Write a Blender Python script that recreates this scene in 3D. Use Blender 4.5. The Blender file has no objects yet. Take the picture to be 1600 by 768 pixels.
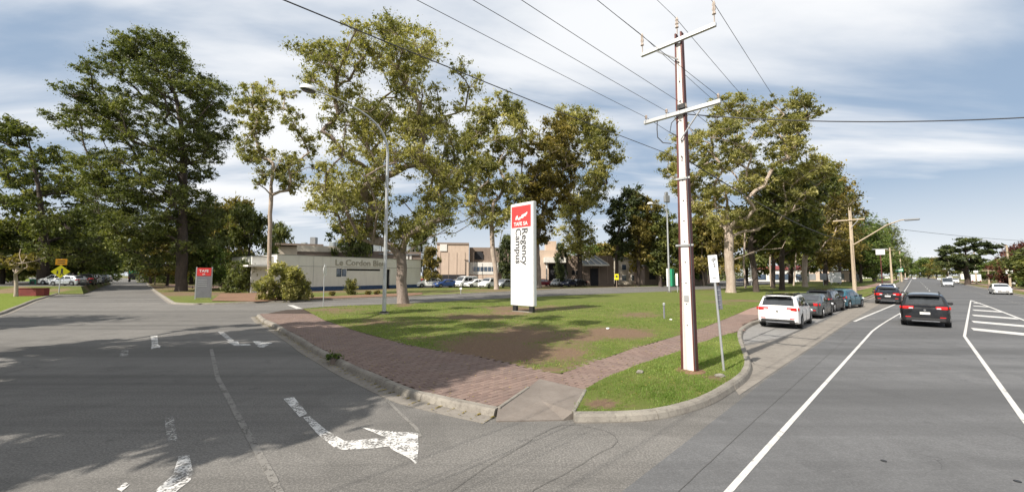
import bpy, bmesh, math, random
import numpy as np
from mathutils import Vector, Matrix, geometry
R = math.radians
random.seed(7)
RNG = np.random.default_rng(11)
C = bpy.context.scene.collection
scene = bpy.context.scene

# ------------------------------------------------------------------ camera
F, H = 620.0, 2.6
PIT = math.atan(46 / 620)
cam_d = bpy.data.cameras.new('camera')
cam_d.sensor_width = 36.0
cam_d.lens = 36.0 * F / 1600.0
cam_d.clip_start = 0.1
cam_d.clip_end = 6000
cam = bpy.data.objects.new('camera', cam_d)
C.objects.link(cam)
cam.location = (0, 0, H)
cam.rotation_euler = (math.pi / 2 + PIT, 0, 0)
scene.camera = cam

# ------------------------------------------------------------------ sun and sky
SUN_AZ = (-0.735, -0.678)          # horizontal direction towards the sun
SUN_EL = R(43)
sd = bpy.data.lights.new('sun', 'SUN')
sd.energy = 5.0
sd.angle = R(0.5)
sd.color = (1.0, 0.93, 0.83)
sun = bpy.data.objects.new('sun', sd)
C.objects.link(sun)
sv = Vector((SUN_AZ[0] * math.cos(SUN_EL), SUN_AZ[1] * math.cos(SUN_EL), math.sin(SUN_EL)))
sun.rotation_euler = sv.to_track_quat('Z', 'Y').to_euler()
sun.location = (-40, -40, 60)

W = bpy.data.worlds.new('World')
scene.world = W
W.use_nodes = True
nt = W.node_tree
nt.nodes.clear()


def nd(t, kind, **kw):
    n = t.nodes.new(kind)
    for k, v in kw.items():
        if k.startswith('i_'):
            n.inputs[k[2:].replace('_', ' ')].default_value = v
        else:
            setattr(n, k, v)
    return n


def setup_world():
    out = nd(nt, 'ShaderNodeOutputWorld')
    bg = nd(nt, 'ShaderNodeBackground')
    bg.inputs['Strength'].default_value = 0.046
    sky = nd(nt, 'ShaderNodeTexSky', sky_type='NISHITA', sun_disc=False)
    sky.sun_elevation = SUN_EL
    sky.sun_rotation = math.atan2(SUN_AZ[0], SUN_AZ[1])
    sky.air_density = 1.0
    sky.dust_density = 1.2
    sky.ozone_density = 1.5
    tc = nd(nt, 'ShaderNodeTexCoord')
    sep = nd(nt, 'ShaderNodeSeparateXYZ')
    nt.links.new(tc.outputs['Generated'], sep.inputs[0])

    def m(op, a, b=None, clamp=False):
        n = nd(nt, 'ShaderNodeMath', operation=op, use_clamp=clamp)
        for i, v in enumerate((a, b)):
            if v is None:
                continue
            if isinstance(v, (int, float)):
                n.inputs[i].default_value = v
            else:
                nt.links.new(v, n.inputs[i])
        return n.outputs[0]
    z = m('MAXIMUM', sep.outputs['Z'], 0.0)
    zz = m('ADD', z, 0.16)
    u = m('DIVIDE', sep.outputs['X'], zz)
    v = m('DIVIDE', sep.outputs['Y'], zz)
    cmb = nd(nt, 'ShaderNodeCombineXYZ')
    nt.links.new(u, cmb.inputs[0]); nt.links.new(v, cmb.inputs[1])
    mp = nd(nt, 'ShaderNodeMapping')
    mp.inputs['Rotation'].default_value = (0, 0, R(14))
    mp.inputs['Scale'].default_value = (0.42, 1.2, 1)
    mp.inputs['Location'].default_value = (CLOUD_OFF[0], CLOUD_OFF[1], 0)
    nt.links.new(cmb.outputs[0], mp.inputs[0])
    n1 = nd(nt, 'ShaderNodeTexNoise')
    n1.inputs['Scale'].default_value = 1.25; n1.inputs['Detail'].default_value = 9; n1.inputs['Roughness'].default_value = 0.52
    n1.inputs['Distortion'].default_value = 0.35
    nt.links.new(mp.outputs[0], n1.inputs['Vector'])
    n2 = nd(nt, 'ShaderNodeTexNoise')
    n2.inputs['Scale'].default_value = 0.33; n2.inputs['Detail'].default_value = 3
    nt.links.new(mp.outputs[0], n2.inputs['Vector'])
    f = m('ADD', m('MULTIPLY', n1.outputs['Fac'], 1.05), m('ADD', m('MULTIPLY', n2.outputs['Fac'], 0.75), -0.37))
    # thin high cloud, thickest ahead and to the west, cut back in the unseen sky behind to deepen shade
    f = m('ADD', f, m('MULTIPLY', m('MULTIPLY', m('MULTIPLY', z, z), m('SUBTRACT', 1.0, z)), 1.9))
    f = m('ADD', f, m('MULTIPLY', sep.outputs['Y'], 0.04))
    f = m('ADD', f, m('MULTIPLY', sep.outputs['X'], -0.06))
    rp = nd(nt, 'ShaderNodeMapRange', interpolation_type='SMOOTHSTEP')
    rp.inputs['From Min'].default_value = 0.52; rp.inputs['From Max'].default_value = 0.80
    rp.inputs['To Min'].default_value = 0.06; rp.inputs['To Max'].default_value = 1.0
    nt.links.new(f, rp.inputs['Value'])
    # low pale band at the horizon (distant cloud seen edge on)
    hz = nd(nt, 'ShaderNodeMapRange', interpolation_type='SMOOTHSTEP')
    hz.inputs['From Min'].default_value = 0.0; hz.inputs['From Max'].default_value = 0.24
    hz.inputs['To Min'].default_value = 0.7; hz.inputs['To Max'].default_value = 0.0
    nt.links.new(z, hz.inputs['Value'])
    fac = m('MAXIMUM', rp.outputs[0], hz.outputs[0])
    shade = nd(nt, 'ShaderNodeMapRange')
    shade.inputs['From Min'].default_value = 0.3; shade.inputs['From Max'].default_value = 0.7
    nt.links.new(n2.outputs['Fac'], shade.inputs['Value'])
    cc = nd(nt, 'ShaderNodeMix', data_type='RGBA')
    cc.inputs[6].default_value = (12.6, 13.0, 13.6, 1)
    cc.inputs[7].default_value = (16.0, 15.9, 15.8, 1)
    nt.links.new(shade.outputs[0], cc.inputs[0])
    base = nd(nt, 'ShaderNodeMix', data_type='RGBA')
    base.inputs[0].default_value = 0.6
    base.inputs[7].default_value = (6.0, 8.3, 11.4, 1)
    mul = nd(nt, 'ShaderNodeMix', data_type='RGBA', blend_type='MULTIPLY')
    mul.inputs[0].default_value = 1.0
    mul.inputs[7].default_value = SKY_MUL
    nt.links.new(sky.outputs[0], mul.inputs[6])
    nt.links.new(mul.outputs[2], base.inputs[6])
    mx = nd(nt, 'ShaderNodeMix', data_type='RGBA')
    nt.links.new(fac, mx.inputs[0]); nt.links.new(base.outputs[2], mx.inputs[6]); nt.links.new(cc.outputs[2], mx.inputs[7])
    nt.links.new(mx.outputs[2], bg.inputs[0])
    nt.links.new(bg.outputs[0], out.inputs[0])


CLOUD_OFF = (0.0, 0.0)
SKY_MUL = (1.0, 1.0, 1.0, 1)
setup_world()
scene.view_settings.view_transform = 'Standard'
scene.view_settings.look = 'None'
scene.view_settings.gamma = 1.0
scene.view_settings.exposure = 0.62

# ------------------------------------------------------------------ coordinates
cP, sP = math.cos(PIT), math.sin(PIT)
RT = math.sqrt(0.5)


def G(px, py, z=0.0):
    """point of the plane at height z that a photo pixel (1600 px wide) shows"""
    a, b = px - 800, 384 - py
    d = (a, F * cP - b * sP, F * sP + b * cP)
    t = (z - H) / d[2]
    return (d[0] * t, d[1] * t)


def A(px, py, Y):
    a, b = px - 800, 384 - py
    d = (a, F * cP - b * sP, F * sP + b * cP)
    t = Y / d[1]
    return (d[0] * t, Y, H + d[2] * t)


def MN(m, n):
    """m metres along the main road, n metres to its right"""
    x, y = (m + n) * RT, (m - n) * RT
    k = 1 / (1 - .00186 * min(max(y, 0), 125))     # the road widens and lengthens a little with distance
    return (x * k, y * k)


# ------------------------------------------------------------------ materials
def new_mat(name):
    m = bpy.data.materials.new(name)
    m.use_nodes = True
    t = m.node_tree
    b = t.nodes['Principled BSDF']
    return m, t, b


def noise(t, vec, scale, detail=4, rough=0.55, dist=0.0):
    n = nd(t, 'ShaderNodeTexNoise')
    n.inputs['Scale'].default_value = scale
    n.inputs['Detail'].default_value = detail
    n.inputs['Roughness'].default_value = rough
    n.inputs['Distortion'].default_value = dist
    if vec is not None:
        t.links.new(vec, n.inputs['Vector'])
    return n.outputs['Fac']


def rng(t, v, a, b, c=0.0, d=1.0, smooth=False):
    n = nd(t, 'ShaderNodeMapRange')
    if smooth:
        n.interpolation_type = 'SMOOTHSTEP'
    for k, x in zip(('From Min', 'From Max', 'To Min', 'To Max'), (a, b, c, d)):
        n.inputs[k].default_value = x
    t.links.new(v, n.inputs['Value'])
    return n.outputs[0]


def mixc(t, fac, c1, c2, mode='MIX'):
    n = nd(t, 'ShaderNodeMix', data_type='RGBA', blend_type=mode)
    for i, c in ((0, fac), (6, c1), (7, c2)):
        if isinstance(c, (int, float)):
            n.inputs[i].default_value = c
        elif isinstance(c, tuple):
            n.inputs[i].default_value = c if len(c) == 4 else (*c, 1)
        else:
            t.links.new(c, n.inputs[i])
    return n.outputs[2]


def mth(t, op, a, b=None, clamp=False):
    n = nd(t, 'ShaderNodeMath', operation=op, use_clamp=clamp)
    for i, v in enumerate((a, b)):
        if v is None:
            continue
        if isinstance(v, (int, float)):
            n.inputs[i].default_value = v
        else:
            t.links.new(v, n.inputs[i])
    return n.outputs[0]


def bump(t, b, h, strength=0.3, dist=0.01):
    n = nd(t, 'ShaderNodeBump')
    n.inputs['Strength'].default_value = strength
    n.inputs['Distance'].default_value = dist
    t.links.new(h, n.inputs['Height'])
    t.links.new(n.outputs[0], b.inputs['Normal'])


def wpos(t):
    return nd(t, 'ShaderNodeNewGeometry').outputs['Position']


def opos(t):
    return nd(t, 'ShaderNodeTexCoord').outputs['Object']


def simple(name, col, rough=0.6, metal=0.0, var=0.12, scale=6.0, bmp=0.0, spec=0.5, coat=0.0, obj=True):
    m, t, b = new_mat(name)
    v = opos(t) if obj else wpos(t)
    f = noise(t, v, scale, 5)
    c2 = tuple(max(0, x * (1 - 2 * var)) for x in col)
    c1 = tuple(min(1, x * (1 + var)) for x in col)
    t.links.new(mixc(t, rng(t, f, 0.3, 0.7), c2, c1), b.inputs['Base Color'])
    b.inputs['Roughness'].default_value = rough
    b.inputs['Metallic'].default_value = metal
    b.inputs['Specular IOR Level'].default_value = spec
    b.inputs['Coat Weight'].default_value = coat
    if bmp:
        bump(t, b, noise(t, v, scale * 5, 5), bmp, 0.01)
    return m


def paint(name, col, flake=0.0):
    m, t, b = new_mat(name)
    v = opos(t)
    f = noise(t, v, 2.0, 4)
    dirt = rng(t, noise(t, v, 9.0, 6), 0.55, 0.78, 0.0, 0.08)
    c = mixc(t, rng(t, f, 0.3, 0.7), tuple(x * 0.9 for x in col), col)
    t.links.new(mixc(t, dirt, c, (0.22, 0.19, 0.16)), b.inputs['Base Color'])
    b.inputs['Metallic'].default_value = flake
    t.links.new(rng(t, noise(t, v, 5.0, 4), 0.3, 0.7, 0.22, 0.4), b.inputs['Roughness'])
    b.inputs['Coat Weight'].default_value = 0.35
    b.inputs['Specular IOR Level'].default_value = 0.35
    b.inputs['Coat Roughness'].default_value = 0.06
    return m


def asphalt(name, base, light, crack=True, speck=0.35, tyre=True):
    m, t, b = new_mat(name)
    p = wpos(t)
    big = noise(t, p, 0.16, 5, 0.6)
    mid = noise(t, p, 1.3, 5, 0.6)
    fine = noise(t, p, 34.0, 4, 0.8)
    mid2 = noise(t, p, 9.0, 4, 0.7)
    vor = nd(t, 'ShaderNodeTexVoronoi'); vor.inputs['Scale'].default_value = 70.0
    t.links.new(p, vor.inputs['Vector'])
    c = mixc(t, rng(t, big, 0.35, 0.65), base, light)
    c = mixc(t, rng(t, mid, 0.35, 0.7, 0, 0.6), c, tuple(x * 0.72 for x in base))
    c = mixc(t, rng(t, mid2, 0.38, 0.66, 0, 0.28), c, tuple(x * 0.6 for x in base))
    c = mixc(t, rng(t, fine, 0.46, 0.7, 0, speck), c, tuple(min(1, x * 2.6) for x in light))
    c = mixc(t, rng(t, vor.outputs['Distance'], 0.0, 0.25, 0.45, 0.0), c, tuple(x * 0.45 for x in base))
    if tyre:
        # polished wheel paths running along the main road
        mp = nd(t, 'ShaderNodeMapping'); mp.inputs['Rotation'].default_value = (0, 0, R(-45)); mp.inputs['Scale'].default_value = (0.012, 0.55, 1)
        t.links.new(p, mp.inputs[0])
        st = noise(t, mp.outputs[0], 1.0, 4, 0.6)
        c = mixc(t, rng(t, st, 0.44, 0.6, 0, 0.6), c, tuple(x * 0.6 for x in base))
        pt = noise(t, p, 0.45, 3, 0.5, 1.5)
        c = mixc(t, rng(t, pt, 0.56, 0.60, 0, 0.16), c, tuple(x * 0.5 for x in base))
        oil = noise(t, p, 2.1, 3, 0.6)
        c = mixc(t, rng(t, oil, 0.66, 0.78, 0, 0.5), c, tuple(x * 0.35 for x in base))
    if crack:
        v2 = nd(t, 'ShaderNodeTexVoronoi', feature='DISTANCE_TO_EDGE'); v2.inputs['Scale'].default_value = 0.24
        dn = nd(t, 'ShaderNodeTexNoise'); dn.inputs['Scale'].default_value = 0.8; dn.inputs['Detail'].default_value = 6
        t.links.new(p, dn.inputs['Vector'])
        va = nd(t, 'ShaderNodeVectorMath', operation='ADD')
        vs = nd(t, 'ShaderNodeVectorMath', operation='SCALE'); vs.inputs['Scale'].default_value = 2.2
        t.links.new(dn.outputs['Color'], vs.inputs[0]); t.links.new(p, va.inputs[0]); t.links.new(vs.outputs[0], va.inputs[1])
        t.links.new(va.outputs[0], v2.inputs['Vector'])
        gate = rng(t, noise(t, p, 0.3, 3), 0.50, 0.62)
        ck = mth(t, 'MULTIPLY', rng(t, v2.outputs['Distance'], 0.0, 0.0035, 1.0, 0.0), gate)
        c = mixc(t, mth(t, 'MULTIPLY', ck, 0.75), c, tuple(x * 0.3 for x in base))
    t.links.new(c, b.inputs['Base Color'])
    b.inputs['Roughness'].default_value = 0.85
    b.inputs['Specular IOR Level'].default_value = 0.35
    bump(t, b, mth(t, 'ADD', fine, mth(t, 'MULTIPLY', vor.outputs['Distance'], 0.7)), 0.55, 0.006)
    return m


def ground_mat(name, green, green2, dirt, use_attr=True):
    m, t, b = new_mat(name)
    p = wpos(t)
    f1 = noise(t, p, 1.1, 6, 0.65)
    f2 = noise(t, p, 9.0, 5, 0.7)
    f3 = noise(t, p, 45.0, 3, 0.7)
    g = mixc(t, rng(t, f1, 0.35, 0.68), green, green2)
    g = mixc(t, rng(t, f3, 0.4, 0.7, 0, 0.6), g, tuple(x * 0.45 for x in green))
    d = mixc(t, rng(t, f2, 0.3, 0.7), dirt, tuple(x * 0.62 for x in dirt))
    d = mixc(t, rng(t, f3, 0.55, 0.72, 0, 0.5), d, tuple(min(1, x * 1.8) for x in dirt))
    if use_attr:
        at = nd(t, 'ShaderNodeAttribute', attribute_name='dirt')
        k = mth(t, 'ADD', at.outputs['Fac'], mth(t, 'MULTIPLY', mth(t, 'SUBTRACT', f2, 0.5), 1.5))
        k = mth(t, 'ADD', k, mth(t, 'MULTIPLY', mth(t, 'SUBTRACT', f3, 0.5), 0.8))
        k = mth(t, 'ADD', k, mth(t, 'MULTIPLY', mth(t, 'SUBTRACT', f1, 0.5), 0.7))
    else:
        k = mth(t, 'ADD', rng(t, noise(t, p, 0.12, 5), 0.35, 0.7), mth(t, 'MULTIPLY', mth(t, 'SUBTRACT', f2, 0.5), 0.8))
    t.links.new(mixc(t, rng(t, k, 0.38, 0.66), g, d), b.inputs['Base Color'])
    b.inputs['Roughness'].default_value = 0.95
    b.inputs['Specular IOR Level'].default_value = 0.15
    bump(t, b, mth(t, 'ADD', f3, f2), 0.9, 0.03)
    return m


def leaf_mat(name, dark, mid, bright, transl=0.22):
    m, t, b = new_mat(name)
    at = nd(t, 'ShaderNodeAttribute', attribute_name='tint')
    oi = nd(t, 'ShaderNodeObjectInfo')
    cr = nd(t, 'ShaderNodeValToRGB')
    e = cr.color_ramp.elements
    e[0].position = 0.0; e[0].color = (*dark, 1)
    e[1].position = 1.0; e[1].color = (*bright, 1)
    x = e.new(0.55); x.color = (*mid, 1)
    t.links.new(at.outputs['Fac'], cr.inputs[0])
    c = cr.outputs[0]
    t.links.new(c, b.inputs['Base Color'])
    b.inputs['Roughness'].default_value = 0.55
    b.inputs['Specular IOR Level'].default_value = 0.35
    tr = nd(t, 'ShaderNodeBsdfTranslucent')
    t.links.new(mixc(t, 1.0, c, (1.25, 1.3, 0.6), 'MULTIPLY'), tr.inputs[0])
    ms = nd(t, 'ShaderNodeMixShader'); ms.inputs[0].default_value = transl
    out = t.nodes['Material Output']
    t.links.new(b.outputs[0], ms.inputs[1]); t.links.new(tr.outputs[0], ms.inputs[2]); t.links.new(ms.outputs[0], out.inputs[0])
    return m


def bark_mat(name, c1, c2, c3):
    m, t, b = new_mat(name)
    p = opos(t)
    mp = nd(t, 'ShaderNodeMapping'); mp.inputs['Scale'].default_value = (1, 1, 0.22)
    t.links.new(p, mp.inputs[0])
    f1 = noise(t, mp.outputs[0], 3.5, 6, 0.65, 0.6)
    f2 = noise(t, mp.outputs[0], 14.0, 5, 0.7)
    f3 = noise(t, p, 1.0, 3)
    c = mixc(t, rng(t, f1, 0.4, 0.6), c1, c2)
    c = mixc(t, rng(t, f2, 0.5, 0.7, 0, 0.7), c, c3)
    c = mixc(t, rng(t, f3, 0.5, 0.7, 0, 0.35), c, c3)
    t.links.new(c, b.inputs['Base Color'])
    b.inputs['Roughness'].default_value = 0.9
    bump(t, b, mth(t, 'ADD', f1, f2), 0.8, 0.04)
    return m


def worn_paint(name, col, wear=0.5, rough=0.7):
    """road paint with chips through which the road shows"""
    m, t, b = new_mat(name)
    p = wpos(t)
    f = mth(t, 'ADD', mth(t, 'MULTIPLY', noise(t, p, 26.0, 4, 0.7), 0.6), mth(t, 'MULTIPLY', noise(t, p, 3.2, 4, 0.6), 0.55))
    k = rng(t, f, wear - 0.05, wear + 0.05)
    c = mixc(t, rng(t, noise(t, p, 8, 5), 0.3, 0.7), tuple(x * 0.78 for x in col), col)
    t.links.new(c, b.inputs['Base Color'])
    b.inputs['Roughness'].default_value = rough
    tr = nd(t, 'ShaderNodeBsdfTransparent')
    ms = nd(t, 'ShaderNodeMixShader')
    t.links.new(k, ms.inputs[0]); t.links.new(tr.outputs[0], ms.inputs[1]); t.links.new(b.outputs[0], ms.inputs[2])
    t.links.new(ms.outputs[0], t.nodes['Material Output'].inputs[0])
    return m


def glass_mat(name, col=(0.012, 0.014, 0.016), rough=0.06):
    m, t, b = new_mat(name)
    v = opos(t)
    t.links.new(mixc(t, rng(t, noise(t, v, 3.0, 3), 0.35, 0.65), col, tuple(x * 2.2 for x in col)), b.inputs['Base Color'])
    b.inputs['Roughness'].default_value = rough
    b.inputs['Specular IOR Level'].default_value = 0.8
    b.inputs['Coat Weight'].default_value = 0.6
    b.inputs['Coat Roughness'].default_value = 0.03
    return m


def concrete_mat(name, c1, c2, stain, scale=2.0, bmp=0.35):
    m, t, b = new_mat(name)
    p = wpos(t)
    f1 = noise(t, p, scale, 6, 0.65)
    f2 = noise(t, p, scale * 6, 5, 0.7)
    f3 = noise(t, p, 60.0, 3, 0.7)
    c = mixc(t, rng(t, f1, 0.35, 0.65), c1, c2)
    c = mixc(t, rng(t, f2, 0.5, 0.72, 0, 0.65), c, stain)
    c = mixc(t, rng(t, f3, 0.5, 0.75, 0, 0.3), c, tuple(x * 0.5 for x in stain))
    t.links.new(c, b.inputs['Base Color'])
    b.inputs['Roughness'].default_value = 0.9
    b.inputs['Specular IOR Level'].default_value = 0.25
    bump(t, b, mth(t, 'ADD', f2, f3), bmp, 0.01)
    return m


def cladding_mat(name, c1, c2, stain, streak=0.5):
    """painted or rendered wall with rain streaks"""
    m, t, b = new_mat(name)
    p = wpos(t)
    mp = nd(t, 'ShaderNodeMapping'); mp.inputs['Scale'].default_value = (1.2, 1.2, 0.12)
    t.links.new(p, mp.inputs[0])
    f1 = noise(t, mp.outputs[0], 1.6, 6, 0.6)
    f2 = noise(t, p, 0.5, 5, 0.6)
    c = mixc(t, rng(t, f2, 0.3, 0.7), c1, c2)
    c = mixc(t, rng(t, f1, 0.5, 0.75, 0, streak), c, stain)
    t.links.new(c, b.inputs['Base Color'])
    b.inputs['Roughness'].default_value = 0.8
    bump(t, b, noise(t, p, 30, 4), 0.2, 0.01)
    return m


M = {}
M['asphalt_old'] = asphalt('old_asphalt', (0.116, 0.111, 0.104), (0.162, 0.154, 0.143), True, 0.5)
M['asphalt_new'] = asphalt('newer_asphalt', (0.106, 0.107, 0.110), (0.136, 0.137, 0.140), True, 0.22)
M['concrete'] = concrete_mat('kerb_concrete', (0.27, 0.25, 0.215), (0.19, 0.172, 0.15), (0.085, 0.075, 0.063), 1.6)
M['gutter'] = concrete_mat('gutter_concrete', (0.235, 0.215, 0.188), (0.185, 0.168, 0.148), (0.11, 0.097, 0.083), 1.2)
M['bay'] = concrete_mat('bay_seal', (0.235, 0.23, 0.222), (0.19, 0.185, 0.178), (0.14, 0.13, 0.12), 0.5)
M['ramp'] = concrete_mat('ramp_concrete', (0.2, 0.175, 0.155), (0.15, 0.13, 0.114), (0.15, 0.125, 0.105), 1.5)
M['bed'] = concrete_mat('paver_bed', (0.07, 0.05, 0.04), (0.05, 0.037, 0.03), (0.03, 0.022, 0.018), 2.0)
M['lawn'] = ground_mat('lawn', (0.105, 0.14, 0.03), (0.165, 0.175, 0.05), (0.20, 0.135, 0.09))
M['far_ground'] = ground_mat('verge_ground', (0.10, 0.13, 0.028), (0.13, 0.14, 0.04), (0.22, 0.16, 0.10), False)
M['green_verge'] = ground_mat('green_verge', (0.13, 0.175, 0.025), (0.17, 0.21, 0.035), (0.2, 0.17, 0.08))
M['soil'] = concrete_mat('bare_soil', (0.23, 0.135, 0.085), (0.17, 0.10, 0.065), (0.10, 0.065, 0.045), 1.5, 0.8)
M['path_far'] = concrete_mat('path_seal', (0.30, 0.205, 0.165), (0.25, 0.17, 0.14), (0.17, 0.12, 0.1), 1.0)


def paver_mat():
    m, t, b = new_mat('paver')
    at = nd(t, 'ShaderNodeAttribute', attribute_name='tint')
    oi = nd(t, 'ShaderNodeObjectInfo')
    k = mth(t, 'FRACT', mth(t, 'ADD', at.outputs['Fac'], oi.outputs['Random']))
    p = wpos(t)
    c = mixc(t, k, (0.140, 0.094, 0.079), (0.195, 0.138, 0.114))
    c = mixc(t, rng(t, noise(t, p, 0.9, 5), 0.4, 0.7, 0, 0.5), c, (0.15, 0.115, 0.1))
    c = mixc(t, rng(t, noise(t, p, 30, 4), 0.5, 0.75, 0, 0.4), c, (0.16, 0.11, 0.09))
    t.links.new(c, b.inputs['Base Color'])
    b.inputs['Roughness'].default_value = 0.92
    bump(t, b, noise(t, p, 60, 4), 0.5, 0.006)
    return m


M['paver'] = paver_mat()
M['mark'] = worn_paint('road_marking', (0.62, 0.61, 0.59), 0.55)
M['mark_good'] = worn_paint('lane_line_paint', (0.56, 0.55, 0.53), 0.455)
M['mark_ghost'] = worn_paint('ghost_marking', (0.20, 0.19, 0.175), 0.5)
M['mark_faint'] = worn_paint('faded_marking', (0.42, 0.41, 0.39), 0.61)
M['crackseal'] = simple('crack', (0.075, 0.072, 0.067), 0.9, obj=False)
M['leaf_gum'] = leaf_mat('gum_leaves', (0.12, 0.13, 0.042), (0.33, 0.31, 0.105), (0.62, 0.55, 0.24), 0.42)
M['leaf_gum_pale'] = leaf_mat('pale_gum_leaves', (0.09, 0.10, 0.035), (0.23, 0.22, 0.08), (0.42, 0.37, 0.15), 0.35)
M['leaf_dark'] = leaf_mat('dark_leaves', (0.055, 0.07, 0.022), (0.14, 0.16, 0.042), (0.30, 0.29, 0.08), 0.32)
M['leaf_pine'] = leaf_mat('pine_needles', (0.025, 0.035, 0.015), (0.06, 0.08, 0.025), (0.14, 0.15, 0.04), 0.2)
M['leaf_olive'] = leaf_mat('olive_leaves', (0.08, 0.075, 0.02), (0.21, 0.17, 0.042), (0.42, 0.32, 0.09), 0.36)
M['leaf_green'] = leaf_mat('green_leaves', (0.045, 0.075, 0.018), (0.12, 0.17, 0.035), (0.27, 0.31, 0.08), 0.33)
M['leaf_red'] = leaf_mat('red_leaves', (0.04, 0.012, 0.010), (0.11, 0.035, 0.025), (0.17, 0.075, 0.035), 0.2)
M['flower'] = leaf_mat('pink_flowers', (0.2, 0.02, 0.12), (0.45, 0.05, 0.28), (0.6, 0.1, 0.4), 0.2)
M['grass_blade'] = leaf_mat('grass_blades', (0.10, 0.16, 0.03), (0.19, 0.275, 0.06), (0.38, 0.41, 0.15), 0.5)
M['bark_pale'] = bark_mat('pale_bark', (0.42, 0.35, 0.29), (0.33, 0.26, 0.21), (0.19, 0.14, 0.11))
M['bark_grey'] = bark_mat('grey_bark', (0.27, 0.22, 0.19), (0.20, 0.155, 0.13), (0.10, 0.075, 0.06))
M['bark_dark'] = bark_mat('dark_bark', (0.075, 0.055, 0.045), (0.05, 0.037, 0.03), (0.025, 0.02, 0.016))
M['steel_galv'] = simple('galvanised_steel', (0.50, 0.51, 0.52), 0.42, 0.55, 0.08, 4.0)
M['stobie_white'] = cladding_mat('pole_concrete', (0.68, 0.65, 0.63), (0.58, 0.54, 0.52), (0.36, 0.28, 0.24), 0.6)
M['stobie_cream'] = cladding_mat('old_pole_concrete', (0.44, 0.36, 0.265), (0.37, 0.30, 0.215), (0.24, 0.185, 0.135), 0.5)
M['stobie_steel'] = simple('red_oxide_steel', (0.115, 0.032, 0.026), 0.6, 0.1, 0.2, 3.0, 0.15)
M['black'] = simple('black_plastic', (0.018, 0.018, 0.019), 0.5, 0, 0.1, 8)
M['rubber'] = simple('tyre_rubber', (0.02, 0.02, 0.02), 0.85, 0, 0.15, 12, 0.2)
M['rim'] = simple('alloy', (0.42, 0.43, 0.45), 0.3, 0.8, 0.05, 6)
M['glass'] = glass_mat('car_glass')
M['bglass'] = glass_mat('window_glass', (0.03, 0.045, 0.07), 0.05)
M['tail'] = simple('tail_lamp_red', (0.5, 0.01, 0.01), 0.25, 0, 0.1, 20, coat=1.0)
M['head'] = simple('head_lamp_glass', (0.7, 0.72, 0.74), 0.1, 0.2, 0.1, 20, coat=1.0)
M['plate'] = simple('number_plate', (0.75, 0.74, 0.70), 0.4, 0, 0.05, 10)
M['chrome'] = simple('chrome', (0.7, 0.7, 0.7), 0.15, 1.0, 0.05, 5)
M['white_panel'] = cladding_mat('sign_panel_white', (0.74, 0.74, 0.74), (0.66, 0.66, 0.67), (0.48, 0.47, 0.45), 0.45)
M['grey_panel'] = simple('sign_panel_grey', (0.20, 0.20, 0.225), 0.5, 0.1, 0.06, 2)
M['red_panel'] = simple('sign_panel_red', (0.66, 0.045, 0.045), 0.45, 0, 0.06, 3)
M['letter'] = simple('letter_dark_grey', (0.06, 0.06, 0.065), 0.5, 0, 0.05, 5)
M['letter_white'] = simple('letter_white', (0.82, 0.82, 0.82), 0.5, 0, 0.03, 5)
M['sign_white'] = simple('sign_white', (0.80, 0.80, 0.80), 0.4, 0, 0.04, 5)
M['sign_green'] = simple('sign_green', (0.02, 0.25, 0.13), 0.4, 0, 0.06, 5)
M['sign_yellow'] = simple('sign_yellow', (0.78, 0.70, 0.015), 0.4, 0, 0.05, 5)
M['sign_orange'] = simple('sign_orange', (0.80, 0.36, 0.02), 0.4, 0, 0.05, 5)
M['sign_blue'] = simple('sign_blue', (0.03, 0.10, 0.45), 0.4, 0, 0.05, 5)
M['wall_cream'] = cladding_mat('cream_render', (0.68, 0.665, 0.62), (0.62, 0.605, 0.565), (0.47, 0.45, 0.42), 0.4)
M['wall_white'] = cladding_mat('white_fascia', (0.72, 0.70, 0.66), (0.66, 0.64, 0.60), (0.5, 0.47, 0.43), 0.3)
M['band_blue'] = simple('blue_plinth', (0.025, 0.06, 0.14), 0.6, 0, 0.15, 2, obj=False)
M['gold'] = simple('gold_letters', (0.34, 0.32, 0.27), 0.45, 0.2, 0.1, 5)
M['beige'] = cladding_mat('beige_block', (0.56, 0.44, 0.35), (0.5, 0.39, 0.31), (0.29, 0.22, 0.175), 0.4)
M['beige_dark'] = cladding_mat('brown_block', (0.25, 0.19, 0.15), (0.21, 0.16, 0.13), (0.14, 0.105, 0.085), 0.4)
M['roof_pale'] = simple('pale_roof', (0.62, 0.55, 0.45), 0.6, 0.1, 0.08, 0.6, obj=False)
M['roof_grey'] = simple('grey_roof', (0.24, 0.25, 0.26), 0.5, 0.3, 0.1, 0.6, obj=False)
M['tank'] = simple('steel_tank', (0.42, 0.47, 0.50), 0.4, 0.5, 0.12, 0.8, obj=False)
M['dark_open'] = simple('dark_opening', (0.02, 0.02, 0.024), 0.8, 0, 0.1, 2)
M['brick_red'] = simple('red_render', (0.2, 0.035, 0.03), 0.7, 0, 0.15, 1.5)
M['wire'] = simple('cable_black', (0.06, 0.06, 0.066), 0.6, 0.2, 0.1, 5)
M['porcelain'] = simple('insulator_porcelain', (0.5, 0.42, 0.36), 0.3, 0, 0.1, 8)
M['wood'] = bark_mat('weathered_wood', (0.30, 0.24, 0.18), (0.24, 0.18, 0.13), (0.14, 0.11, 0.08))


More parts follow.
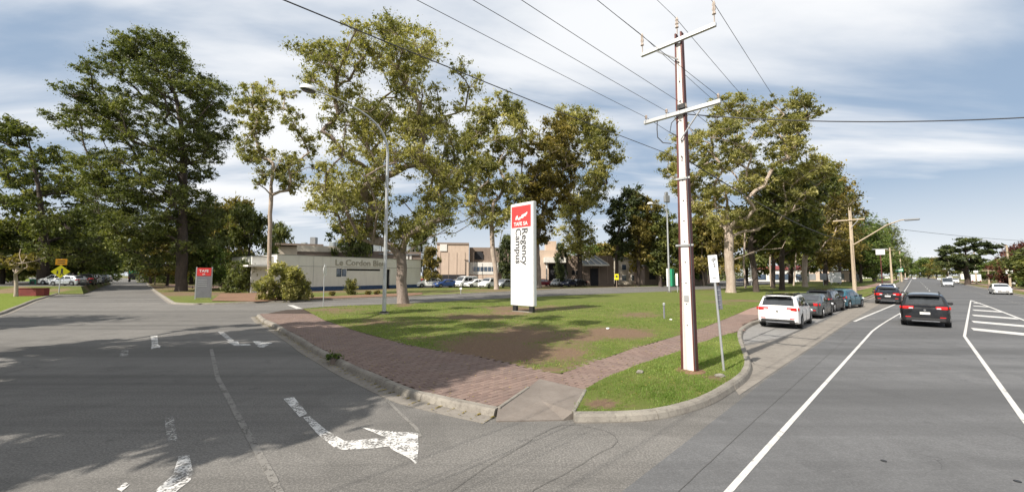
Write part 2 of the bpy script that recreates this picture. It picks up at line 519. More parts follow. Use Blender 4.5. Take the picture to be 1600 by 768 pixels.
# ------------------------------------------------------------------ mesh helpers
class MB:
    def __init__(s):
        s.v = []; s.f = []

    def add(s, vs, fs):
        o = len(s.v)
        s.v += [tuple(p) for p in vs]
        s.f += [tuple(i + o for i in f) for f in fs]
        return s

    def box(s, cx, cy, cz, sx, sy, sz, rz=0.0, rx=0.0, ry=0.0, bev=0.0):
        mt = Matrix.Translation((cx, cy, cz)) @ Matrix.Rotation(rz, 4, 'Z') @ Matrix.Rotation(ry, 4, 'Y') @ Matrix.Rotation(rx, 4, 'X')
        if bev <= 0:
            vs = [mt @ Vector((x * sx / 2, y * sy / 2, z * sz / 2)) for z in (-1, 1) for y in (-1, 1) for x in (-1, 1)]
            return s.add(vs, [(0, 2, 3, 1), (4, 5, 7, 6), (0, 1, 5, 4), (2, 6, 7, 3), (0, 4, 6, 2), (1, 3, 7, 5)])
        b = min(bev, sx / 2.2, sy / 2.2, sz / 2.2)
        rings = []
        for (z, ins) in ((-sz / 2, b), (-sz / 2 + b, 0), (sz / 2 - b, 0), (sz / 2, b)):
            hx, hy = sx / 2 - ins, sy / 2 - ins
            c = b
            rings.append([(hx - c, -hy, z), (hx, -hy + c, z), (hx, hy - c, z), (hx - c, hy, z), (-hx + c, hy, z), (-hx, hy - c, z), (-hx, -hy + c, z), (-hx + c, -hy, z)])
        vs = [mt @ Vector(p) for r in rings for p in r]
        fs = [tuple(range(7, -1, -1)), tuple(range(24, 32))]
        for k in range(3):
            for i in range(8):
                j = (i + 1) % 8
                fs.append((k * 8 + i, k * 8 + j, k * 8 + 8 + j, k * 8 + 8 + i))
        return s.add(vs, fs)

    def prism(s, poly, z0, z1):
        """poly anticlockwise seen from above; z0/z1 numbers or lists"""
        n = len(poly)
        a = [z0] * n if isinstance(z0, (int, float)) else z0
        b = [z1] * n if isinstance(z1, (int, float)) else z1
        vs = [(p[0], p[1], a[i]) for i, p in enumerate(poly)] + [(p[0], p[1], b[i]) for i, p in enumerate(poly)]
        tri = geometry.tessellate_polygon([[Vector((p[0], p[1], 0)) for p in poly]])
        ar = sum(poly[i][0] * poly[(i + 1) % n][1] - poly[(i + 1) % n][0] * poly[i][1] for i in range(n))
        fs = []
        for (i, j, k) in tri:
            c = (poly[j][0] - poly[i][0]) * (poly[k][1] - poly[i][1]) - (poly[k][0] - poly[i][0]) * (poly[j][1] - poly[i][1])
            if c < 0:
                j, k = k, j
            fs.append((i + n, j + n, k + n))
            fs.append((i, k, j))
        for i in range(n):
            j = (i + 1) % n
            fs.append((i, j, j + n, i + n) if ar > 0 else (j, i, i + n, j + n))
        return s.add(vs, fs)

    def tube(s, pts, rad, n=8, cap=True):
        pts = [Vector(p) for p in pts]
        if isinstance(rad, (int, float)):
            rad = [rad] * len(pts)
        vs, fs = [], []
        up = None
        for i, p in enumerate(pts):
            d = (pts[min(i + 1, len(pts) - 1)] - pts[max(i - 1, 0)]).normalized()
            if up is None:
                up = Vector((1, 0, 0)) if abs(d.x) < 0.8 else Vector((0, 1, 0))
            a = (up - d * up.dot(d)).normalized()
            up = a
            b = d.cross(a)
            for k in range(n):
                t = 2 * math.pi * k / n
                vs.append(p + (a * math.cos(t) + b * math.sin(t)) * rad[i])
        for i in range(len(pts) - 1):
            for k in range(n):
                j = (k + 1) % n
                fs.append((i * n + k, i * n + j, (i + 1) * n + j, (i + 1) * n + k))
        if cap:
            fs.append(tuple(range(n - 1, -1, -1)))
            fs.append(tuple((len(pts) - 1) * n + k for k in range(n)))
        return s.add(vs, fs)

    def lathe(s, prof, n=16, c=(0, 0, 0), axis='Z'):
        vs, fs = [], []
        for (r, z) in prof:
            for k in range(n):
                t = 2 * math.pi * k / n
                p = (r * math.cos(t), r * math.sin(t), z)
                if axis == 'Y':
                    p = (p[0], p[2], -p[1])
                elif axis == 'X':
                    p = (p[2], p[0], p[1])
                vs.append((p[0] + c[0], p[1] + c[1], p[2] + c[2]))
        for i in range(len(prof) - 1):
            for k in range(n):
                j = (k + 1) % n
                fs.append((i * n + k, i * n + j, (i + 1) * n + j, (i + 1) * n + k))
        fs.append(tuple(range(n - 1, -1, -1)))
        fs.append(tuple((len(prof) - 1) * n + k for k in range(n)))
        return s.add(vs, fs)

    def build(s, name, mat, parent=None, smooth=False, loc=None, rz=0.0, recalc=False):
        me = bpy.data.meshes.new(name)
        me.from_pydata(s.v, [], s.f)
        if recalc:
            bm = bmesh.new(); bm.from_mesh(me)
            bmesh.ops.recalc_face_normals(bm, faces=bm.faces)
            bm.to_mesh(me); bm.free()
        if mat:
            me.materials.append(mat)
        if smooth:
            me.polygons.foreach_set('use_smooth', [True] * len(me.polygons))
            try:
                me.set_sharp_from_angle(angle=R(38))
            except Exception:
                pass
        me.update()
        o = bpy.data.objects.new(name, me)
        C.objects.link(o)
        if parent:
            o.parent = parent
        if loc:
            o.location = loc
        if rz:
            o.rotation_euler.z = rz
        return o


def tag(o, label=None, cat=None, group=None, kind=None):
    if label: o['label'] = label
    if cat: o['category'] = cat
    if group: o['group'] = group
    if kind: o['kind'] = kind
    return o


def empty(name, loc, rz=0.0, label=None, cat=None, group=None):
    o = bpy.data.objects.new(name, None)
    C.objects.link(o)
    o.location = loc
    o.rotation_euler = (0, 0, rz)
    o.empty_display_size = 0.3
    return tag(o, label, cat, group)


def copy_tree(o, parent=None):
    c = o.copy()
    C.objects.link(c)
    c.parent = parent
    for ch in list(o.children):
        copy_tree(ch, c)
    return c


def text_mb(txt, size, depth=0.01):
    """letters as one joined mesh in the XZ plane facing -Y, returns vertices and faces"""
    cu = bpy.data.curves.new('letters', 'FONT')
    cu.body = txt
    cu.size = size
    cu.extrude = depth
    cu.offset = size * .012
    cu.align_x = 'CENTER'
    cu.align_y = 'CENTER'
    cu.resolution_u = 3
    o = bpy.data.objects.new('letters', cu)
    C.objects.link(o)
    dg = bpy.context.evaluated_depsgraph_get()
    me = bpy.data.meshes.new_from_object(o.evaluated_get(dg))
    vs = [tuple(v.co) for v in me.vertices]
    fs = [tuple(p.vertices) for p in me.polygons]
    bpy.data.objects.remove(o)
    bpy.data.curves.remove(cu)
    bpy.data.meshes.remove(me)
    mb = MB()
    mb.v = vs; mb.f = fs
    return mb


def letters(mb, mat, parent, name='letter'):
    """one object per letter (per separate piece of the text mesh)"""
    par = list(range(len(mb.v)))

    def fd(a):
        while par[a] != a:
            par[a] = par[par[a]]; a = par[a]
        return a
    key = {}
    for i, p in enumerate(mb.v):
        k = tuple(round(c, 4) for c in p)
        if k in key: par[fd(i)] = fd(key[k])
        else: key[k] = i
    for f in mb.f:
        for a in f[1:]: par[fd(a)] = fd(f[0])
    gr = {}
    for f in mb.f: gr.setdefault(fd(f[0]), []).append(f)
    for g in gr.values():
        ids = sorted({a for f in g for a in f}); mp = {a: i for i, a in enumerate(ids)}
        m2 = MB(); m2.v = [mb.v[a] for a in ids]; m2.f = [tuple(mp[a] for a in f) for f in g]
        m2.build(name, mat, parent)


def xf(mb, mat):
    mb.v = [tuple(mat @ Vector(p)) for p in mb.v]
    return mb

# ================================================================== THE GROUND
def poly_px(l, z=0.0):
    return [G(x, y, z) for x, y in l]


def inside(poly, x, y):
    """vectorised point in polygon"""
    x = np.asarray(x); y = np.asarray(y)
    r = np.zeros(x.shape, bool)
    n = len(poly)
    for i in range(n):
        x1, y1 = poly[i]; x2, y2 = poly[(i + 1) % n]
        if y1 == y2:
            continue
        c = ((y1 > y) != (y2 > y)) & (x < (x2 - x1) * (y - y1) / (y2 - y1) + x1)
        r ^= c
    return r


def sheet(name, poly, z, mat, kind='structure', grid=None, fn=None):
    """a flat sheet; with grid it is finely triangulated and fn(x, y) -> (dirt, dz)"""
    if grid is None:
        vs = [(p[0], p[1], z) for p in poly]
        tri = geometry.tessellate_polygon([[Vector((p[0], p[1], 0)) for p in poly]])
        fs = []
        for (i, j, k) in tri:
            c = (poly[j][0] - poly[i][0]) * (poly[k][1] - poly[i][1]) - (poly[k][0] - poly[i][0]) * (poly[j][1] - poly[i][1])
            fs.append((i, j, k) if c > 0 else (i, k, j))
        mb = MB(); mb.v = vs; mb.f = fs
        o = mb.build(name, mat)
    else:
        bd = []
        for i in range(len(poly)):
            a, b = poly[i], poly[(i + 1) % len(poly)]
            L = math.hypot(b[0] - a[0], b[1] - a[1]); k = max(1, int(L / (grid * 1.5)))
            bd += [(a[0] + (b[0] - a[0]) * t / k, a[1] + (b[1] - a[1]) * t / k) for t in range(k)]
        xs = [p[0] for p in poly]; ys = [p[1] for p in poly]
        gx, gy = np.meshgrid(np.arange(min(xs), max(xs), grid), np.arange(min(ys), max(ys), grid))
        gx = (gx + RNG.uniform(-.2, .2, gx.shape) * grid).ravel(); gy = (gy + RNG.uniform(-.2, .2, gy.shape) * grid).ravel()
        k = inside(poly, gx, gy)
        pts = [Vector(p) for p in bd] + [Vector((a, b)) for a, b in zip(gx[k], gy[k])]
        ed = [(i, (i + 1) % len(bd)) for i in range(len(bd))]
        res = geometry.delaunay_2d_cdt(pts, ed, [list(range(len(bd)))], 1, 1e-4)
        v2, f2 = res[0], res[2]
        X = np.array([p.x for p in v2]); Y = np.array([p.y for p in v2])
        d, dz = fn(X, Y)
        mb = MB(); mb.v = [(a, b, z + c) for a, b, c in zip(X, Y, dz)]
        for f in f2:
            a, b, c = f[0], f[1], f[2]
            s = (X[b] - X[a]) * (Y[c] - Y[a]) - (X[c] - X[a]) * (Y[b] - Y[a])
            mb.f.append(tuple(f) if s > 0 else tuple(reversed(f)))
        o = mb.build(name, mat, smooth=True)
        at = o.data.attributes.new('dirt', 'FLOAT', 'POINT')
        at.data.foreach_set('value', np.asarray(d, dtype=np.float32))
    tag(o, kind=kind)
    return o


def fbm(x, y, s=1.0, seed=0, oct=4):
    """cheap value noise, 0..1"""
    r = np.zeros(np.shape(x)); a = 0.5; tot = 0
    for k in range(oct):
        q = s * 2 ** k
        X = np.asarray(x) * q + 13.7 * k + seed * 3.1; Y = np.asarray(y) * q - 7.3 * k + seed * 1.7
        xi = np.floor(X); yi = np.floor(Y); fx = X - xi; fy = Y - yi
        fx = fx * fx * (3 - 2 * fx); fy = fy * fy * (3 - 2 * fy)

        def h(i, j):
            v = np.sin(i * 127.1 + j * 311.7 + seed * 17.0) * 43758.5453
            return v - np.floor(v)
        n = (h(xi, yi) * (1 - fx) + h(xi + 1, yi) * fx) * (1 - fy) + (h(xi, yi + 1) * (1 - fx) + h(xi + 1, yi + 1) * fx) * fy
        r += a * n; tot += a; a *= 0.55
    return r / tot


KT = 0.14     # kerb top
# base terrain to the horizon
mb = MB(); mb.add([(-2500, -2500, -0.06), (2500, -2500, -0.06), (2500, 2500, -0.06), (-2500, 2500, -0.06)], [(0, 1, 2, 3)])
tag(mb.build('ground', M['far_ground']), kind='structure')
# old seal of the junction, the left road and the service road
road = [MN(-60, -400), MN(100, -400), MN(460, -60), MN(460, 30), MN(-80, 60), MN(-80, -20)]
sheet('road', [MN(-40, -420), MN(90, -420), MN(90, -60), MN(600, -60), MN(600, 12), MN(-80, 14), MN(-80, -40), MN(-40, -40)], 0.0, M['asphalt_old'])
# newer seal of the main road
newer = [MN(-80, -2.57), MN(4.4, -2.57), MN(11.7, -2.63), MN(28.5, -2.35), MN(38, -1.7), MN(47, -1.0), MN(58, -1.0), MN(120, -0.9), MN(600, 0.5), MN(600, 14), MN(-80, 12.9)]
sheet('main_road', newer, 0.004, M['asphalt_new'])
# concrete parking bay surface and the wide gutter strip beside it
sheet('parking_bay', [MN(16.2, -4.6), MN(19, -3.9), MN(27, -3.6), MN(46.0, -3.4), MN(47.2, -3.6), MN(47.2, -6.3), MN(22, -6.3), MN(17.8, -5.6)], 0.004, M['bay'])
sheet('gutter_strip', [MN(10.5, -3.15), MN(9.6, -2.72), MN(28.5, -2.45), MN(47.5, -1.9), MN(47.2, -3.3), MN(27, -3.45), MN(19, -3.75), MN(16, -4.35), MN(13.2, -3.6)], 0.008, M['gutter'])

# ---- the corner island
K_L = poly_px([(402, 491), (406, 490), (415, 499), (430, 504), (450, 516), (474, 528), (492, 540), (521, 554), (558, 572.5), (591, 585), (614, 595), (640, 605), (655, 610), (720, 624), (780, 635)], KT)
K_R = poly_px([(895, 642), (941, 642), (1006, 640), (1049, 632), (1099, 617.6), (1132, 598.5), (1155, 583), (1164, 569), (1162, 556), (1159, 545), (1154, 534), (1151, 522), (1154, 513), (1168, 504), (1182, 500)], KT)


def smooth_line(p, it=2):
    for _ in range(it):
        q = [p[0]]
        for a, b in zip(p[:-1], p[1:]):
            q.append((a[0] * .75 + b[0] * .25, a[1] * .75 + b[1] * .25)); q.append((a[0] * .25 + b[0] * .75, a[1] * .25 + b[1] * .75))
        q.append(p[-1]); p = q
    return p


def resample(p, step):
    d = [0]
    for a, b in zip(p[:-1], p[1:]):
        d.append(d[-1] + math.hypot(b[0] - a[0], b[1] - a[1]))
    n = max(1, round(d[-1] / step)); out = []
    for i in range(n + 1):
        s = d[-1] * i / n; k = 0
        while k < len(d) - 2 and d[k + 1] < s:
            k += 1
        t = (s - d[k]) / max(1e-9, d[k + 1] - d[k])
        out.append((p[k][0] + (p[k + 1][0] - p[k][0]) * t, p[k][1] + (p[k + 1][1] - p[k][1]) * t))
    return out


K_L = resample(smooth_line(K_L), 0.3)
K_R2 = K_R + [MN(30, -6.0), MN(45.5, -6.0), MN(46.6, -5.6), MN(47.2, -4.9), MN(47.5, -3.9), MN(48.5, -3.35), MN(52, -3.3), MN(80, -3.1), MN(110, -2.9), MN(300, -2.0), MN(560, -1.0)]
K_R = resample(smooth_line(K_R2[:21]), 0.3) + K_R2[21:]


def normals(line):
    out = []
    for i in range(len(line)):
        a = line[max(0, i - 1)]; b = line[min(len(line) - 1, i + 1)]
        dx, dy = b[0] - a[0], b[1] - a[1]; L = math.hypot(dx, dy) or 1
        out.append((dy / L, -dx / L))      # to the right of the travel direction
    return out


def kerb(name, line, side, label=None, gut=0.34, seg=5, detail=True, width=0.16, drop=None):
    """kerb with gutter; line is the back edge of the kerb top, the road lies to `side` (+1 right of travel)"""
    nn = normals(line)
    root = None
    S = len(line)
    first = True
    root = empty(name, (line[0][0], line[0][1], 0))
    tag(root, kind='structure')
    rnd = random.Random(len(line))
    i = 0
    while i < S - 1:
        j = min(S - 1, i + seg)
        if S - 1 - j < 2: j = S - 1
        mk, mg = MB(), MB()
        prof = [(0, KT + .006), (width * .78, KT), (width, KT - 0.035), (width + 0.035, 0.012), (width + .035, -0.04), (0, -0.04)]
        prg = [(width + .035, 0.018), (width + gut, 0.010), (width + gut, -0.03), (width + .035, -0.03)]
        jz = rnd.uniform(-.006, .006); jo = rnd.uniform(-.012, .012)
        for (P, mbb, idx) in ((prof, mk, 0), (prg, mg, 1)):
            if idx == 1 and gut <= 0:
                continue
            rings = []
            for k in range(i, j + 1):
                e = 0.006 if (k in (i, j) and detail) else 0.0
                a = line[max(0, k - 1)]; b = line[min(S - 1, k + 1)]
                dx, dy = b[0] - a[0], b[1] - a[1]; L = math.hypot(dx, dy)
                sh = e if k == i else -e
                q = drop(k / (S - 1)) if drop else 1.0
                rings.append([(line[k][0] + nn[k][0] * side * (o + (jo if idx == 0 else 0)) + dx / L * sh, line[k][1] + nn[k][1] * side * (o + (jo if idx == 0 else 0)) + dy / L * sh, (z * q if z > .02 else z) + (jz if idx == 0 and z > 0 else 0)) for o, z in P])
            n = len(P); vs = [p for r in rings for p in r]; fs = []
            for r in range(len(rings) - 1):
                for q in range(n):
                    w = (q + 1) % n
                    f = (r * n + q, r * n + w, (r + 1) * n + w, (r + 1) * n + q)
                    fs.append(f)
            fs.append(tuple(range(n))); fs.append(tuple(reversed([(len(rings) - 1) * n + q for q in range(n)])))
            mbb.add(vs, fs)
        for mbb, nm, mt in ((mk, 'kerb_segment', M['concrete']), (mg, 'gutter_segment', M['gutter'])):
            if mbb.v:
                mbb.v = [(x - line[0][0], y - line[0][1], z) for x, y, z in mbb.v]
                mbb.build(nm, mt, root, recalc=True)
        i = j
    return root


kerb('kerb', K_L, 1, gut=0.36, drop=lambda t: 1.0 if t < .985 else 0.95)
kerb('kerb', K_R[:round(len(K_R) * 1)][:[i for i, p in enumerate(K_R) if (p[0] + p[1]) * RT > 52][0]], 1, gut=0.02)
kerb('kerb', resample(K_R[[i for i, p in enumerate(K_R) if (p[0] + p[1]) * RT > 51.5][0]:], 12), 1, gut=0.4, seg=1, detail=False)

# island outline (slab under everything)
back = poly_px([(474, 481.5), (520, 477.8), (560, 476.5), (640, 473.5), (720, 469), (790, 465.5), (870, 461.5), (940, 459), (1000, 456.5), (1060, 454), (1130, 450)], KT)
back += [MN(95, -23.5), MN(140, -23.5), MN(560, -23)]
ramp_in = poly_px([(826, 604), (843, 591), (915, 608)], KT)
far_edge = [p for p in K_R]
isl = K_L + ramp_in[:2] + [ramp_in[2]] + far_edge + list(reversed(back)) + poly_px([(447, 482.5)], KT)
sheet('verge_base', isl, 0.085, M['bed'])
# side skirt of the island is covered by the kerbs; pedestrian ramp
rampo = MB()
rp = [(*G(778, 636, KT), KT - .01), (*G(826, 604, KT), KT - .002), (*G(843, 591, KT), KT - .002), (*G(915, 608, KT), KT - .002), (*G(896, 642, KT), KT - .01), (*G(880, 655, 0.02), 0.022), (*G(775, 657, 0.02), 0.022)]
cen = (sum(p[0] for p in rp) / 7, sum(p[1] for p in rp) / 7, 0.10)
rampo.v = rp + [cen] + [(p[0], p[1], -0.03) for p in rp]
rampo.f = [(i, (i + 1) % 7, 7) for i in range(7)] + [((i + 1) % 7, i, i + 8, (i + 1) % 7 + 8) for i in range(7)]
o = rampo.build('pedestrian_ramp', M['ramp'], recalc=True); tag(o, kind='structure')
# raised ramp edges
for a, b in (((779, 636), (826, 604)), ((896, 642), (915, 608))):
    p, q = G(*a, KT), G(*b, KT)
    mb = MB(); L = math.hypot(q[0] - p[0], q[1] - p[1]); an = math.atan2(q[1] - p[1], q[0] - p[0])
    mb.box((p[0] + q[0]) / 2, (p[1] + q[1]) / 2, KT - .03, L, 0.07, 0.085, rz=an, bev=0.01)
    mb.build('ramp_edge', M['concrete'], o)

# ---- lawns on the island
DIRT = [  # photo pixel centre, radius in pixels, strength
    (530, 484, 60, 8, .75), (585, 497, 45, 8, .5), (640, 503, 70, 9, .65), (740, 495, 90, 9, .75), (800, 487, 50, 7, .9), (700, 510, 60, 8, .35), (850, 492, 60, 9, .35),
    (760, 540, 90, 24, 1.0), (830, 525, 90, 22, .95), (880, 545, 55, 14, .8), (690, 543, 40, 10, .5), (960, 515, 55, 12, .75), (1000, 492, 50, 6, .8), (920, 560, 40, 10, .4),
    (1000, 545, 30, 8, .6), (1040, 505, 20, 5, .2), (870, 475, 60, 5, .3), (1150, 470, 50, 5, .35), (940, 630, 26, 9, 1.1), (995, 634, 30, 7, .6), (1080, 586, 22, 7, .6), (1115, 588, 22, 6, .7),
    (1000, 582, 12, 3, .7), (1140, 590, 20, 8, .35), (560, 488, 30, 5, .6), (900, 530, 40, 12, .8), (870, 575, 30, 5, .5), (1070, 520, 20, 4, .5), (790, 560, 30, 8, .4), (630, 476, 18, 4, .8)]


def dirt_fn(x, y):
    x = np.asarray(x, float); y = np.asarray(y, float)
    d = y * cP + (0.13 - H) * sP
    px = 800 + F * x / d
    py = 384 - F * ((0.13 - H) * cP - y * sP) / d
    k = np.zeros(x.shape)
    for (cx, cy, rx, ry, s) in DIRT:
        q = ((px - cx) / rx) ** 2 + ((py - cy) / ry) ** 2
        k = np.maximum(k, s * np.exp(-q * 0.9))
    n = fbm(x, y, 0.45, 3)
    k = k * (0.75 + 0.9 * (n - .2)) + 2.0 * np.clip(fbm(x, y, 0.22, 9) - 0.48, 0, 1) + .5 * np.clip(fbm(x, y, 1.1, 19) - 0.52, 0, 1) + np.clip((y - 45) / 160, 0, .15)
    return np.clip(k * .86, 0, 1.1), (fbm(x, y, 0.8, 5) - .5) * 0.03 + (fbm(x, y, 2.5, 6) - .5) * 0.02 - 0.02 * np.clip(k, 0, 1)


path_lawn_edge = poly_px([(474, 482), (506, 499), (555, 515.5), (614, 531.5), (640, 538), (700, 549.5), (750, 556), (800, 567), (845, 578), (875, 582)], KT)
path2_top = poly_px([(892, 577), (925, 565), (990, 543), (1060, 523), (1100, 510.5), (1150, 490.5), (1172, 481), (1200, 473), (1235, 463)], KT)
path2_top += [MN(52, -9.2), MN(75, -8.0), MN(110, -6.6), MN(300, -5.6)]
path2_bot = poly_px([(915, 606), (945, 589), (1000, 567.5), (1065, 546.5), (1090, 536), (1125, 524), (1146, 516.5)], KT)
lawn1 = path_lawn_edge + path2_top + [MN(560, -5)] + list(reversed(back))
lawn1 = [p for p in lawn1]
near_cut = [p for p in path2_top if True]


def lawn_z(x, y):
    return dirt_fn(x, y)


# near lawn finely gridded, far lawn coarser
cutm = MN(62, 0)
l1n = path_lawn_edge + path2_top[:-3] + [MN(58, -8.8), MN(58, -25.4)] + [b for b in reversed(back[:-4])]
lawn_near = sheet('lawn', l1n, 0.134, M['lawn'], grid=0.45, fn=dirt_fn)
l1f = [MN(58, -8.8), MN(75, -8.0), MN(110, -6.6), MN(300, -5.6), MN(560, -4.6), MN(560, -23), MN(140, -23.5), MN(95, -23.5)] + [back[-4], MN(58, -25.4)]
sheet('lawn', l1f, 0.128, M['lawn'], grid=3.0, fn=dirt_fn)
ki = [i for i, p in enumerate(K_R) if (p[0] + p[1]) * RT > 19.6][0]
l2 = K_R[:ki] + list(reversed(path2_bot[:-1]))
lawn2 = sheet('lawn', l2, 0.134, M['lawn'], grid=0.22, fn=dirt_fn)
# grass strip between the second path and the far kerb
sheet('lawn', [MN(49.5, -3.6), MN(80, -3.25), MN(110, -3.05), MN(300, -2.2), MN(560, -1.2), MN(560, -2.5), MN(300, -3.7), MN(110, -4.6), MN(75, -5.6), MN(56, -6.0), MN(48.6, -6.0)], 0.128, M['lawn'], grid=3.0, fn=dirt_fn)
# far part of the footpath as one seal
sheet('footpath', [MN(27, -10.2), MN(34, -9.4), MN(60, -9.4), MN(78, -8.3), MN(110, -7), MN(560, -5), MN(560, -2.5), MN(300, -3.7), MN(110, -4.6), MN(75, -5.4), MN(45.9, -5.9), MN(27, -6.0)], 0.118, M['path_far'])

# ---- brick pavers of the two paths
path1_poly = K_L + ramp_in[:2] + [path2_bot[0], path2_top[0]] + list(reversed(path_lawn_edge)) + poly_px([(447, 482.5)], KT)
path1_poly = K_L + ramp_in[:2] + [path_lawn_edge[-1]] + list(reversed(path_lawn_edge[:-1])) + poly_px([(447, 482.5)], KT)
path2_poly = [ramp_in[1], ramp_in[2]] + path2_bot + [MN(19.6, -5.3), MN(22, -6.1), MN(27.4, -6.1), MN(27.4, -10.0)] + [p for p in reversed(path2_top) if (p[0] + p[1]) * RT < 28.6] + [path_lawn_edge[-1]]
ramp_poly = [(p[0], p[1]) for p in rp]
pitch_m, pitch_n = 0.29, 0.145


def paver_cells():
    cells = []
    lo, hi = -32, 2
    for i in range(-30, 110):
        # courses run along n for the left path, along m for the right path
        for j in range(-240, 20):
            yield None


cand = []
for which, poly in ((0, path1_poly), (1, path2_poly)):
    # which 0: bricks lie with their length across the left road's direction (along m)
    us, vs_ = np.arange(2, 30, 0.145), np.arange(-34, -2, 0.29)
    gi, gj = np.meshgrid(np.arange(0, int(28 / 0.145)), np.arange(0, int(33 / 0.29)))
    if which == 0:
        n = -3.0 - gi * 0.145 * (33 / 28); n = -3.0 - gi.ravel() * 0.155
        m_ = 2.0 + gj.ravel() * 0.30 + (gi.ravel() % 2) * 0.15
    else:
        m_ = 6.0 + gi.ravel() * 0.155
        n = -2.0 - gj.ravel() * 0.30 - (gi.ravel() % 2) * 0.15
    x = (m_ + n) * RT; y = (m_ - n) * RT
    ok = inside(poly, x, y)
    nearp = np.zeros(x.shape, bool)
    for ox, oy in ((.13, 0), (-.13, 0), (0, .13), (0, -.13)):
        nearp |= inside(poly, x + ox, y + oy)
    ok |= nearp & (inside(l1n, x, y) | inside(l2, x, y))
    ok &= ~inside(ramp_poly, x, y)
    if which == 1:
        ok &= ~inside(path1_poly, x, y)
    ok &= (y < 26)
    for a, b, mm, nn_ in zip(x[ok], y[ok], m_[ok], n[ok]):
        cand.append((a * a + b * b, a, b, which))
cand.sort()
brick = MB()
brick.box(0, 0, 0, 0.288, 0.143, 0.06)
# a paver is a block with a small chamfer; its underside is left off
brick = MB()
hx, hy, c_ = 0.1435, 0.071, 0.009
brick.v = [(-hx, -hy, -0.04), (hx, -hy, -0.04), (hx, hy, -0.04), (-hx, hy, -0.04), (-hx, -hy, -c_), (hx, -hy, -c_), (hx, hy, -c_), (-hx, hy, -c_),
           (-hx + c_, -hy + c_, 0), (hx - c_, -hy + c_, 0), (hx - c_, hy - c_, 0), (-hx + c_, hy - c_, 0)]
brick.f = [(0, 1, 5, 4), (1, 2, 6, 5), (2, 3, 7, 6), (3, 0, 4, 7), (4, 5, 9, 8), (5, 6, 10, 9), (6, 7, 11, 10), (7, 4, 8, 11), (8, 9, 10, 11)]
pave_root = tag(empty('brick_footpath', (0, 8, 0)), kind='structure')
proto = None
prnd = random.Random(5)
stuff = MB(); stint = []
for k, (_, x, y, which) in enumerate(cand):
    an = (R(45) if which == 0 else R(-45))
    z = 0.1225 + prnd.uniform(-.003, .003)
    tx, ty = prnd.uniform(-.014, .014), prnd.uniform(-.014, .014)
    an += prnd.uniform(-.015, .015)
    if k < 300:
        if proto is None:
            proto = brick.build('paver', M['paver'], pave_root)
            o = proto
        else:
            o = proto.copy(); C.objects.link(o); o.parent = pave_root
        o.location = (x, y - 8, z); o.rotation_euler = (tx, ty, an)
    else:
        mt = Matrix.Translation((x, y - 8, z)) @ Matrix.Rotation(an, 4, 'Z') @ Matrix.Rotation(tx, 4, 'X') @ Matrix.Rotation(ty, 4, 'Y')
        stuff.add([mt @ Vector(p) for p in brick.v], brick.f)
        stint += [prnd.random()] * 9
o = stuff.build('pavers', M['paver'], pave_root); tag(o, kind='stuff')
at = o.data.attributes.new('tint', 'FLOAT', 'FACE'); at.data.foreach_set('value', stint)

# ---- other raised ground: campus side, left verge, right verge
camp = [G(*p) for p in [(229, 441), (240, 451.6), (249, 458), (267, 470), (275, 474.8), (310, 476), (380, 473.8), (480, 470.3), (560, 467), (640, 464), (720, 459.5), (790, 456), (870, 452), (940, 450), (1000, 448.5), (1060, 447), (1110, 446)]]
ck_line = camp[:]
camp_poly = camp + [MN(100, -33), MN(140, -31), MN(560, -30), MN(560, -500), MN(24, -500), G(215, 434)]


def soft(x, y):
    return np.clip(0.1 + 1.3 * (fbm(x, y, .08, 21) - .25) + .25 * (fbm(x, y, .4, 4) - .5), 0, 1), (fbm(x, y, .3, 8) - .5) * 0.1


sheet('campus_grounds', camp_poly, 0.12, M['lawn'], grid=4.0, fn=soft)
kerb('kerb', resample([(x, y) for x, y in ck_line], 1.5), -1 if False else 1, gut=0.3, seg=3, detail=False) if False else None
kl = resample(ck_line, 1.6)
kerb('kerb', kl, 1, gut=0.25, seg=4, detail=False, width=0.2)
kb = resample([p for p in back], 2.0)
kerb('kerb', list(reversed(kb)), 1, gut=0.0, seg=6, detail=False, width=0.14)

vl = [G(*p) for p in [(-420, 600), (-150, 532), (0, 490), (50, 470), (95, 457), (136, 448.5), (150, 444), (170, 438), (186, 433)]]
left_poly = vl + [MN(-2, -420), MN(-300, -420), MN(-300, 0), MN(-30, -8), MN(-12, -14)]


def leftfn(x, y):
    return np.clip(0.55 * (fbm(x, y, .15, 31) - .5) + .35 * (fbm(x, y, .5, 3) - .5) + 0.05, 0, 1), (fbm(x, y, .3, 8) - .5) * 0.08


sheet('left_verge', left_poly, 0.12, M['green_verge'], grid=3.5, fn=leftfn)
kerb('kerb', resample(vl, 2.0), 1, gut=0.3, seg=2, detail=False, width=0.2)

vr = [MN(-80, 10.2), MN(20, 9.6), MN(60, 9.4), MN(110, 9.2), MN(200, 9.6), MN(560, 11)]
sheet('right_verge', vr + [MN(560, 400), MN(-80, 400)], 0.12, M['far_ground'])
kerb('kerb', list(reversed(resample(vr, 6.0))), 1, gut=0.4, seg=2, detail=False, width=0.2)
sheet('footpath', [MN(-80, 11.5), MN(560, 12.5), MN(560, 14.2), MN(-80, 13.5)], 0.126, M['path_far'])

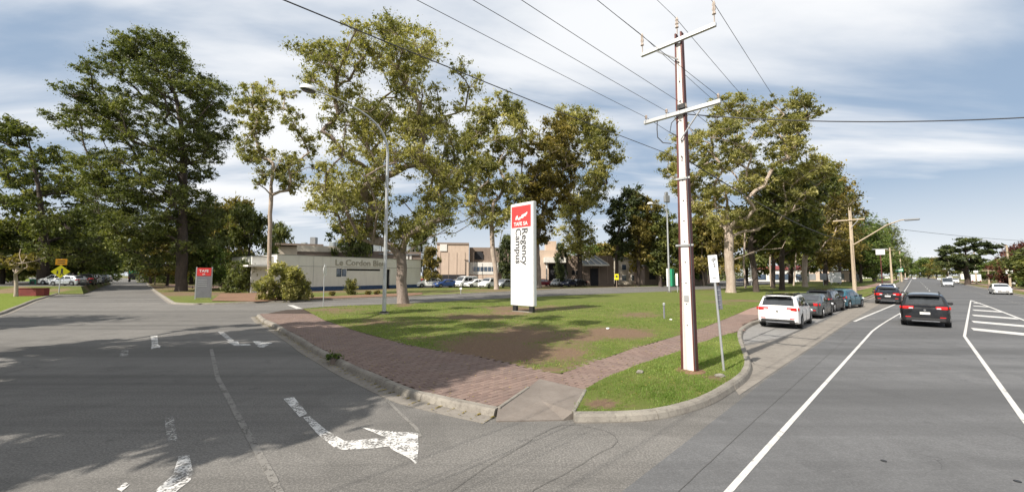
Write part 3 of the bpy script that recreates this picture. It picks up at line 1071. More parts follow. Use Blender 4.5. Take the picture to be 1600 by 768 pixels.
# car parks
sheet('car_park', [G(650, 450.5), G(760, 449), G(880, 446.8), G(960, 445), G(960, 440.5), G(800, 440), G(650, 441.5)], 0.16, M['asphalt_old'])
cpk = [A(x_, 427, y_)[:2] for x_, y_ in ((-60, 60), (128, 60), (143, 72), (158, 92), (170, 118), (100, 118), (-60, 100))]
mb = MB()
out_ = [A(x_, 427, y_)[:2] for x_, y_ in ((-110, 54), (133, 55.5), (147, 70), (162, 92), (175, 122), (90, 126), (-110, 108))]
mb.v = [(x_, y_, .98) for x_, y_ in cpk] + [(x_, y_, .05) for x_, y_ in out_]
mb.f = [(i, (i + 1) % 7, (i + 1) % 7 + 7, i + 7) for i in range(7)]
tag(mb.build('grass_bank', M['far_ground'], recalc=False), kind='structure')
sheet('car_park', cpk, 0.98, M['asphalt_old'])
sheet('car_park', [MN(92, -33), MN(260, -31), MN(260, -48), MN(92, -52)], 0.16, M['asphalt_old'])
# garden bed in front of the white building and the dirt forecourt behind the small sign
sheet('garden_bed', [G(*p, .12) for p in [(330, 470), (400, 471.5), (480, 468), (560, 465), (640, 462), (660, 460), (660, 457), (560, 461), (500, 464), (440, 466), (400, 458), (345, 459)]], 0.175, M['soil'])
sheet('side_path', [G(*p, .12) for p in [(255, 447), (310, 450), (352, 451), (352, 446.5), (300, 446), (262, 444)]], 0.18, M['path_far'])


# ---- road markings
def mark(name, polys, mat, z=0.009, label=None):
    mb = MB()
    for poly in polys:
        n = len(poly)
        tri = geometry.tessellate_polygon([[Vector((p[0], p[1], 0)) for p in poly]])
        o = len(mb.v)
        mb.v += [(p[0], p[1], z) for p in poly]
        for (i, j, k) in tri:
            c = (poly[j][0] - poly[i][0]) * (poly[k][1] - poly[i][1]) - (poly[k][0] - poly[i][0]) * (poly[j][1] - poly[i][1])
            mb.f.append((o + i, o + j, o + k) if c > 0 else (o + i, o + k, o + j))
    return tag(mb.build(name, mat), kind='structure')


def strip(line, w):
    nn = normals(line)
    L = [(p[0] - n[0] * w / 2, p[1] - n[1] * w / 2) for p, n in zip(line, nn)]
    Rr = [(p[0] + n[0] * w / 2, p[1] + n[1] * w / 2) for p, n in zip(line, nn)]
    return [[L[i], Rr[i], Rr[i + 1], L[i + 1]] for i in range(len(line) - 1)]


ln = G(1138, 768)
e0 = MN(-20, -1.75)
mark('lane_line', strip(resample([e0, ln, G(1248, 645), G(1363, 517)], 1.0) + smooth_line([G(1363, 517), G(1378, 506), G(1405, 490)], 1)[1:] + [G(1425, 478)], 0.08), M['mark_good'])
mark('edge_line', strip([G(1335, 502), G(1353, 494), G(1375, 485), G(1399, 475), G(1412, 467)], 0.13), M['mark_good'])
mark('edge_line', strip([MN(50, -0.95), MN(56, -0.9)], 0.12) + strip([MN(62, -0.85), MN(120, -0.4), MN(300, .6)], 0.12), M['mark_good'])
dash = []
for k in range(10):
    a = 62 + k * 12
    dash += strip([MN(a, 1.9 + k * .03), MN(a + 3.5, 1.93 + k * .03)], 0.14)
mark('lane_line', dash, M['mark_good'])
ap, bd_, nr = G(1517, 469), G(1507, 525), G(1600, 655)
mark('median_line', strip([MN(-20, 1.25), nr, bd_, ap], 0.09), M['mark_good'], 0.0095)
mark('median_line', strip([ap, MN(50, 4.25), G(1600, 500), MN(20, 4.5), MN(-20, 4.6)], 0.14), M['mark_good'], 0.0105)
hat = []
for m0 in (19.5, 23, 26.6, 31, 36, 41.5, 47, 52):
    # bars across the painted median, slanted
    def left_n(m):
        return 1.55 + (m - 25.1) / (58.9 - 25.1) * (4.06 - 1.5) if m > 25.1 else 1.45
    n0 = left_n(m0 + 2.0) + .12; n1 = 4.35
    L = max(0, n1 - n0)
    if m0 < 24:
        continue
    w = 1.25
    hat.append([MN(m0 + 1.4, n0), MN(m0 + 1.4 + w, n0), MN(m0 + 1.4 - L * 0.62 + w, n1 - .1), MN(m0 + 1.4 - L * 0.62, n1 - .1)])
mark('median_hatching', hat, M['mark_good'], 0.010)
# far side edge line and a faint one of the parking lane
mark('edge_line', strip([MN(-20, 6.7), G(1600, 476), G(1540, 460.5), MN(110, 6.3), MN(300, 6.6)], 0.1), M['mark_faint'])


def P(l):
    return [G(x, y) for x, y in l]


# the near turning arrow
mark('turn_arrow', [P([(443, 623), (459, 620), (481, 646), (468, 651)]), P([(474, 652), (484, 650), (510, 672), (539, 689), (536, 703), (522, 699), (496, 678)]),
                    P([(539, 689), (585, 685), (606, 685), (608, 697), (585, 700), (536, 703)]),
                    P([(563, 667), (600, 673), (653, 676), (654, 700), (651, 727), (640, 716), (612, 702), (608, 697), (606, 685), (585, 676)])], M['mark'], 0.008)
# second arrow, further up
mark('turn_arrow', [P([(340, 518), (349, 518), (366, 532), (359, 534)]), P([(353, 533), (372, 533), (374, 537), (392, 537), (392, 539), (366, 540)]), P([(394, 532), (426, 535), (411, 543), (404, 542)])], M['mark'], 0.008)
# worn through arrow on the left
mark('worn_arrow', [P([(235, 524), (246, 524), (247, 537), (251, 541), (250, 543), (236, 545), (237, 537)])], M['mark'], 0.008)
mark('worn_arrow', [P([(190, 547), (200, 545), (201, 556), (186, 558)])], M['mark_faint'], 0.008)
mark('lane_arrow', [P([(257, 651), (271, 650), (275, 672), (278, 690), (262, 692), (259, 672)])], M['mark_faint'], 0.008)
mark('lane_arrow', [P([(279, 713), (296, 711), (301, 735), (298, 750), (276, 767), (262, 790), (250, 800), (244, 765), (270, 742)])], M['mark'], 0.008)
mark('lane_arrow', [P([(182, 764), (196, 753), (203, 757), (190, 768)])], M['mark'], 0.008)
mark('worn_line', [q for q in strip(P([(330, 545), (340, 590), (352, 612), (372, 650), (400, 700), (425, 745), (445, 790)]), 0.10)], M['mark_ghost'], 0.007)
mark('worn_line', [q for q in strip(P([(600, 620), (625, 645), (650, 668), (657, 682)]), 0.06)], M['mark_ghost'], 0.007)
mark('give_way_line', [P([(449, 476.3), (458, 476.3), (472, 481.5), (463, 482)])], M['mark_good'], 0.008)
# bicycle symbol as thin worn strokes
bk = []
bc = Vector((*G(1355, 498), 0))
for cx in (-0.62, 0.62):
    pts = [(bc.x + RT * (cx + .45 * math.cos(t)) * 1.0 + RT * .30 * math.sin(t), bc.y + RT * (cx + .45 * math.cos(t)) - RT * .30 * math.sin(t)) for t in np.linspace(0, 2 * math.pi, 15)]
    bk += strip(pts, 0.07)
for a, b in (((-.62, 0), (-.1, -.35)), ((-.1, -.35), (.5, -.3)), ((.5, -.3), (0, .05)), ((0, .05), (-.62, 0)), ((.62, 0), (.45, -.5))):
    bk += strip([(bc.x + RT * a[0] + RT * a[1], bc.y + RT * a[0] - RT * a[1]), (bc.x + RT * b[0] + RT * b[1], bc.y + RT * b[0] - RT * b[1])], 0.07)
mark('bicycle_symbol', bk, M['mark_faint'], 0.0085)
# tar joints and cracks
def wob(l, a=0.05, step=.25):
    q = resample(l, step); rr = random.Random(3)
    return [(x + rr.uniform(-a, a), y + rr.uniform(-a, a)) for x, y in q]


cr = strip(wob(P([(790, 820), (840, 762), (890, 735), (930, 712), (962, 694), (966, 685), (955, 675), (900, 664), (880, 664), (850, 674), (800, 706), (760, 730), (700, 770)]), .02), 0.007)
cr += strip(wob(P([(1165, 552), (1178, 569), (1196, 573), (1218, 577)]), .02), 0.02)
cr += strip(wob([MN(-6, -2.1), MN(8, -2.08), MN(24, -1.9)], .004), 0.006)
cr += strip(wob([MN(17, -4.6), MN(30, -4.75), MN(46, -4.7)], .01), 0.02)
mark('tar_crack', cr, M['crackseal'], 0.0122)
# iron covers set in the seal
for (px, py, r) in ((1381, 720, .03), (1590, 752, .03), (1213, 525, .0)):
    if r:
        x, y = G(px, py)
        mb = MB().lathe([(r * 1.2, -.01), (r * 1.2, .012), (r * .9, .014)], 10, (0, 0, 0)); tag(mb.build('road_stud', M['black'], loc=(x, y, 0)), kind='structure')

# ---- grass blades
def blades(name, polys, regions, seed):
    rr = np.random.default_rng(seed)
    X, Y, Hh = [], [], []
    for (poly, (d0, d1), dens, h) in regions:
        xs = [p[0] for p in poly]; ys = [p[1] for p in poly]
        x0, x1, y0, y1 = min(xs), max(xs), max(min(ys), d0), min(max(ys), d1)
        if y1 <= y0: continue
        x0 = max(x0, -y1 * 1.35); x1 = min(x1, y1 * 1.35)
        n = int((x1 - x0) * (y1 - y0) * dens)
        x = rr.uniform(x0, x1, n); y = rr.uniform(y0, y1, n)
        k = inside(poly, x, y)
        x, y = x[k], y[k]
        d, dz = dirt_fn(x, y)
        keep = rr.random(len(x)) > (d * 1.7 + (fbm(x, y, 1.6, 2) - .5) * 1.0)
        X.append(x[keep]); Y.append(y[keep]); Hh.append(np.full(keep.sum(), h) * (0.6 + 1.0 * fbm(x[keep], y[keep], .9, 12)))
    x = np.concatenate(X); y = np.concatenate(Y); h = np.concatenate(Hh)
    nb = 3
    x = np.repeat(x, nb) + rr.normal(0, .02, len(x) * nb); y = np.repeat(y, nb) + rr.normal(0, .02, len(y) * nb); h = np.repeat(h, nb) * rr.uniform(.5, 1.2, len(h) * nb)
    n = len(x)
    a = rr.uniform(0, 2 * np.pi, n); w = h * .09 + 0.004
    lean = rr.uniform(.1, .8, n) * h; b = rr.uniform(0, 2 * np.pi, n)
    z0 = 0.118
    V = np.zeros((n, 3, 3), np.float32)
    V[:, 0] = np.stack([x - np.cos(a) * w, y - np.sin(a) * w, np.full(n, z0)], 1)
    V[:, 1] = np.stack([x + np.cos(a) * w, y + np.sin(a) * w, np.full(n, z0)], 1)
    V[:, 2] = np.stack([x + np.cos(b) * lean, y + np.sin(b) * lean, z0 + h], 1)
    me = bpy.data.meshes.new(name)
    me.vertices.add(n * 3); me.vertices.foreach_set('co', V.ravel())
    me.loops.add(n * 3); me.loops.foreach_set('vertex_index', np.arange(n * 3, dtype=np.int32))
    me.polygons.add(n); me.polygons.foreach_set('loop_start', np.arange(0, n * 3, 3, dtype=np.int32)); me.polygons.foreach_set('loop_total', np.full(n, 3, dtype=np.int32))
    me.update()
    t = np.clip(0.12 + 1.1 * (fbm(x, y, .5, 41) - .1) + rr.normal(0, .16, n), 0, 1).astype(np.float32)
    at = me.attributes.new('tint', 'FLOAT', 'FACE'); at.data.foreach_set('value', t)
    me.materials.append(M['grass_blade'])
    o = bpy.data.objects.new(name, me); C.objects.link(o)
    return o


l1_poly = l1n
tag(blades('grass', None, [(l2, (5, 16), 520, .052), (l2, (16, 26), 170, .06), (l1_poly, (8, 16), 260, .052), (l1_poly, (16, 24), 100, .062), (l1_poly, (24, 36), 30, .08)], 4), 'short green grass of the corner lawns', 'grass', kind='stuff')
print('pavers', len(cand))


# litter: leaves and bark bits lying on the island
def litter():
    rr = np.random.default_rng(8)
    mb = MB(); t = []
    n = 4200
    x = rr.uniform(-14, 10, n); y = rr.uniform(7.2, 26, n)
    ok = inside(isl, x, y)
    gx = np.array([p[0] for p in K_L]); gy = np.array([p[1] for p in K_L])
    kk = rr.integers(0, len(K_L), 900); dn = normals(K_L)
    off = np.abs(rr.normal(0, .12, 900)) + .2
    ex = gx[kk] + np.array([d[0] for d in dn])[kk] * off; ey = gy[kk] + np.array([d[1] for d in dn])[kk] * off
    allp = [(a, b, .138) for a, b in zip(x[ok], y[ok])] + [(a, b, .022) for a, b in zip(ex, ey)]
    for a, b, zz in allp:
        s = rr.uniform(.012, .04); an = rr.uniform(0, 6.28); c, q = math.cos(an) * s, math.sin(an) * s
        z = zz + rr.uniform(0, .012)
        mb.add([(a - c, b - q, z), (a + q * .4, b - c * .4, z + .008), (a + c, b + q, z + .004), (a - q * .4, b + c * .4, z + .01)], [(0, 1, 2, 3)])
        t.append(rr.uniform(.3, 1))
    o = mb.build('leaf_litter', M['leaf_olive'])
    at = o.data.attributes.new('tint', 'FLOAT', 'FACE'); at.data.foreach_set('value', t)
    tag(o, 'brown fallen leaves scattered on the lawn and the brick path', 'leaves', kind='stuff')


litter()

# ================================================================== TREES
def leaves_mesh(name, cen, rad, n, size, mat, parent, seed, hang=0.3, flat=0.65, aspect=0.42, tintb=None):
    """n leaves (one quad each) scattered round the clump centres"""
    rr = np.random.default_rng(seed)
    cen = np.asarray(cen, np.float32); rad = np.asarray(rad, np.float32)
    w = rad ** 2; w = w / w.sum()
    k = rr.choice(len(cen), n, p=w)
    d = rr.normal(0, 1, (n, 3)); d /= np.linalg.norm(d, axis=1)[:, None]
    r = np.minimum(np.abs(rr.normal(0, .8, n)), 1.9)
    d = d * r[:, None] * rad[k][:, None]; d[:, 2] *= flat
    c = cen[k] + d
    # long axis
    ax = rr.normal(0, 1, (n, 3)); ax[:, 2] -= hang * 2.0; ax /= np.linalg.norm(ax, axis=1)[:, None]
    nr = rr.normal(0, .8, (n, 3)) + np.array([0, 0, .7]); nr -= ax * (nr * ax).sum(1)[:, None]; nr /= np.linalg.norm(nr, axis=1)[:, None]
    bx = np.cross(ax, nr)
    L = size * np.clip(np.exp(rr.normal(0, .38, n)), .4, 2.2); Wd = L * aspect * rr.uniform(.7, 1.3, n)
    V = np.zeros((n, 4, 3), np.float32)
    V[:, 0] = c - ax * (L / 2)[:, None]
    V[:, 1] = c + bx * (Wd / 2)[:, None] + nr * (L * .08)[:, None]
    V[:, 2] = c + ax * (L / 2)[:, None]
    V[:, 3] = c - bx * (Wd / 2)[:, None] + nr * (L * .08)[:, None]
    me = bpy.data.meshes.new(name)
    me.vertices.add(n * 4); me.vertices.foreach_set('co', V.ravel())
    me.loops.add(n * 4); me.loops.foreach_set('vertex_index', np.arange(n * 4, dtype=np.int32))
    me.polygons.add(n); me.polygons.foreach_set('loop_start', np.arange(0, n * 4, 4, dtype=np.int32)); me.polygons.foreach_set('loop_total', np.full(n, 4, dtype=np.int32))
    me.update()
    base = rr.uniform(.15, .75, len(cen)) if tintb is None else tintb
    t = np.clip(base[k] + rr.normal(0, .17, n), 0, 1).astype(np.float32)
    at = me.attributes.new('tint', 'FLOAT', 'FACE'); at.data.foreach_set('value', t)
    me.materials.append(mat)
    o = bpy.data.objects.new(name, me); C.objects.link(o); o.parent = parent
    return o


def make_tree(name, base, pads, trunk, r0, leaf, bark, seed, nleaf=20000, lsize=0.25, rtip=0.018, sub=7, spread=1.2, hang=.3, flat=.8, bare=(), nsides=7, clump=.36, aspect=.42):
    """pads: array (n,4) local x,y,z,radius; trunk: local points from the ground up; returns root"""
    rr = np.random.default_rng(seed)
    root = empty(name, base)
    pos = []; par = []
    tp = [Vector(p) for p in trunk]
    # densify trunk
    pos.append(tp[0]); par.append(-1)
    for a, b in zip(tp[:-1], tp[1:]):
        k = max(1, int((b - a).length / 1.0))
        for i in range(1, k + 1):
            q = a.lerp(b, i / k) + Vector((rr.normal(0, .05), rr.normal(0, .05), 0)) * min(1, r0 * 2)
            pos.append(q); par.append(len(pos) - 2)
    ntr = len(pos)
    minz = tp[-1].z * 0.35 if len(tp) > 1 else 0
    pads = np.asarray(pads, float)
    top = tp[-1]
    order = np.argsort([min((Vector(p[:3]) - q).length for q in pos[ntr // 3:ntr]) for p in pads])
    ends = []
    zcen = float(np.mean(pads[:, 2])) if len(pads) else 0
    for i in order:
        p = Vector(pads[i][:3]); r = pads[i][3]
        tgt = p - Vector((0, 0, r * .3))
        best, bc = 0, 1e9
        for j, q in enumerate(pos):
            if j < ntr and q.z < minz * .6 and ntr > 3:
                continue
            d = tgt - q
            hd = math.hypot(d.x, d.y)
            c = d.length
            rise = d.z - 0.35 * hd
            if rise < 0:
                c += -rise * 1.8
            if j < ntr:
                c *= 0.9
            if c < bc:
                bc, best = c, j
        q = pos[best]
        d = tgt - q; L = d.length
        if L < .3:
            ends.append((best, i)); continue
        k = max(2, int(L / 0.9))
        # leave upward then bend out, with a little waviness
        prev = best
        updir = Vector((0, 0, 1)) * L * 0.14
        wv = Vector(rr.normal(0, 1, 3)) * L * 0.028
        for s in range(1, k + 1):
            t = s / k
            pt = q.lerp(tgt, t) + updir * math.sin(math.pi * t) * .6 + wv * math.sin(2 * math.pi * t) + Vector(rr.normal(0, .04, 3)) * min(1, L * .2)
            if s == k: pt = tgt
            pos.append(pt); par.append(prev); prev = len(pos) - 1
        ends.append((prev, i))
    # twigs and clumps
    cen, rad, tint = [], [], []
    for (e, i) in ends:
        x, y, z, r = pads[i]
        b = rr.uniform(.12, .62)
        for s in range(sub):
            v = rr.normal(0, 1, 3); v /= np.linalg.norm(v)
            v *= r * rr.random() ** .4 * spread
            c = Vector((x + v[0], y + v[1], z + v[2] * flat))
            q = pos[e]
            mid = q.lerp(c, .5) + Vector(rr.normal(0, .06, 3)) * r + Vector((0, 0, r * .08))
            pos.append(mid); par.append(e); pos.append(c); par.append(len(pos) - 2)
            cen.append(tuple(c)); rad.append(r * clump * rr.uniform(.7, 1.3)); tint.append(np.clip(b + rr.normal(0, .1), 0, 1))
    for line in bare:
        # explicit bare limbs: list of local points starting near the trunk
        q0 = Vector(line[0]); j = min(range(ntr), key=lambda a: (pos[a] - q0).length); prev = j
        for pt in line[1:]:
            a = pos[prev]; pt = Vector(pt); k = max(1, int((pt - a).length / .8))
            for s in range(1, k + 1):
                pos.append(a.lerp(pt, s / k) + Vector(rr.normal(0, .06, 3))); par.append(prev); prev = len(pos) - 1
        e = prev
        for s in range(5):
            v = Vector(rr.normal(0, 1, 3)); v.z = abs(v.z) * .6; v = v.normalized() * rr.uniform(1, 2.2)
            pos.append(pos[e] + v * .5 + Vector(rr.normal(0, .1, 3))); par.append(e); pos.append(pos[e] + v); par.append(len(pos) - 2)
    # pipe model
    n = len(pos); cnt = [0] * n
    hasch = [False] * n
    for i in range(n):
        if par[i] >= 0: hasch[par[i]] = True
    for i in range(n):
        if not hasch[i]: cnt[i] = 1
    for i in range(n - 1, 0, -1):
        cnt[par[i]] += cnt[i]
    tot = max(2, cnt[0]); ex = math.log(r0 / rtip) / math.log(tot)
    rad_ = [rtip * max(1, c) ** ex for c in cnt]
    # trunk flare
    ch = [[] for _ in range(n)]
    for i in range(1, n): ch[par[i]].append(i)
    mb = MB(); small = MB()
    stack = [(0, None)]
    while stack:
        s, pr = stack.pop()
        chain = [s]
        while ch[chain[-1]]:
            c = sorted(ch[chain[-1]], key=lambda a: -cnt[a])
            for o_ in c[1:]: stack.append((o_, chain[-1]))
            chain.append(c[0])
        pts = [pos[a] for a in chain]; rs = [rad_[a] for a in chain]
        if pr is not None:
            pts = [pos[pr]] + pts; rs = [min(rs[0] * 1.15, rad_[pr])] + rs
        if s == 0:
            pts = [pts[0] - Vector((0, 0, .3)), pts[0] + Vector((0, 0, .02)), pts[0].lerp(pts[1], .35)] + pts[1:]
            rs = [r0 * 1.4, r0 * 1.25, r0 * 1.08] + rs[1:]
        if len(pts) < 2: continue
        big = rs[0] > .08
        mb.tube(pts, rs, nsides + 3 if s == 0 else (nsides if big else (4 if rs[0] > .035 else 3)), cap=False)
    mb.build('trunk', bark, root, smooth=True)
    if len(cen) and nleaf:
        leaves_mesh('crown', cen, rad, nleaf, lsize, leaf, root, seed + 1, hang, flat, aspect, np.array(tint))
    return root


def prof_pads(prof, Y, base, size_px, n, seed, depth=.8, ysh=0.0, shell=.3, mind=.55):
    """pads inside a crown whose outline is given as rows (photo y, left x, right x) at the tree's distance"""
    rr = np.random.default_rng(seed)
    rows = []
    for (py, xl, xr) in prof:
        a = A(xl, py, Y); b = A(xr, py, Y)
        rows.append((a[2], a[0] - base[0], b[0] - base[0]))
    rows.sort()
    zs = [r[0] for r in rows]; ls = [r[1] for r in rows]; rs = [r[2] for r in rows]
    sz = size_px * Y / F
    out = []; tries = 0
    while len(out) < n and tries < n * 60:
        tries += 1
        z = rr.uniform(zs[0], zs[-1])
        l = np.interp(z, zs, ls); r = np.interp(z, zs, rs)
        wmax = max(b - a for a, b in zip(ls, rs))
        if rr.random() > (r - l) / wmax + .05: continue
        c = (l + r) / 2; hw = (r - l) / 2
        q = rr.uniform(.5, 1.1) * sz
        q = min(q, max(hw * .8, sz * .35))
        a = rr.uniform(0, 2 * math.pi); rad = (shell + (1 - shell) * rr.random() ** .5)
        hx = max(hw - q * .8, .1)
        x = c + math.cos(a) * rad * hx; y = math.sin(a) * rad * hx * depth + ysh
        zz = min(max(z, zs[0] + q * .3), zs[-1] - q * .55)
        if any((x - o[0]) ** 2 + (y - o[1]) ** 2 + (zz - o[2]) ** 2 < (mind * (q + o[3]) * .5) ** 2 for o in out): continue
        out.append((x, y, zz, q))
    return out


def trunk_pts(pxs, Y, base, lean_y=0.0):
    out = [(0, 0, 0)]
    for i, (px, py) in enumerate(pxs):
        a = A(px, py, Y)
        out.append((a[0] - base[0], lean_y * (i + 1), a[2] - base[2]))
    return out


TREES = []


def tree_px(name, label, basepx, prof, tr, r0, leaf, bark, seed, size=22, n=30, zb=.1, Y=None, group=None, **kw):
    if Y is None:
        x, y = G(*basepx, zb)
    else:
        a = A(basepx[0], basepx[1], Y); x, y = a[0], Y
    base = (x, y, zb)
    dk = {k: kw.pop(k) for k in ('depth', 'ysh', 'shell', 'mind') if k in kw}
    pads = [(a, b, c - zb, d) for a, b, c, d in prof_pads(prof, y, base, size, n, seed, **dk)]
    bare = kw.pop('bare_px', [])
    bl = []
    for line in bare:
        bl.append([(A(px, py, y)[0] - x, dy, A(px, py, y)[2] - zb) for px, py, dy in line])
    t = make_tree(name, base, pads, trunk_pts(tr, y, base), r0, M[leaf], M[bark], seed, bare=bl, **kw)
    tag(t, label, 'tree', group)
    return t


Q = 1.0
# --- the large trees the picture is built round
tree_px('gum_tree', 'tall spreading gum with a forked pale trunk right behind the first street lamp', (630, 474),
        [(38, 590, 650), (60, 555, 695), (85, 500, 705), (110, 468, 735), (135, 465, 752), (170, 470, 755), (205, 490, 735), (240, 500, 745), (280, 480, 760), (320, 475, 750), (355, 495, 720), (378, 560, 690)],
        [(628, 440), (627, 400), (630, 372)], .46, 'leaf_gum', 'bark_grey', 101, size=27, n=150, nleaf=int(150000 * Q), lsize=.18, sub=14, clump=.34, depth=.85, mind=.5, shell=.12,
        bare_px=[[(640, 400, 0), (655, 380, .5), (690, 360, 1), (735, 335, 1.5)], [(640, 390, 0), (675, 372, -1), (715, 365, -1.5), (742, 350, -2)], [(640, 380, 0), (680, 340, -.5), (720, 325, -.5), (760, 318, 0)]])
tree_px('she_oak', 'huge dark spreading tree with a thick trunk on the corner beside the left road', (283, 455),
        [(62, 205, 285), (85, 180, 310), (110, 165, 330), (130, 130, 358), (155, 132, 372), (190, 95, 370), (215, 118, 352), (245, 125, 335), (265, 135, 348), (300, 125, 350), (335, 135, 348), (365, 160, 340), (395, 185, 330), (415, 215, 318)],
        [(284, 400), (285, 340), (287, 270), (284, 200), (270, 130)], .75, 'leaf_dark', 'bark_dark', 202, size=20, n=320, nleaf=int(265000 * Q), lsize=.26, sub=11, flat=.6, clump=.36, depth=.8, hang=.2, shell=.15)
tree_px('gum_tree', 'slender pale-trunked gum with an open crown rising behind the big bush', (420, 463),
        [(108, 382, 440), (125, 362, 462), (150, 365, 470), (180, 358, 490), (210, 365, 500), (240, 372, 505), (270, 385, 500), (300, 395, 455)],
        [(421, 420), (422, 350), (424, 290), (427, 255)], .23, 'leaf_gum', 'bark_pale', 303, size=17, n=44, nleaf=int(30000 * Q), lsize=.23, sub=9, clump=.34)
tree_px('gum_tree', 'gum with twin pale trunks standing just left of the tall campus sign', (776, 452),
        [(152, 768, 808), (175, 742, 828), (200, 715, 832), (235, 700, 835), (270, 695, 835), (305, 700, 830), (335, 720, 825), (352, 745, 815)],
        [(774, 420), (770, 390), (768, 350), (770, 320)], .42, 'leaf_gum', 'bark_pale', 404, size=20, n=64, nleaf=int(52000 * Q), lsize=.38, sub=10, clump=.36,
        bare_px=[[(774, 425, 0), (780, 400, .4), (782, 370, .8), (792, 335, 1)]])
tree_px('gum_tree', 'broad dark gum with a dark trunk right of the tall campus sign', (905, 447),
        [(175, 872, 925), (195, 845, 955), (225, 832, 975), (255, 828, 978), (285, 850, 968), (310, 860, 955), (345, 860, 945), (375, 868, 940), (400, 880, 935)],
        [(906, 420), (905, 380), (903, 330), (900, 300)], .55, 'leaf_gum', 'bark_dark', 505, size=19, n=90, nleaf=int(60000 * Q), lsize=.42, sub=10, clump=.38)
tree_px('gum_tree', 'dense olive gum with a leaning pale limb directly behind the tall campus sign', (842, 450),
        [(185, 850, 885), (215, 820, 905), (250, 800, 915), (290, 800, 905), (330, 805, 880), (360, 812, 868), (385, 815, 860)],
        [(841, 420), (838, 380), (845, 345), (856, 310)], .5, 'leaf_olive', 'bark_grey', 606, size=18, n=60, nleaf=int(42000 * Q), lsize=.42, sub=10, clump=.38)
tree_px('gum_tree', 'flat-topped gum with smooth pale trunk and long low limb, right of the big power pole', (1142, 457),
        [(163, 1085, 1175), (180, 1050, 1270), (205, 1045, 1285), (235, 1030, 1292), (262, 1035, 1288), (290, 1050, 1280), (315, 1065, 1265), (340, 1085, 1240), (360, 1100, 1190)],
        [(1140, 420), (1139, 385), (1137, 345), (1136, 325)], .62, 'leaf_gum', 'bark_pale', 707, size=19, n=125, nleaf=int(110000 * Q), lsize=.28, sub=11, clump=.36, flat=.6,
        bare_px=[[(1140, 405, 0), (1160, 400, -.5), (1185, 388, -1), (1200, 372, -1.2), (1228, 350, -1)], [(1140, 408, 0), (1185, 390, -1), (1215, 388, -1), (1222, 370, -1)], [(1140, 345, 0), (1118, 320, 1), (1090, 300, 1.5), (1070, 295, 2)]])
tree_px('conifer', 'tall dark tree on the left verge beyond the red block', (67, 452),
        [(190, 5, 50), (212, -20, 75), (240, -60, 105), (270, -60, 135), (300, -60, 140), (330, -60, 152), (360, -60, 165), (390, -60, 170), (412, -60, 165)],
        [(68, 400), (66, 350), (60, 290), (45, 220)], .8, 'leaf_dark', 'bark_dark', 808, size=20, n=130, nleaf=int(72000 * Q), lsize=.42, sub=10, flat=.6, clump=.4)
tree_px('crooked_tree', 'small crooked pale-branched tree standing on the bright lawn by the red block', (25, 463),
        [(395, -15, 45), (405, -30, 60), (418, -25, 50)], [(25, 445), (24, 428)], .17, 'leaf_olive', 'bark_pale', 809, size=11, n=12, nleaf=2500, lsize=.35, sub=5, rtip=.03,
        bare_px=[[(25, 430, 0), (10, 415, .5), (-5, 408, 1)], [(25, 430, 0), (42, 418, -.5), (52, 412, -1)]])
tree_px('pine_tree', 'narrow dark pine with a yellow notice on its trunk in front of the brown hall', (963, 447),
        [(285, 968, 988), (305, 955, 1005), (330, 948, 1010), (360, 945, 1005), (385, 950, 990), (405, 955, 975)], [(964, 400), (968, 340), (975, 300)], .42, 'leaf_pine', 'bark_dark', 901, size=14, n=34, nleaf=16000, lsize=.5, sub=7)
tree_px('gum_tree', 'slim dark gum between the yellow-marked pine and the second street lamp', (997, 447),
        [(300, 985, 1010), (325, 975, 1032), (355, 975, 1035), (385, 980, 1030), (405, 985, 1020)], [(998, 400), (1000, 350), (998, 315)], .42, 'leaf_olive', 'bark_dark', 902, size=15, n=32, nleaf=15000, lsize=.5, sub=7)
tree_px('pine_tree', 'dark tree immediately left of the second street lamp', (1032, 447),
        [(330, 1015, 1040), (350, 1005, 1060), (380, 1005, 1065), (410, 1010, 1060), (430, 1015, 1055)], [(1032, 400), (1032, 350)], .4, 'leaf_dark', 'bark_dark', 903, size=16, n=30, nleaf=15000, lsize=.5, sub=7)
tree_px('weeping_tree', 'green weeping tree between the second street lamp and the big power pole', (1075, 445),
        [(345, 1065, 1085), (365, 1045, 1110), (395, 1042, 1115), (425, 1048, 1112)], [(1075, 410), (1075, 370)], .35, 'leaf_green', 'bark_dark', 904, size=15, n=30, nleaf=16000, lsize=.5, sub=7, hang=.8)
tree_px('gum_tree', 'brown-leafed tree showing left of the pale trunk of the flat-topped gum', (1108, 443),
        [(320, 1085, 1130), (345, 1075, 1150), (380, 1075, 1155), (415, 1080, 1150)], [(1108, 400), (1110, 350)], .35, 'leaf_olive', 'bark_dark', 905, size=16, n=30, nleaf=14000, lsize=.6, sub=7)

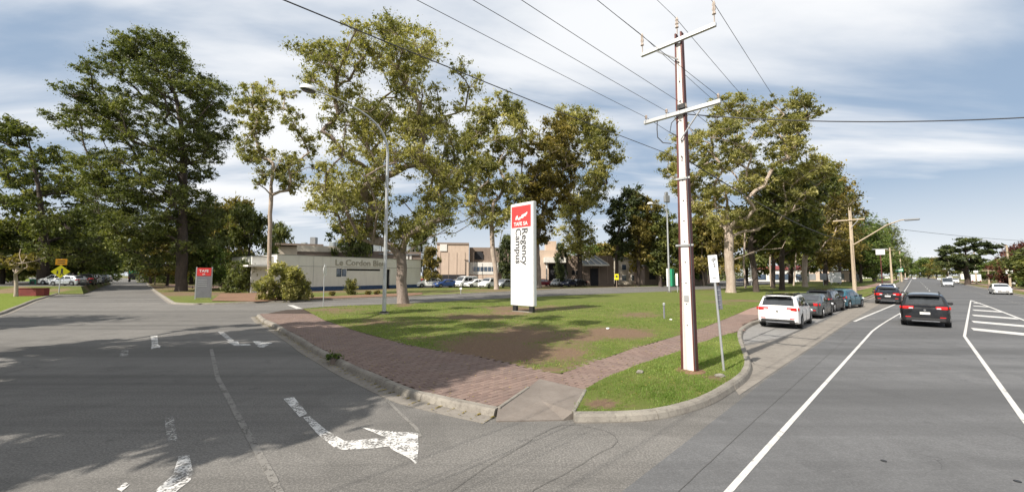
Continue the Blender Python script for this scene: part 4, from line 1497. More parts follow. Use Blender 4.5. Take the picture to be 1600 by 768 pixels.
# --- the row that runs away along the main road
row = [
    ('dark leaning gum first in the row right of the pale flat-topped gum', (1182, 456), [(270, 1190, 1260), (300, 1170, 1290), (340, 1165, 1290), (375, 1170, 1270), (395, 1180, 1240)], [(1178, 420), (1172, 380), (1185, 330)], 'leaf_dark', 'bark_dark', .4),
    ('dark straight gum second in the row along the main road', (1222, 453), [(255, 1215, 1270), (285, 1195, 1300), (320, 1190, 1310), (355, 1195, 1300), (390, 1205, 1280)], [(1222, 410), (1225, 360), (1235, 310)], 'leaf_dark', 'bark_dark', .4),
    ('olive gum with short dark trunk third in the row along the main road', (1208, 450), [(300, 1200, 1250), (330, 1190, 1270), (370, 1190, 1275), (400, 1195, 1260)], [(1208, 410), (1212, 360)], 'leaf_olive', 'bark_dark', .35),
    ('gum with two pale flaking trunks behind the parked cars', (1258, 448), [(265, 1240, 1310), (295, 1225, 1335), (325, 1225, 1340), (360, 1230, 1335), (395, 1235, 1320)], [(1257, 420), (1260, 380), (1270, 330)], 'leaf_olive', 'bark_pale', .5),
    ('dense olive gum left of the second power pole', (1290, 445), [(300, 1275, 1320), (325, 1262, 1345), (355, 1258, 1352), (385, 1262, 1350), (410, 1270, 1340)], [(1290, 410), (1295, 360)], 'leaf_olive', 'bark_dark', .45),
    ('tall thin-topped gum poking above the row left of the second power pole', (1312, 443), [(291, 1290, 1322), (302, 1285, 1335), (318, 1300, 1325), (350, 1295, 1345), (390, 1290, 1350)], [(1312, 400), (1310, 340), (1308, 305)], 'leaf_dark', 'bark_dark', .4),
    ('round green tree behind the second power pole', (1345, 442), [(340, 1335, 1365), (358, 1322, 1380), (385, 1318, 1385), (415, 1325, 1380)], [(1345, 410), (1345, 370)], 'leaf_green', 'bark_dark', .4),
    ('dark tree between the second and third power poles', (1368, 439), [(345, 1360, 1388), (365, 1350, 1402), (390, 1348, 1402), (415, 1352, 1398)], [(1368, 400), (1370, 365)], 'leaf_dark', 'bark_dark', .4),
    ('last dark tree of the row at the far poles', (1392, 435), [(368, 1380, 1402), (380, 1375, 1410), (400, 1372, 1412), (425, 1376, 1408)], [(1392, 410), (1392, 380)], 'leaf_dark', 'bark_dark', .4)]
for k, (lb, bp, prof, tr, lf, bk_, r) in enumerate(row):
    tree_px('gum_tree', lb, bp, prof, tr, r, lf, bk_, 1000 + k * 7, size=19, n=46, nleaf=18000, lsize=.5, sub=9, clump=.4)
# thin pale saplings under the row
for k, (px, py, tx, lb) in enumerate([(1205, 447, 1203, 'thin pale stem right behind the leaning dark gum'), (1165, 450, 1162, 'thin pale stem close behind the smooth pale trunk'), (1240, 446, 1243, 'thin pale stem beside the twin flaking trunks'), (1100, 446, 1096, 'thin pale stem far behind the big power pole')]):
    tree_px('gum_tree', lb, (px, py), [(330, tx - 15, tx + 20), (350, tx - 22, tx + 25), (372, tx - 15, tx + 18)], [(tx, 410), (tx + 2, 370), (tx + 1, 340)], .16, 'leaf_gum', 'bark_pale', 1100 + k, size=13, n=10, nleaf=3500, lsize=.5, sub=5)

# --- right hand side
tree_px('spreading_pine', 'layered dark pine with an open spreading crown beyond the right side of the main road', (1512, 441),
        [(367, 1495, 1525), (376, 1480, 1545), (388, 1470, 1552), (400, 1472, 1552), (412, 1472, 1545), (422, 1478, 1535)], [(1510, 425), (1510, 405), (1508, 385)], .6, 'leaf_pine', 'bark_dark', 1201, size=9, n=40, nleaf=15000, lsize=.7, sub=7, flat=.3, clump=.5, Y=110)
tree_px('red_tree', 'dark red-leafed tree at the right edge of the picture behind the white car', (1598, 447),
        [(383, 1590, 1625), (395, 1572, 1650), (412, 1560, 1650), (428, 1558, 1650), (440, 1562, 1640)], [(1598, 430), (1600, 400)], .3, 'leaf_red', 'bark_dark', 1202, size=15, n=46, nleaf=20000, lsize=.4, sub=7)
tree_px('street_tree', 'green rounded tree left of the dark red one on the right verge', (1560, 441),
        [(405, 1555, 1585), (418, 1545, 1600), (432, 1542, 1600)], [(1562, 432), (1565, 415)], .25, 'leaf_green', 'bark_dark', 1203, size=12, n=24, nleaf=10000, lsize=.5, sub=6)

# --- background trees: a few shapes, copied
def generic(name, leaf, bark, seed, n=40, nleaf=9000, ls=.55, w=5.5, h=12, low=2.5, flat=.6):
    rr = np.random.default_rng(seed)
    pads = []
    while len(pads) < n:
        z = rr.uniform(low, h)
        t = (z - low) / (h - low)
        hw = w * (math.sin(math.pi * min(1, max(.12, t * .85 + .14))) ** .6)
        a = rr.uniform(0, 6.28); r = hw * rr.random() ** .5 * .85
        pads.append((math.cos(a) * r, math.sin(a) * r, min(z, h - 1), rr.uniform(1.1, 2.0)))
    return make_tree(name, (0, 0, 0), pads, [(0, 0, 0), (rr.normal(0, .2), rr.normal(0, .2), h * .35), (rr.normal(0, .4), rr.normal(0, .4), h * .6)], .3, M[leaf], M[bark], seed, nleaf=nleaf, lsize=ls, sub=5, clump=.6, flat=flat, nsides=5)


protos = {'dark': generic('background_tree', 'leaf_dark', 'bark_dark', 2001), 'olive': generic('background_tree', 'leaf_olive', 'bark_dark', 2002),
          'green': generic('background_tree', 'leaf_green', 'bark_grey', 2003, w=4.5, h=9, low=1.6), 'gum': generic('background_tree', 'leaf_gum', 'bark_pale', 2004, w=4.6, h=13, low=4),
          'pine': generic('background_tree', 'leaf_pine', 'bark_dark', 2005, w=4, h=12, low=1.2)}
used = set()
PH = {'dark': 12, 'olive': 12, 'green': 9, 'gum': 13, 'pine': 12}
PW = {'dark': 5.5, 'olive': 5.5, 'green': 4.5, 'gum': 4.6, 'pine': 4}


def bg(kind, px, Y, top, wpx, label, group):
    """crown of width wpx centred on photo column px with its top at row top, standing Y metres deep"""
    x = A(px, 427, Y)[0]
    h = A(px, top, Y)[2] - .1
    if kind not in used:
        used.add(kind); o = protos[kind]
    else:
        o = copy_tree(protos[kind])
    w = wpx / F * Y / 2
    s = w / PW[kind]
    o.location = (x, Y, .05); o.scale = (s, s, h / PH[kind]); o.rotation_euler.z = random.uniform(0, 6.28)
    tag(o, label, 'tree', group)
    return o


GL = 'dark trees closing the view behind the left road'
BG = [
    # left of the left road
    ('dark', 118, 95, 330, 110, 'dark tree behind the yellow warning sign, over the parked cars', GL),
    ('green', 152, 120, 352, 60, 'green tree leaning over the left road above the far parked cars', GL),
    ('dark', 92, 82, 345, 90, 'dark tree directly behind the trunk of the tall left verge tree', GL),
    ('olive', 25, 85, 350, 120, 'olive tree behind the small crooked pale tree', GL),
    ('dark', 170, 170, 372, 60, 'farther dark tree on the left side of the left road', GL),
    ('dark', 186, 240, 392, 40, 'farthest dark tree on the left side of the left road', GL),
    ('olive', 135, 130, 365, 80, 'brownish tree behind the blue parked cars on the left', GL),
    # right of the left road
    ('olive', 215, 210, 385, 34, 'small brownish tree at the far end of the left road', GL),
    ('dark', 236, 120, 362, 70, 'dark tree above the green truck on the left road', GL),
    ('olive', 262, 95, 365, 70, 'olive tree left of the thick dark trunk by the left road', GL),
    ('gum', 243, 105, 378, 26, 'slim pale-trunked tree by the blue sign beside the left road', GL),
    ('dark', 312, 75, 335, 70, 'dark tree right behind the small red and grey sign', 'trees behind the small red and grey sign'),
    ('olive', 345, 88, 318, 80, 'tall olive tree over the pink bush', 'trees behind the small red and grey sign'),
    ('dark', 385, 80, 322, 80, 'dark tree behind the hedge left of the white building', 'trees behind the small red and grey sign'),
    ('green', 330, 66, 385, 50, 'low green tree between the small sign and the hedge', 'trees behind the small red and grey sign'),
    ('dark', 300, 110, 350, 90, 'farther dark tree filling in behind the thick dark trunk', 'trees behind the small red and grey sign'),
    ('olive', 372, 120, 312, 70, 'far olive treetop showing over the hedge trees', 'trees behind the small red and grey sign'),
    ('dark', 437, 110, 350, 44, 'dark tree just above the left end of the white building', None),
    ('dark', 543, 85, 345, 66, 'dark umbrella-shaped tree rising behind the roof of the white building', None),
    ('olive', 676, 82, 385, 36, 'olive tree at the right end of the white building', None),
    ('dark', 662, 98, 352, 40, 'dark tree behind the forked gum and left of the beige hall', None),
    ('pine', 791, 92, 372, 26, 'dark pine at the right end of the beige hall, beside the tall sign', None),
    ('pine', 876, 92, 380, 18, 'dark narrow pine between the beige hall and the brown one', None),
    ('pine', 832, 90, 372, 20, 'dark narrow pine hidden partly by the tall sign', None),
    ('green', 925, 130, 385, 80, 'pale green tree over the roof of the brown hall', None),
    ('olive', 960, 125, 378, 90, 'olive tree behind the narrow pine with the yellow notice', None),
    ('olive', 1020, 110, 345, 90, 'olive tree behind the second street lamp', None),
    ('dark', 1060, 100, 352, 80, 'dark tree in the gap left of the big power pole', None),
    ('olive', 1120, 95, 340, 90, 'brownish tree behind the parking sign', None),
    ('dark', 1165, 110, 330, 110, 'dark tree behind the low pale limb', None),
    ('dark', 1235, 120, 320, 120, 'dark tree filling the back of the main road row', None),
    ('olive', 1290, 140, 335, 110, 'olive tree filling the back of the row by the second power pole', None),
    ('dark', 1330, 150, 350, 90, 'dark tree behind the white board sign', None),
    ('green', 1365, 160, 365, 60, 'green tree beyond the white board sign', None),
    ('dark', 5, 75, 350, 120, 'dark tree behind the crooked pale tree at the left edge of the picture', GL),
    ('olive', -50, 90, 340, 120, 'olive tree beyond the left edge of the picture', GL),
    ('dark', 797, 118, 368, 40, 'dark tree between the beige hall and the tall sign', None),
    ('green', 940, 150, 392, 110, 'low green treetop far behind the brown hall', None),
    # far end of the main road
    ('dark', 1400, 230, 392, 30, 'far dark tree left of the vanishing main road', 'small trees at the far end of the main road'),
    ('green', 1413, 330, 403, 26, 'tiny green tree left of the vanishing main road', 'small trees at the far end of the main road'),
    ('dark', 1424, 520, 412, 18, 'tiny dark tree where the main road vanishes', 'small trees at the far end of the main road'),
    ('dark', 1436, 420, 408, 26, 'far dark tree just right of the vanishing main road', 'small trees at the far end of the main road'),
    ('green', 1450, 300, 404, 30, 'far green tree above the white van', 'small trees at the far end of the main road'),
    ('olive', 1464, 260, 402, 34, 'far olive tree above the white truck', 'small trees at the far end of the main road'),
    ('dark', 1480, 220, 400, 34, 'far dark tree left of the spreading pine', 'small trees at the far end of the main road'),
    ('green', 1545, 150, 410, 44, 'green tree behind the right verge light poles', 'trees behind the right verge'),
    ('dark', 1580, 120, 405, 60, 'dark tree behind the hedge of the right verge', 'trees behind the right verge'),
    ('dark', 1640, 70, 385, 90, 'dark tree beyond the right edge of the picture', 'trees behind the right verge'),
]
for k in BG:
    bg(*k)

# --- shrubs
def shrub(name, label, base, pads, leaf, seed, n=5000, ls=.16, cat='bush', bark='bark_grey', **kw):
    t = make_tree(name, base, pads, [(0, 0, 0), (0, 0, .35)], .07, M[leaf], M[bark], seed, nleaf=n, lsize=ls, rtip=.01, sub=7, nsides=5, **kw)
    tag(t, label, cat)
    return t


def shrub_px(name, label, basepx, prof, leaf, seed, size, n, nleaf, ls, zb=.17, **kw):
    x, y = G(*basepx, zb)
    pads = [(a, b, c - zb, d) for a, b, c, d in prof_pads(prof, y, (x, y, zb), size, n, seed, depth=.8, shell=.1)]
    return shrub(name, label, (x, y, zb), pads, leaf, seed, nleaf, ls, **kw)


shrub_px('bush', 'large green bush in front of the left end of the white building', (442, 468), [(412, 432, 446), (422, 415, 474), (435, 405, 480), (450, 398, 484), (466, 396, 486)], 'leaf_gum', 31, 9, 60, 26000, .2, flat=.9, clump=.5)
shrub_px('bush', 'tall clipped hedge bush left of the large green bush', (378, 456), [(409, 360, 398), (420, 354, 403), (436, 352, 405), (454, 354, 405)], 'leaf_dark', 32, 9, 44, 16000, .25, flat=.9, clump=.5)
shrub_px('flowering_bush', 'small bush of pink flowers beside the tall hedge bush', (351, 452), [(422, 347, 355), (434, 345, 357), (450, 346, 357)], 'flower', 33, 4, 14, 1800, .16, flat=.9, clump=.5)
shrub_px('bush', 'small round green bush under the window of the white building', (548, 459), [(437, 541, 555), (445, 537, 560), (456, 538, 558)], 'leaf_gum_pale', 34, 6, 20, 4500, .17, flat=.9, clump=.5)
for k, (px, py, lb) in enumerate([(519, 461, 'low dark tuft in the garden bed left of the street lamp'), (575, 460, 'low tuft in the garden bed near the dark doorway'), (590, 459.5, 'low brown tuft in the garden bed right behind the street lamp')]):
    shrub_px('bush', lb, (px, py), [(py - 5, px - 5, px + 5), (py - 1, px - 6, px + 6)], 'leaf_olive', 36 + k, 3, 6, 900, .15, flat=.9)
# hedge of the right verge
hb = []
for k in range(26):
    m = 84 + k * 1.6
    x, y = MN(m, 15.5)
    hb.append((x, y))
x0, y0 = hb[0]
pads = [(x - x0 + random.uniform(-.3, .3), y - y0 + random.uniform(-.3, .3), random.uniform(.7, 2.2), random.uniform(.9, 1.3)) for x, y in hb for _ in (0, 1)]
shrub('hedge', 'long clipped green hedge behind the poles of the right verge', (x0, y0, .1), pads, 'leaf_green', 40, 16000, .35, cat='hedge', flat=.9, clump=.5)

def long_hedge(label, pts, h, leaf, seed, n, group=None):
    q = resample([(A(px, 427, Y)[0], Y) for px, Y in pts], 2.4); x0, y0 = q[0]
    rr_ = random.Random(seed)
    pads = [(x - x0 + rr_.uniform(-.6, .6), y - y0 + rr_.uniform(-1, 1), rr_.uniform(.6, h * rr_.uniform(.6, 1)), rr_.uniform(1.2, 2.1)) for x, y in q for _ in range(3)]
    shrub('hedge', label, (x0, y0, .1), pads, leaf, seed, n, .6, cat='hedge', flat=.9, clump=.55)


long_hedge('dark hedge closing the back of the left car park', [(-140, 104), (60, 124), (178, 150)], 5, 'leaf_dark', 51, 16000)
long_hedge('dark shrubbery behind the thick trunk and the small red and grey sign', [(226, 150), (300, 118), (410, 100)], 5, 'leaf_dark', 52, 16000)
long_hedge('dark shrubbery far behind the row of gums along the main road', [(1060, 135), (1150, 190), (1290, 230), (1375, 260)], 7, 'leaf_dark', 53, 18000)
shrub('weed', 'green weed growing out of the kerb joint by the shaded road', (*G(521, 563, .1), .1), [(0, 0, .12, .12), (.1, .05, .1, .1), (-.12, -.05, .1, .1)], 'leaf_green', 55, 420, .07, cat='weed', clump=.7)

# --- trees out of the picture to the left, whose shade lies on the junction
def shade_tree(label, x, y, pads, leaf, bark, seed, h, r0=.5, **kw):
    t = make_tree('gum_tree', (x, y, .1), pads, [(0, 0, 0), (.2, .1, h * .3), (.1, 0, h * .62)], r0, M[leaf], M[bark], seed, **kw)
    tag(t, label, 'tree', None)


def crown_for_shadow(spx, hts, base, seed, rad, n=1):
    """pads whose shadows fall on the given photo pixels: (px, py, height)"""
    rr = np.random.default_rng(seed); out = []
    k = 1 / math.tan(SUN_EL)
    for (px, py, h, r) in spx:
        x, y = G(px, py)
        out.append((x + SUN_AZ[0] * k * h - base[0] + rr.normal(0, .2), y + SUN_AZ[1] * k * h - base[1] + rr.normal(0, .2), h, r * 1.12))
    return out


# rows of shade: pixel in the photo, height of the foliage, clump radius
S1 = [(140, 690, 9.5, .55), (60, 712, 9, .5), (20, 735, 8.5, .5), (230, 672, 10, .6), (330, 655, 9.5, .8), (400, 640, 10, .9), (455, 632, 10.5, .9), (500, 618, 10, .9), (540, 604, 10.5, .9), (350, 610, 11, 1.3), (430, 600, 11.5, 1.3), (250, 615, 10.5, 1.2),
      (160, 625, 10, 1.1), (60, 640, 9.5, 1.0), (10, 660, 9, .9), (480, 578, 12, 1.4), (390, 568, 12, 1.5), (300, 575, 11.5, 1.5), (200, 580, 11, 1.4), (100, 595, 10.5, 1.2), (10, 610, 9.5, 1.1),
      (520, 560, 13, 1.4), (450, 545, 13, 1.4), (350, 545, 12.5, 1.4), (250, 550, 12, 1.3), (150, 555, 11, 1.1), (60, 570, 10.5, .9), (430, 523, 13.5, 1.1), (340, 524, 13, 1.0), (250, 531, 12.5, .9), (120, 540, 12, .8), (30, 553, 11, .8), (-60, 590, 10, 1.2), (-80, 650, 9, 1.1), (380, 508, 13, .5), (300, 514, 13, .5),
      (440, 650, 10, .7), (390, 662, 9.6, .7), (300, 638, 10, .9), (200, 600, 10.6, 1.1), (120, 575, 11, 1), (-30, 625, 9.5, 1.1), (70, 615, 10, 1.1)]
S2 = [(600, 575, 13, 1.2), (660, 570, 13.5, 1.2), (720, 572, 14, 1.0), (770, 562, 14.5, .9), (815, 553, 15, .7), (690, 548, 15, 1.1), (620, 548, 15, 1.2), (560, 535, 15, 1.1), (750, 545, 15.5, .9), (840, 538, 16, .8), (880, 527, 16.5, .8), (800, 530, 16, .8),
      (500, 520, 15, .9), (450, 510, 15.5, .7), (530, 507, 16, .8), (600, 510, 16.5, .8), (650, 520, 16, 1.0), (700, 530, 16, 1.0), (570, 503, 17, .7), (640, 500, 17.5, .8), (720, 500, 18, .8), (780, 498, 18, .7), (560, 555, 14, 1.1), (600, 600, 12, .5), (640, 590, 12.5, .8), (575, 585, 12, 1.0), (690, 588, 13, .5),
      (660, 487, 18, .7), (720, 484, 18.5, .6), (860, 500, 18, .7), (910, 508, 17.5, .6), (600, 492, 17.5, .7), (680, 508, 17, .8), (760, 512, 17, .8), (830, 515, 17, .7), (640, 560, 14, 1.2), (700, 560, 14.5, 1.1), (760, 535, 16, .9), (560, 520, 15.5, 1.0), (520, 540, 14.5, 1.2)]
for k_, (m_, n_, kd, lb_) in enumerate(((-25, -11, 'gum', 'gum added unseen behind the camera to block skylight, nearest the main road'), (-26, -24, 'olive', 'tree added unseen behind the camera to block skylight, second from the main road'), (-38, -17, 'dark', 'dark tree added unseen to block skylight, farthest behind the camera'), (-16, -34, 'gum', 'gum added unseen just outside the left edge of the picture to block skylight'))):
    o = copy_tree(protos[kd]); o.location = (*MN(m_, n_), .1); o.scale = (1.25, 1.25, 1.1 if kd != 'gum' else 1.0)  # copies added out of view to block skylight from the shaded ground
    tag(o, lb_, 'tree', None)
    if 'group' in o: del o['group']
b1 = MN(-11.5, -14.5)
b2 = MN(-8.5, -21.5)
shade_tree('broad gum beyond the left edge of the picture whose shade lies on the left road', b1[0], b1[1], crown_for_shadow(S1, 0, b1, 5, 1), 'leaf_dark', 'bark_grey', 3001, 11, nleaf=70000, lsize=.36, sub=11, clump=.5)
shade_tree('taller gum beyond the left edge of the picture whose shade reaches the brick path', b2[0], b2[1], crown_for_shadow(S2, 0, b2, 6, 1), 'leaf_dark', 'bark_grey', 3002, 16, nleaf=80000, lsize=.32, sub=12, clump=.55)

# ================================================================== BUILDINGS
def local_rect(a, b):
    d = Vector((b[0] - a[0], b[1] - a[1])); L = d.length
    return L, math.atan2(d.y, d.x)


def building_base(name, p, rz, label, cat='building'):
    return empty(name, (p[0], p[1], 0.1), rz, label, cat)


# --- white college building; local x runs along its long front, local y into it
pa = (-35.0, 59.1); pb = (-18.6, 81.2)
L1, a1 = local_rect(pa, pb)
L1 = 23.2
b = building_base('college_building', pa, a1, 'long low cream building with a blue plinth and raised lettering behind the street lamp')
D1 = 16.0; Hh = 5.15
b.scale = (1.185, 1.1, 1.09)
# walls: front split round window and doorway
wz = 0.0
WIN = (7.9, 9.5, 2.1, 3.35)
DOOR = (15.6, 16.9, 0.0, 3.35)


def wall_with_holes(L, Ht, holes, th=.25, z0=0.0):
    """front wall in local XZ with rectangular holes (x0,x1,z0,z1)"""
    mb = MB(); xs = sorted({0, L, *[h[0] for h in holes], *[h[1] for h in holes]})
    for x0, x1 in zip(xs[:-1], xs[1:]):
        hs = [h for h in holes if h[0] <= x0 + 1e-6 and h[1] >= x1 - 1e-6]
        z = z0
        for h in sorted(hs, key=lambda h: h[2]):
            if h[2] > z: mb.box((x0 + x1) / 2, th / 2, (z + h[2]) / 2, x1 - x0, th, h[2] - z)
            z = h[3]
        if Ht > z: mb.box((x0 + x1) / 2, th / 2, (z + Ht) / 2, x1 - x0, th, Ht - z)
    return mb


strips = (9.5, 15.1, 3.05, 3.35)
mb = wall_with_holes(L1, Hh, [WIN, DOOR, strips], z0=.64)
mb.box(L1 - .125, D1 / 2 + .13, Hh / 2, .25, D1 - .26, Hh); mb.box(.125, D1 / 2 + .13, Hh / 2, .25, D1 - .26, Hh); mb.box(L1 / 2, D1 - .12, Hh / 2, L1 - .52, .24, Hh)
mb.build('wall', M['wall_cream'], b)
mb = MB()
for x0, x1 in ((0, DOOR[0]), (DOOR[1], L1)):
    mb.box((x0 + x1) / 2, .115, .32, x1 - x0, .29, .65)
mb.build('plinth', M['band_blue'], b)
for k in range(1, 5):      # panel joints of the render
    x = k * L1 / 5
    if x > WIN[0] - .5 and x < DOOR[1] + .2: continue
    MB().box(x, -.004, Hh / 2 + .4, .035, .012, Hh - 1.0).build('joint_cover', M['roof_grey'], b)
MB().box(L1 / 2, -.01, 3.62, L1, .03, .05).build('fascia_joint', M['roof_grey'], b)
MB().box(L1 / 2, D1 / 2, Hh + .03, L1 + .1, D1 + .1, .07).build('parapet_capping', M['roof_grey'], b)
w = MB().box(8.3, .1, 2.72, .8, .06, 1.25).build('window', M['dark_open'], b)
MB().box(8.29, .062, 2.72, .7, .02, 1.12).build('pane', M['bglass'], w)
w = MB().box(9.1, .1, 2.72, .8, .06, 1.25).build('window', M['white_panel'], b)
MB().box(9.1, .062, 2.72, .66, .02, 1.1).build('pane', M['bglass'], w)
MB().box(12.3, .17, 3.2, 5.6, .1, .3).build('slot_window', M['dark_open'], b)
MB().box((DOOR[0] + DOOR[1]) / 2, .5, 1.7, 1.7, .06, 3.3).build('door', M['dark_open'], b)
t = text_mb('Le Cordon Bleu', 1.28, .03)
xf(t, Matrix.Translation((11.8, -.03, 4.28)) @ Matrix.Rotation(math.pi / 2, 4, 'X'))
letters(t, M['gold'], b)
# entrance end on the left: white return wall with canopy
mb = MB(); mb.box(-1.2, 1.3, 2.4, 2.4, .25, 4.8); mb.build('side_wing', M['wall_white'], b)
MB().box(-1.7, .5, 3.55, 3.2, 1.6, .22).build('canopy', M['wall_white'], b)
MB().box(-1.2, 1.3, 4.86, 2.5, .45, .1).build('parapet_capping', M['roof_grey'], b)

# --- workshop behind it: pale sloping roof, brown wall, tanks and plant
pw = A(470, 427, 84)
b = building_base('workshop_building', (pw[0], 84, 0), R(20), 'brown building with a pale sloping roof and steel plant seen over the cream building')
b['label'] = 'brown building with a pale sloping roof showing over the cream college building'
def HZ(py, Y): return A(800, py, Y)[2]
zt = HZ(392, 88)
MB().box(12, 6, zt / 2, 26, 10, zt).build('wall', M['beige_dark'], b)
mb = MB(); mb.add([(-1, .4, zt - 1.2), (14, .4, zt - 1.2), (14, 11, zt + 1.6), (3, 11, zt + 1.6), (-1, .4, zt - 1.4), (14, .4, zt - 1.4), (14, 11, zt + 1.4), (3, 11, zt + 1.4)], [(0, 1, 2, 3), (7, 6, 5, 4), (0, 4, 5, 1), (1, 5, 6, 2), (2, 6, 7, 3), (3, 7, 4, 0)])
mb = MB(); mb.box(5.2, .9, zt + .25, 12.5, .3, 1.3); mb.build('fascia', M['roof_pale'], b)
MB().box(13.5, .92, zt + .55, 1.7, .3, 2.0).build('window', M['dark_open'], b)
MB().box(20, .9, zt - .6, 9, .3, .25).build('gutter', M['roof_grey'], b)
for k in range(3):
    MB().box(21 + k * .8, .94, zt - 1.5, .45, .1, 1.7).build('window', M['wall_white'], b)
MB().box(26, 6, zt + .06, 2.2, 2, .1).build('roof', M['roof_grey'], b)
o = empty('roof_plant', (A(520, 427, 92)[0], 92, zt + .02), R(15), 'row of grey steel tanks and ducts on the roof of the brown building', 'roof plant')
for k in range(12):
    h = 2.2 + .5 * math.sin(k * 1.7)
    if k % 3 == 0:
        MB().lathe([(1.0, 0), (1.0, h), (.7, h + .3), (.15, h + .4)], 12, (k * 1.9, 0, 0)).build('tank', M['tank'], o, smooth=True)
    else:
        MB().box(k * 1.9, 0, h / 2, 1.5, 1.8, h, bev=.04).build('duct', M['tank' if k % 2 else 'roof_grey'], o)
o = empty('plant_tower', (A(484, 427, 108)[0], 108, 0), 0, 'blue-grey plant tower rising behind the pale sloping roof', 'tower')
hT = HZ(373, 108)
MB().box(0, 0, (hT - 2) / 2, 6, 4, hT - 2).build('shaft', M['tank'], o)
MB().box(.8, 0, hT - .8, 1.4, 1.4, 2.4).build('flue', M['roof_grey'], o)
MB().box(-1.8, 0, hT - 1.5, 1.2, 1.2, 1.0).build('fan_box', M['tank'], o)
o = empty('pale_house', (A(437, 427, 100)[0], 100, 0), R(25), 'small pale house with a brown flat roof above the left end of the cream building', 'building')
hT = HZ(382, 100)
MB().box(4, 3, hT / 2 - .2, 9, 6, hT - .4).build('wall', M['roof_pale'], o)
MB().box(4.2, 3, hT + .1, 11, 8, .5).build('roof', M['beige_dark'], o)
MB().box(6.6, -.03, hT - 1.6, 2.2, .08, 1.8).build('window', M['dark_open'], o)

# --- beige hall with the arched window, left of the sign
Y = 97
x0 = A(682, 427, Y)[0]
b = building_base('campus_hall', (x0, Y, 0), R(6), 'beige campus hall with an arched window above the car park left of the tall sign')
zA = HZ(379, Y)
wd = (A(798, 427, Y)[0] - x0)
xm = wd * .43
MB().box(xm / 2, 5, (zA - .6) / 2, xm, 10, zA - .6).build('wall', M['beige'], b)
MB().box(xm / 2, 4.96, zA - .3, xm + .1, 10.2, .5).build('parapet', M['beige_dark'], b)
mb = wall_with_holes(wd - xm - .3, zA - 1.0, [(1.35, 3.55, 6.6, 8.6)], th=.5); xf(mb, Matrix.Translation((xm + .15, 2.5, 0))); mb.box((xm + wd) / 2, 7, (zA - 1.2) / 2, wd - xm - .4, 8, zA - 1.2)
mb.build('upper_wall', M['beige_dark'], b)
w = MB()
arc = [(-1.1, 0), (1.1, 0), (1.1, 1.1)] + [(1.1 * math.cos(t), 1.1 + .95 * math.sin(t)) for t in np.linspace(0.2, math.pi - .2, 8)] + [(-1.1, 1.1)]
w.prism([(x, -z) for x, z in arc][::-1], 0, .3)
xf(w, Matrix.Translation((xm + 2.6, 2.62, 6.55)) @ Matrix.Rotation(-math.pi / 2, 4, 'X') @ Matrix.Scale(-1, 4, (0, 0, 1)))
wo = w.build('arched_window', M['dark_open'], b, recalc=True)
MB().box(xm + 3.6, 2.2, 4.3, 7.6, 1.0, 3.0).build('white_bay', M['wall_white'], b)
for k in range(6):
    MB().box(xm + 1.4 + k * .95, 1.68, 4.1, .8, .06, 1.1).build('window', M['bglass'], b)
MB().box(xm + 3.6, 2.25, 1.4, 7.6, .9, 2.75).build('lower_wall', M['beige'], b)
MB().box(xm + 9.0, 2.2, 4.6, 2.6, .8, 2.2).build('window', M['dark_open'], b)
MB().box(1.6, -.05, zA - 1.3, 1.7, .3, 1.7).build('wall_vent', M['wall_white'], b)
MB().box(3.8, -.02, 2.0, 6.5, .1, 1.4).build('door', M['dark_open'], b)
for k in range(5):
    MB().box(.9 + k * 2.0, -.03, zA * .42, .06, .08, zA * .7).build('control_joint', M['beige_dark'], b)
# --- brown hall with glass porch, right of the sign
Y = 96
x0 = A(838, 427, Y)[0]
b = building_base('campus_hall', (x0, Y, 0), R(2), 'brown and beige campus hall with a sloping ribbed porch roof right of the tall sign')
wt = A(962, 427, Y)[0] - x0
z1 = HZ(391, Y); z2 = HZ(398, Y)
MB().box(3.4, 5, z1 / 2, 7.2, 10, z1).build('wall', M['beige'], b)
MB().box(4.4, -.6, 6.2, 5.2, 1.6, 1.3).build('white_porch', M['wall_white'], b)
MB().box(5.2, -.05, 2.7, 4.4, .3, 5.2).build('door', M['dark_open'], b)
MB().box(2.4, -.8, 2.8, .3, .3, 5.5).build('column', M['wall_white'], b)
MB().box(4, 4, z1 + 1.2, 2.6, 3, 2.4).build('roof_box', M['beige'], b)
MB().box((7.1 + wt) / 2, 5.3, z2 / 2 - .1, wt - 7.1, 9, z2 - .2).build('side_wall', M['beige_dark'], b)
for k in range(6):
    MB().box(7.6 + k * 2, .76, z2 / 2, .06, .1, z2 - 1).build('control_joint', M['beige'], b)
mb = MB(); mb.add([(11, -2.2, 5.1), (17, -2.2, 5.1), (14.5, .9, 7.3), (10.2, .9, 7.3), (11, -2.2, 4.9), (17, -2.2, 4.9), (14.5, .9, 7.1), (10.2, .9, 7.1)], [(0, 1, 2, 3), (7, 6, 5, 4), (0, 4, 5, 1), (1, 5, 6, 2), (2, 6, 7, 3), (3, 7, 4, 0)])
mb.build('porch_roof', M['roof_grey'], b)
for k in range(5):
    mb = MB(); mb.tube([(11 + k * 1.5, -2.3, 5.2), (10.2 + k * 1.08, .9, 7.42)], .11, 4).build('porch_rib', M['wall_white'], b)
MB().box(14, -2.3, 4.95, 6.4, .2, .35).build('porch_beam', M['wall_white'], b)
MB().box(14.2, .6, 2.1, 1.8, .5, 4.2).build('door', M['dark_open'], b)
MB().box(wt * .5, .75, 3.2, 1.6, .08, 1.0).build('window', M['dark_open'], b)
MB().box(13, 3, z2 + .5, 1.2, 1.2, 1.1).build('roof_vent', M['wall_white'], b)
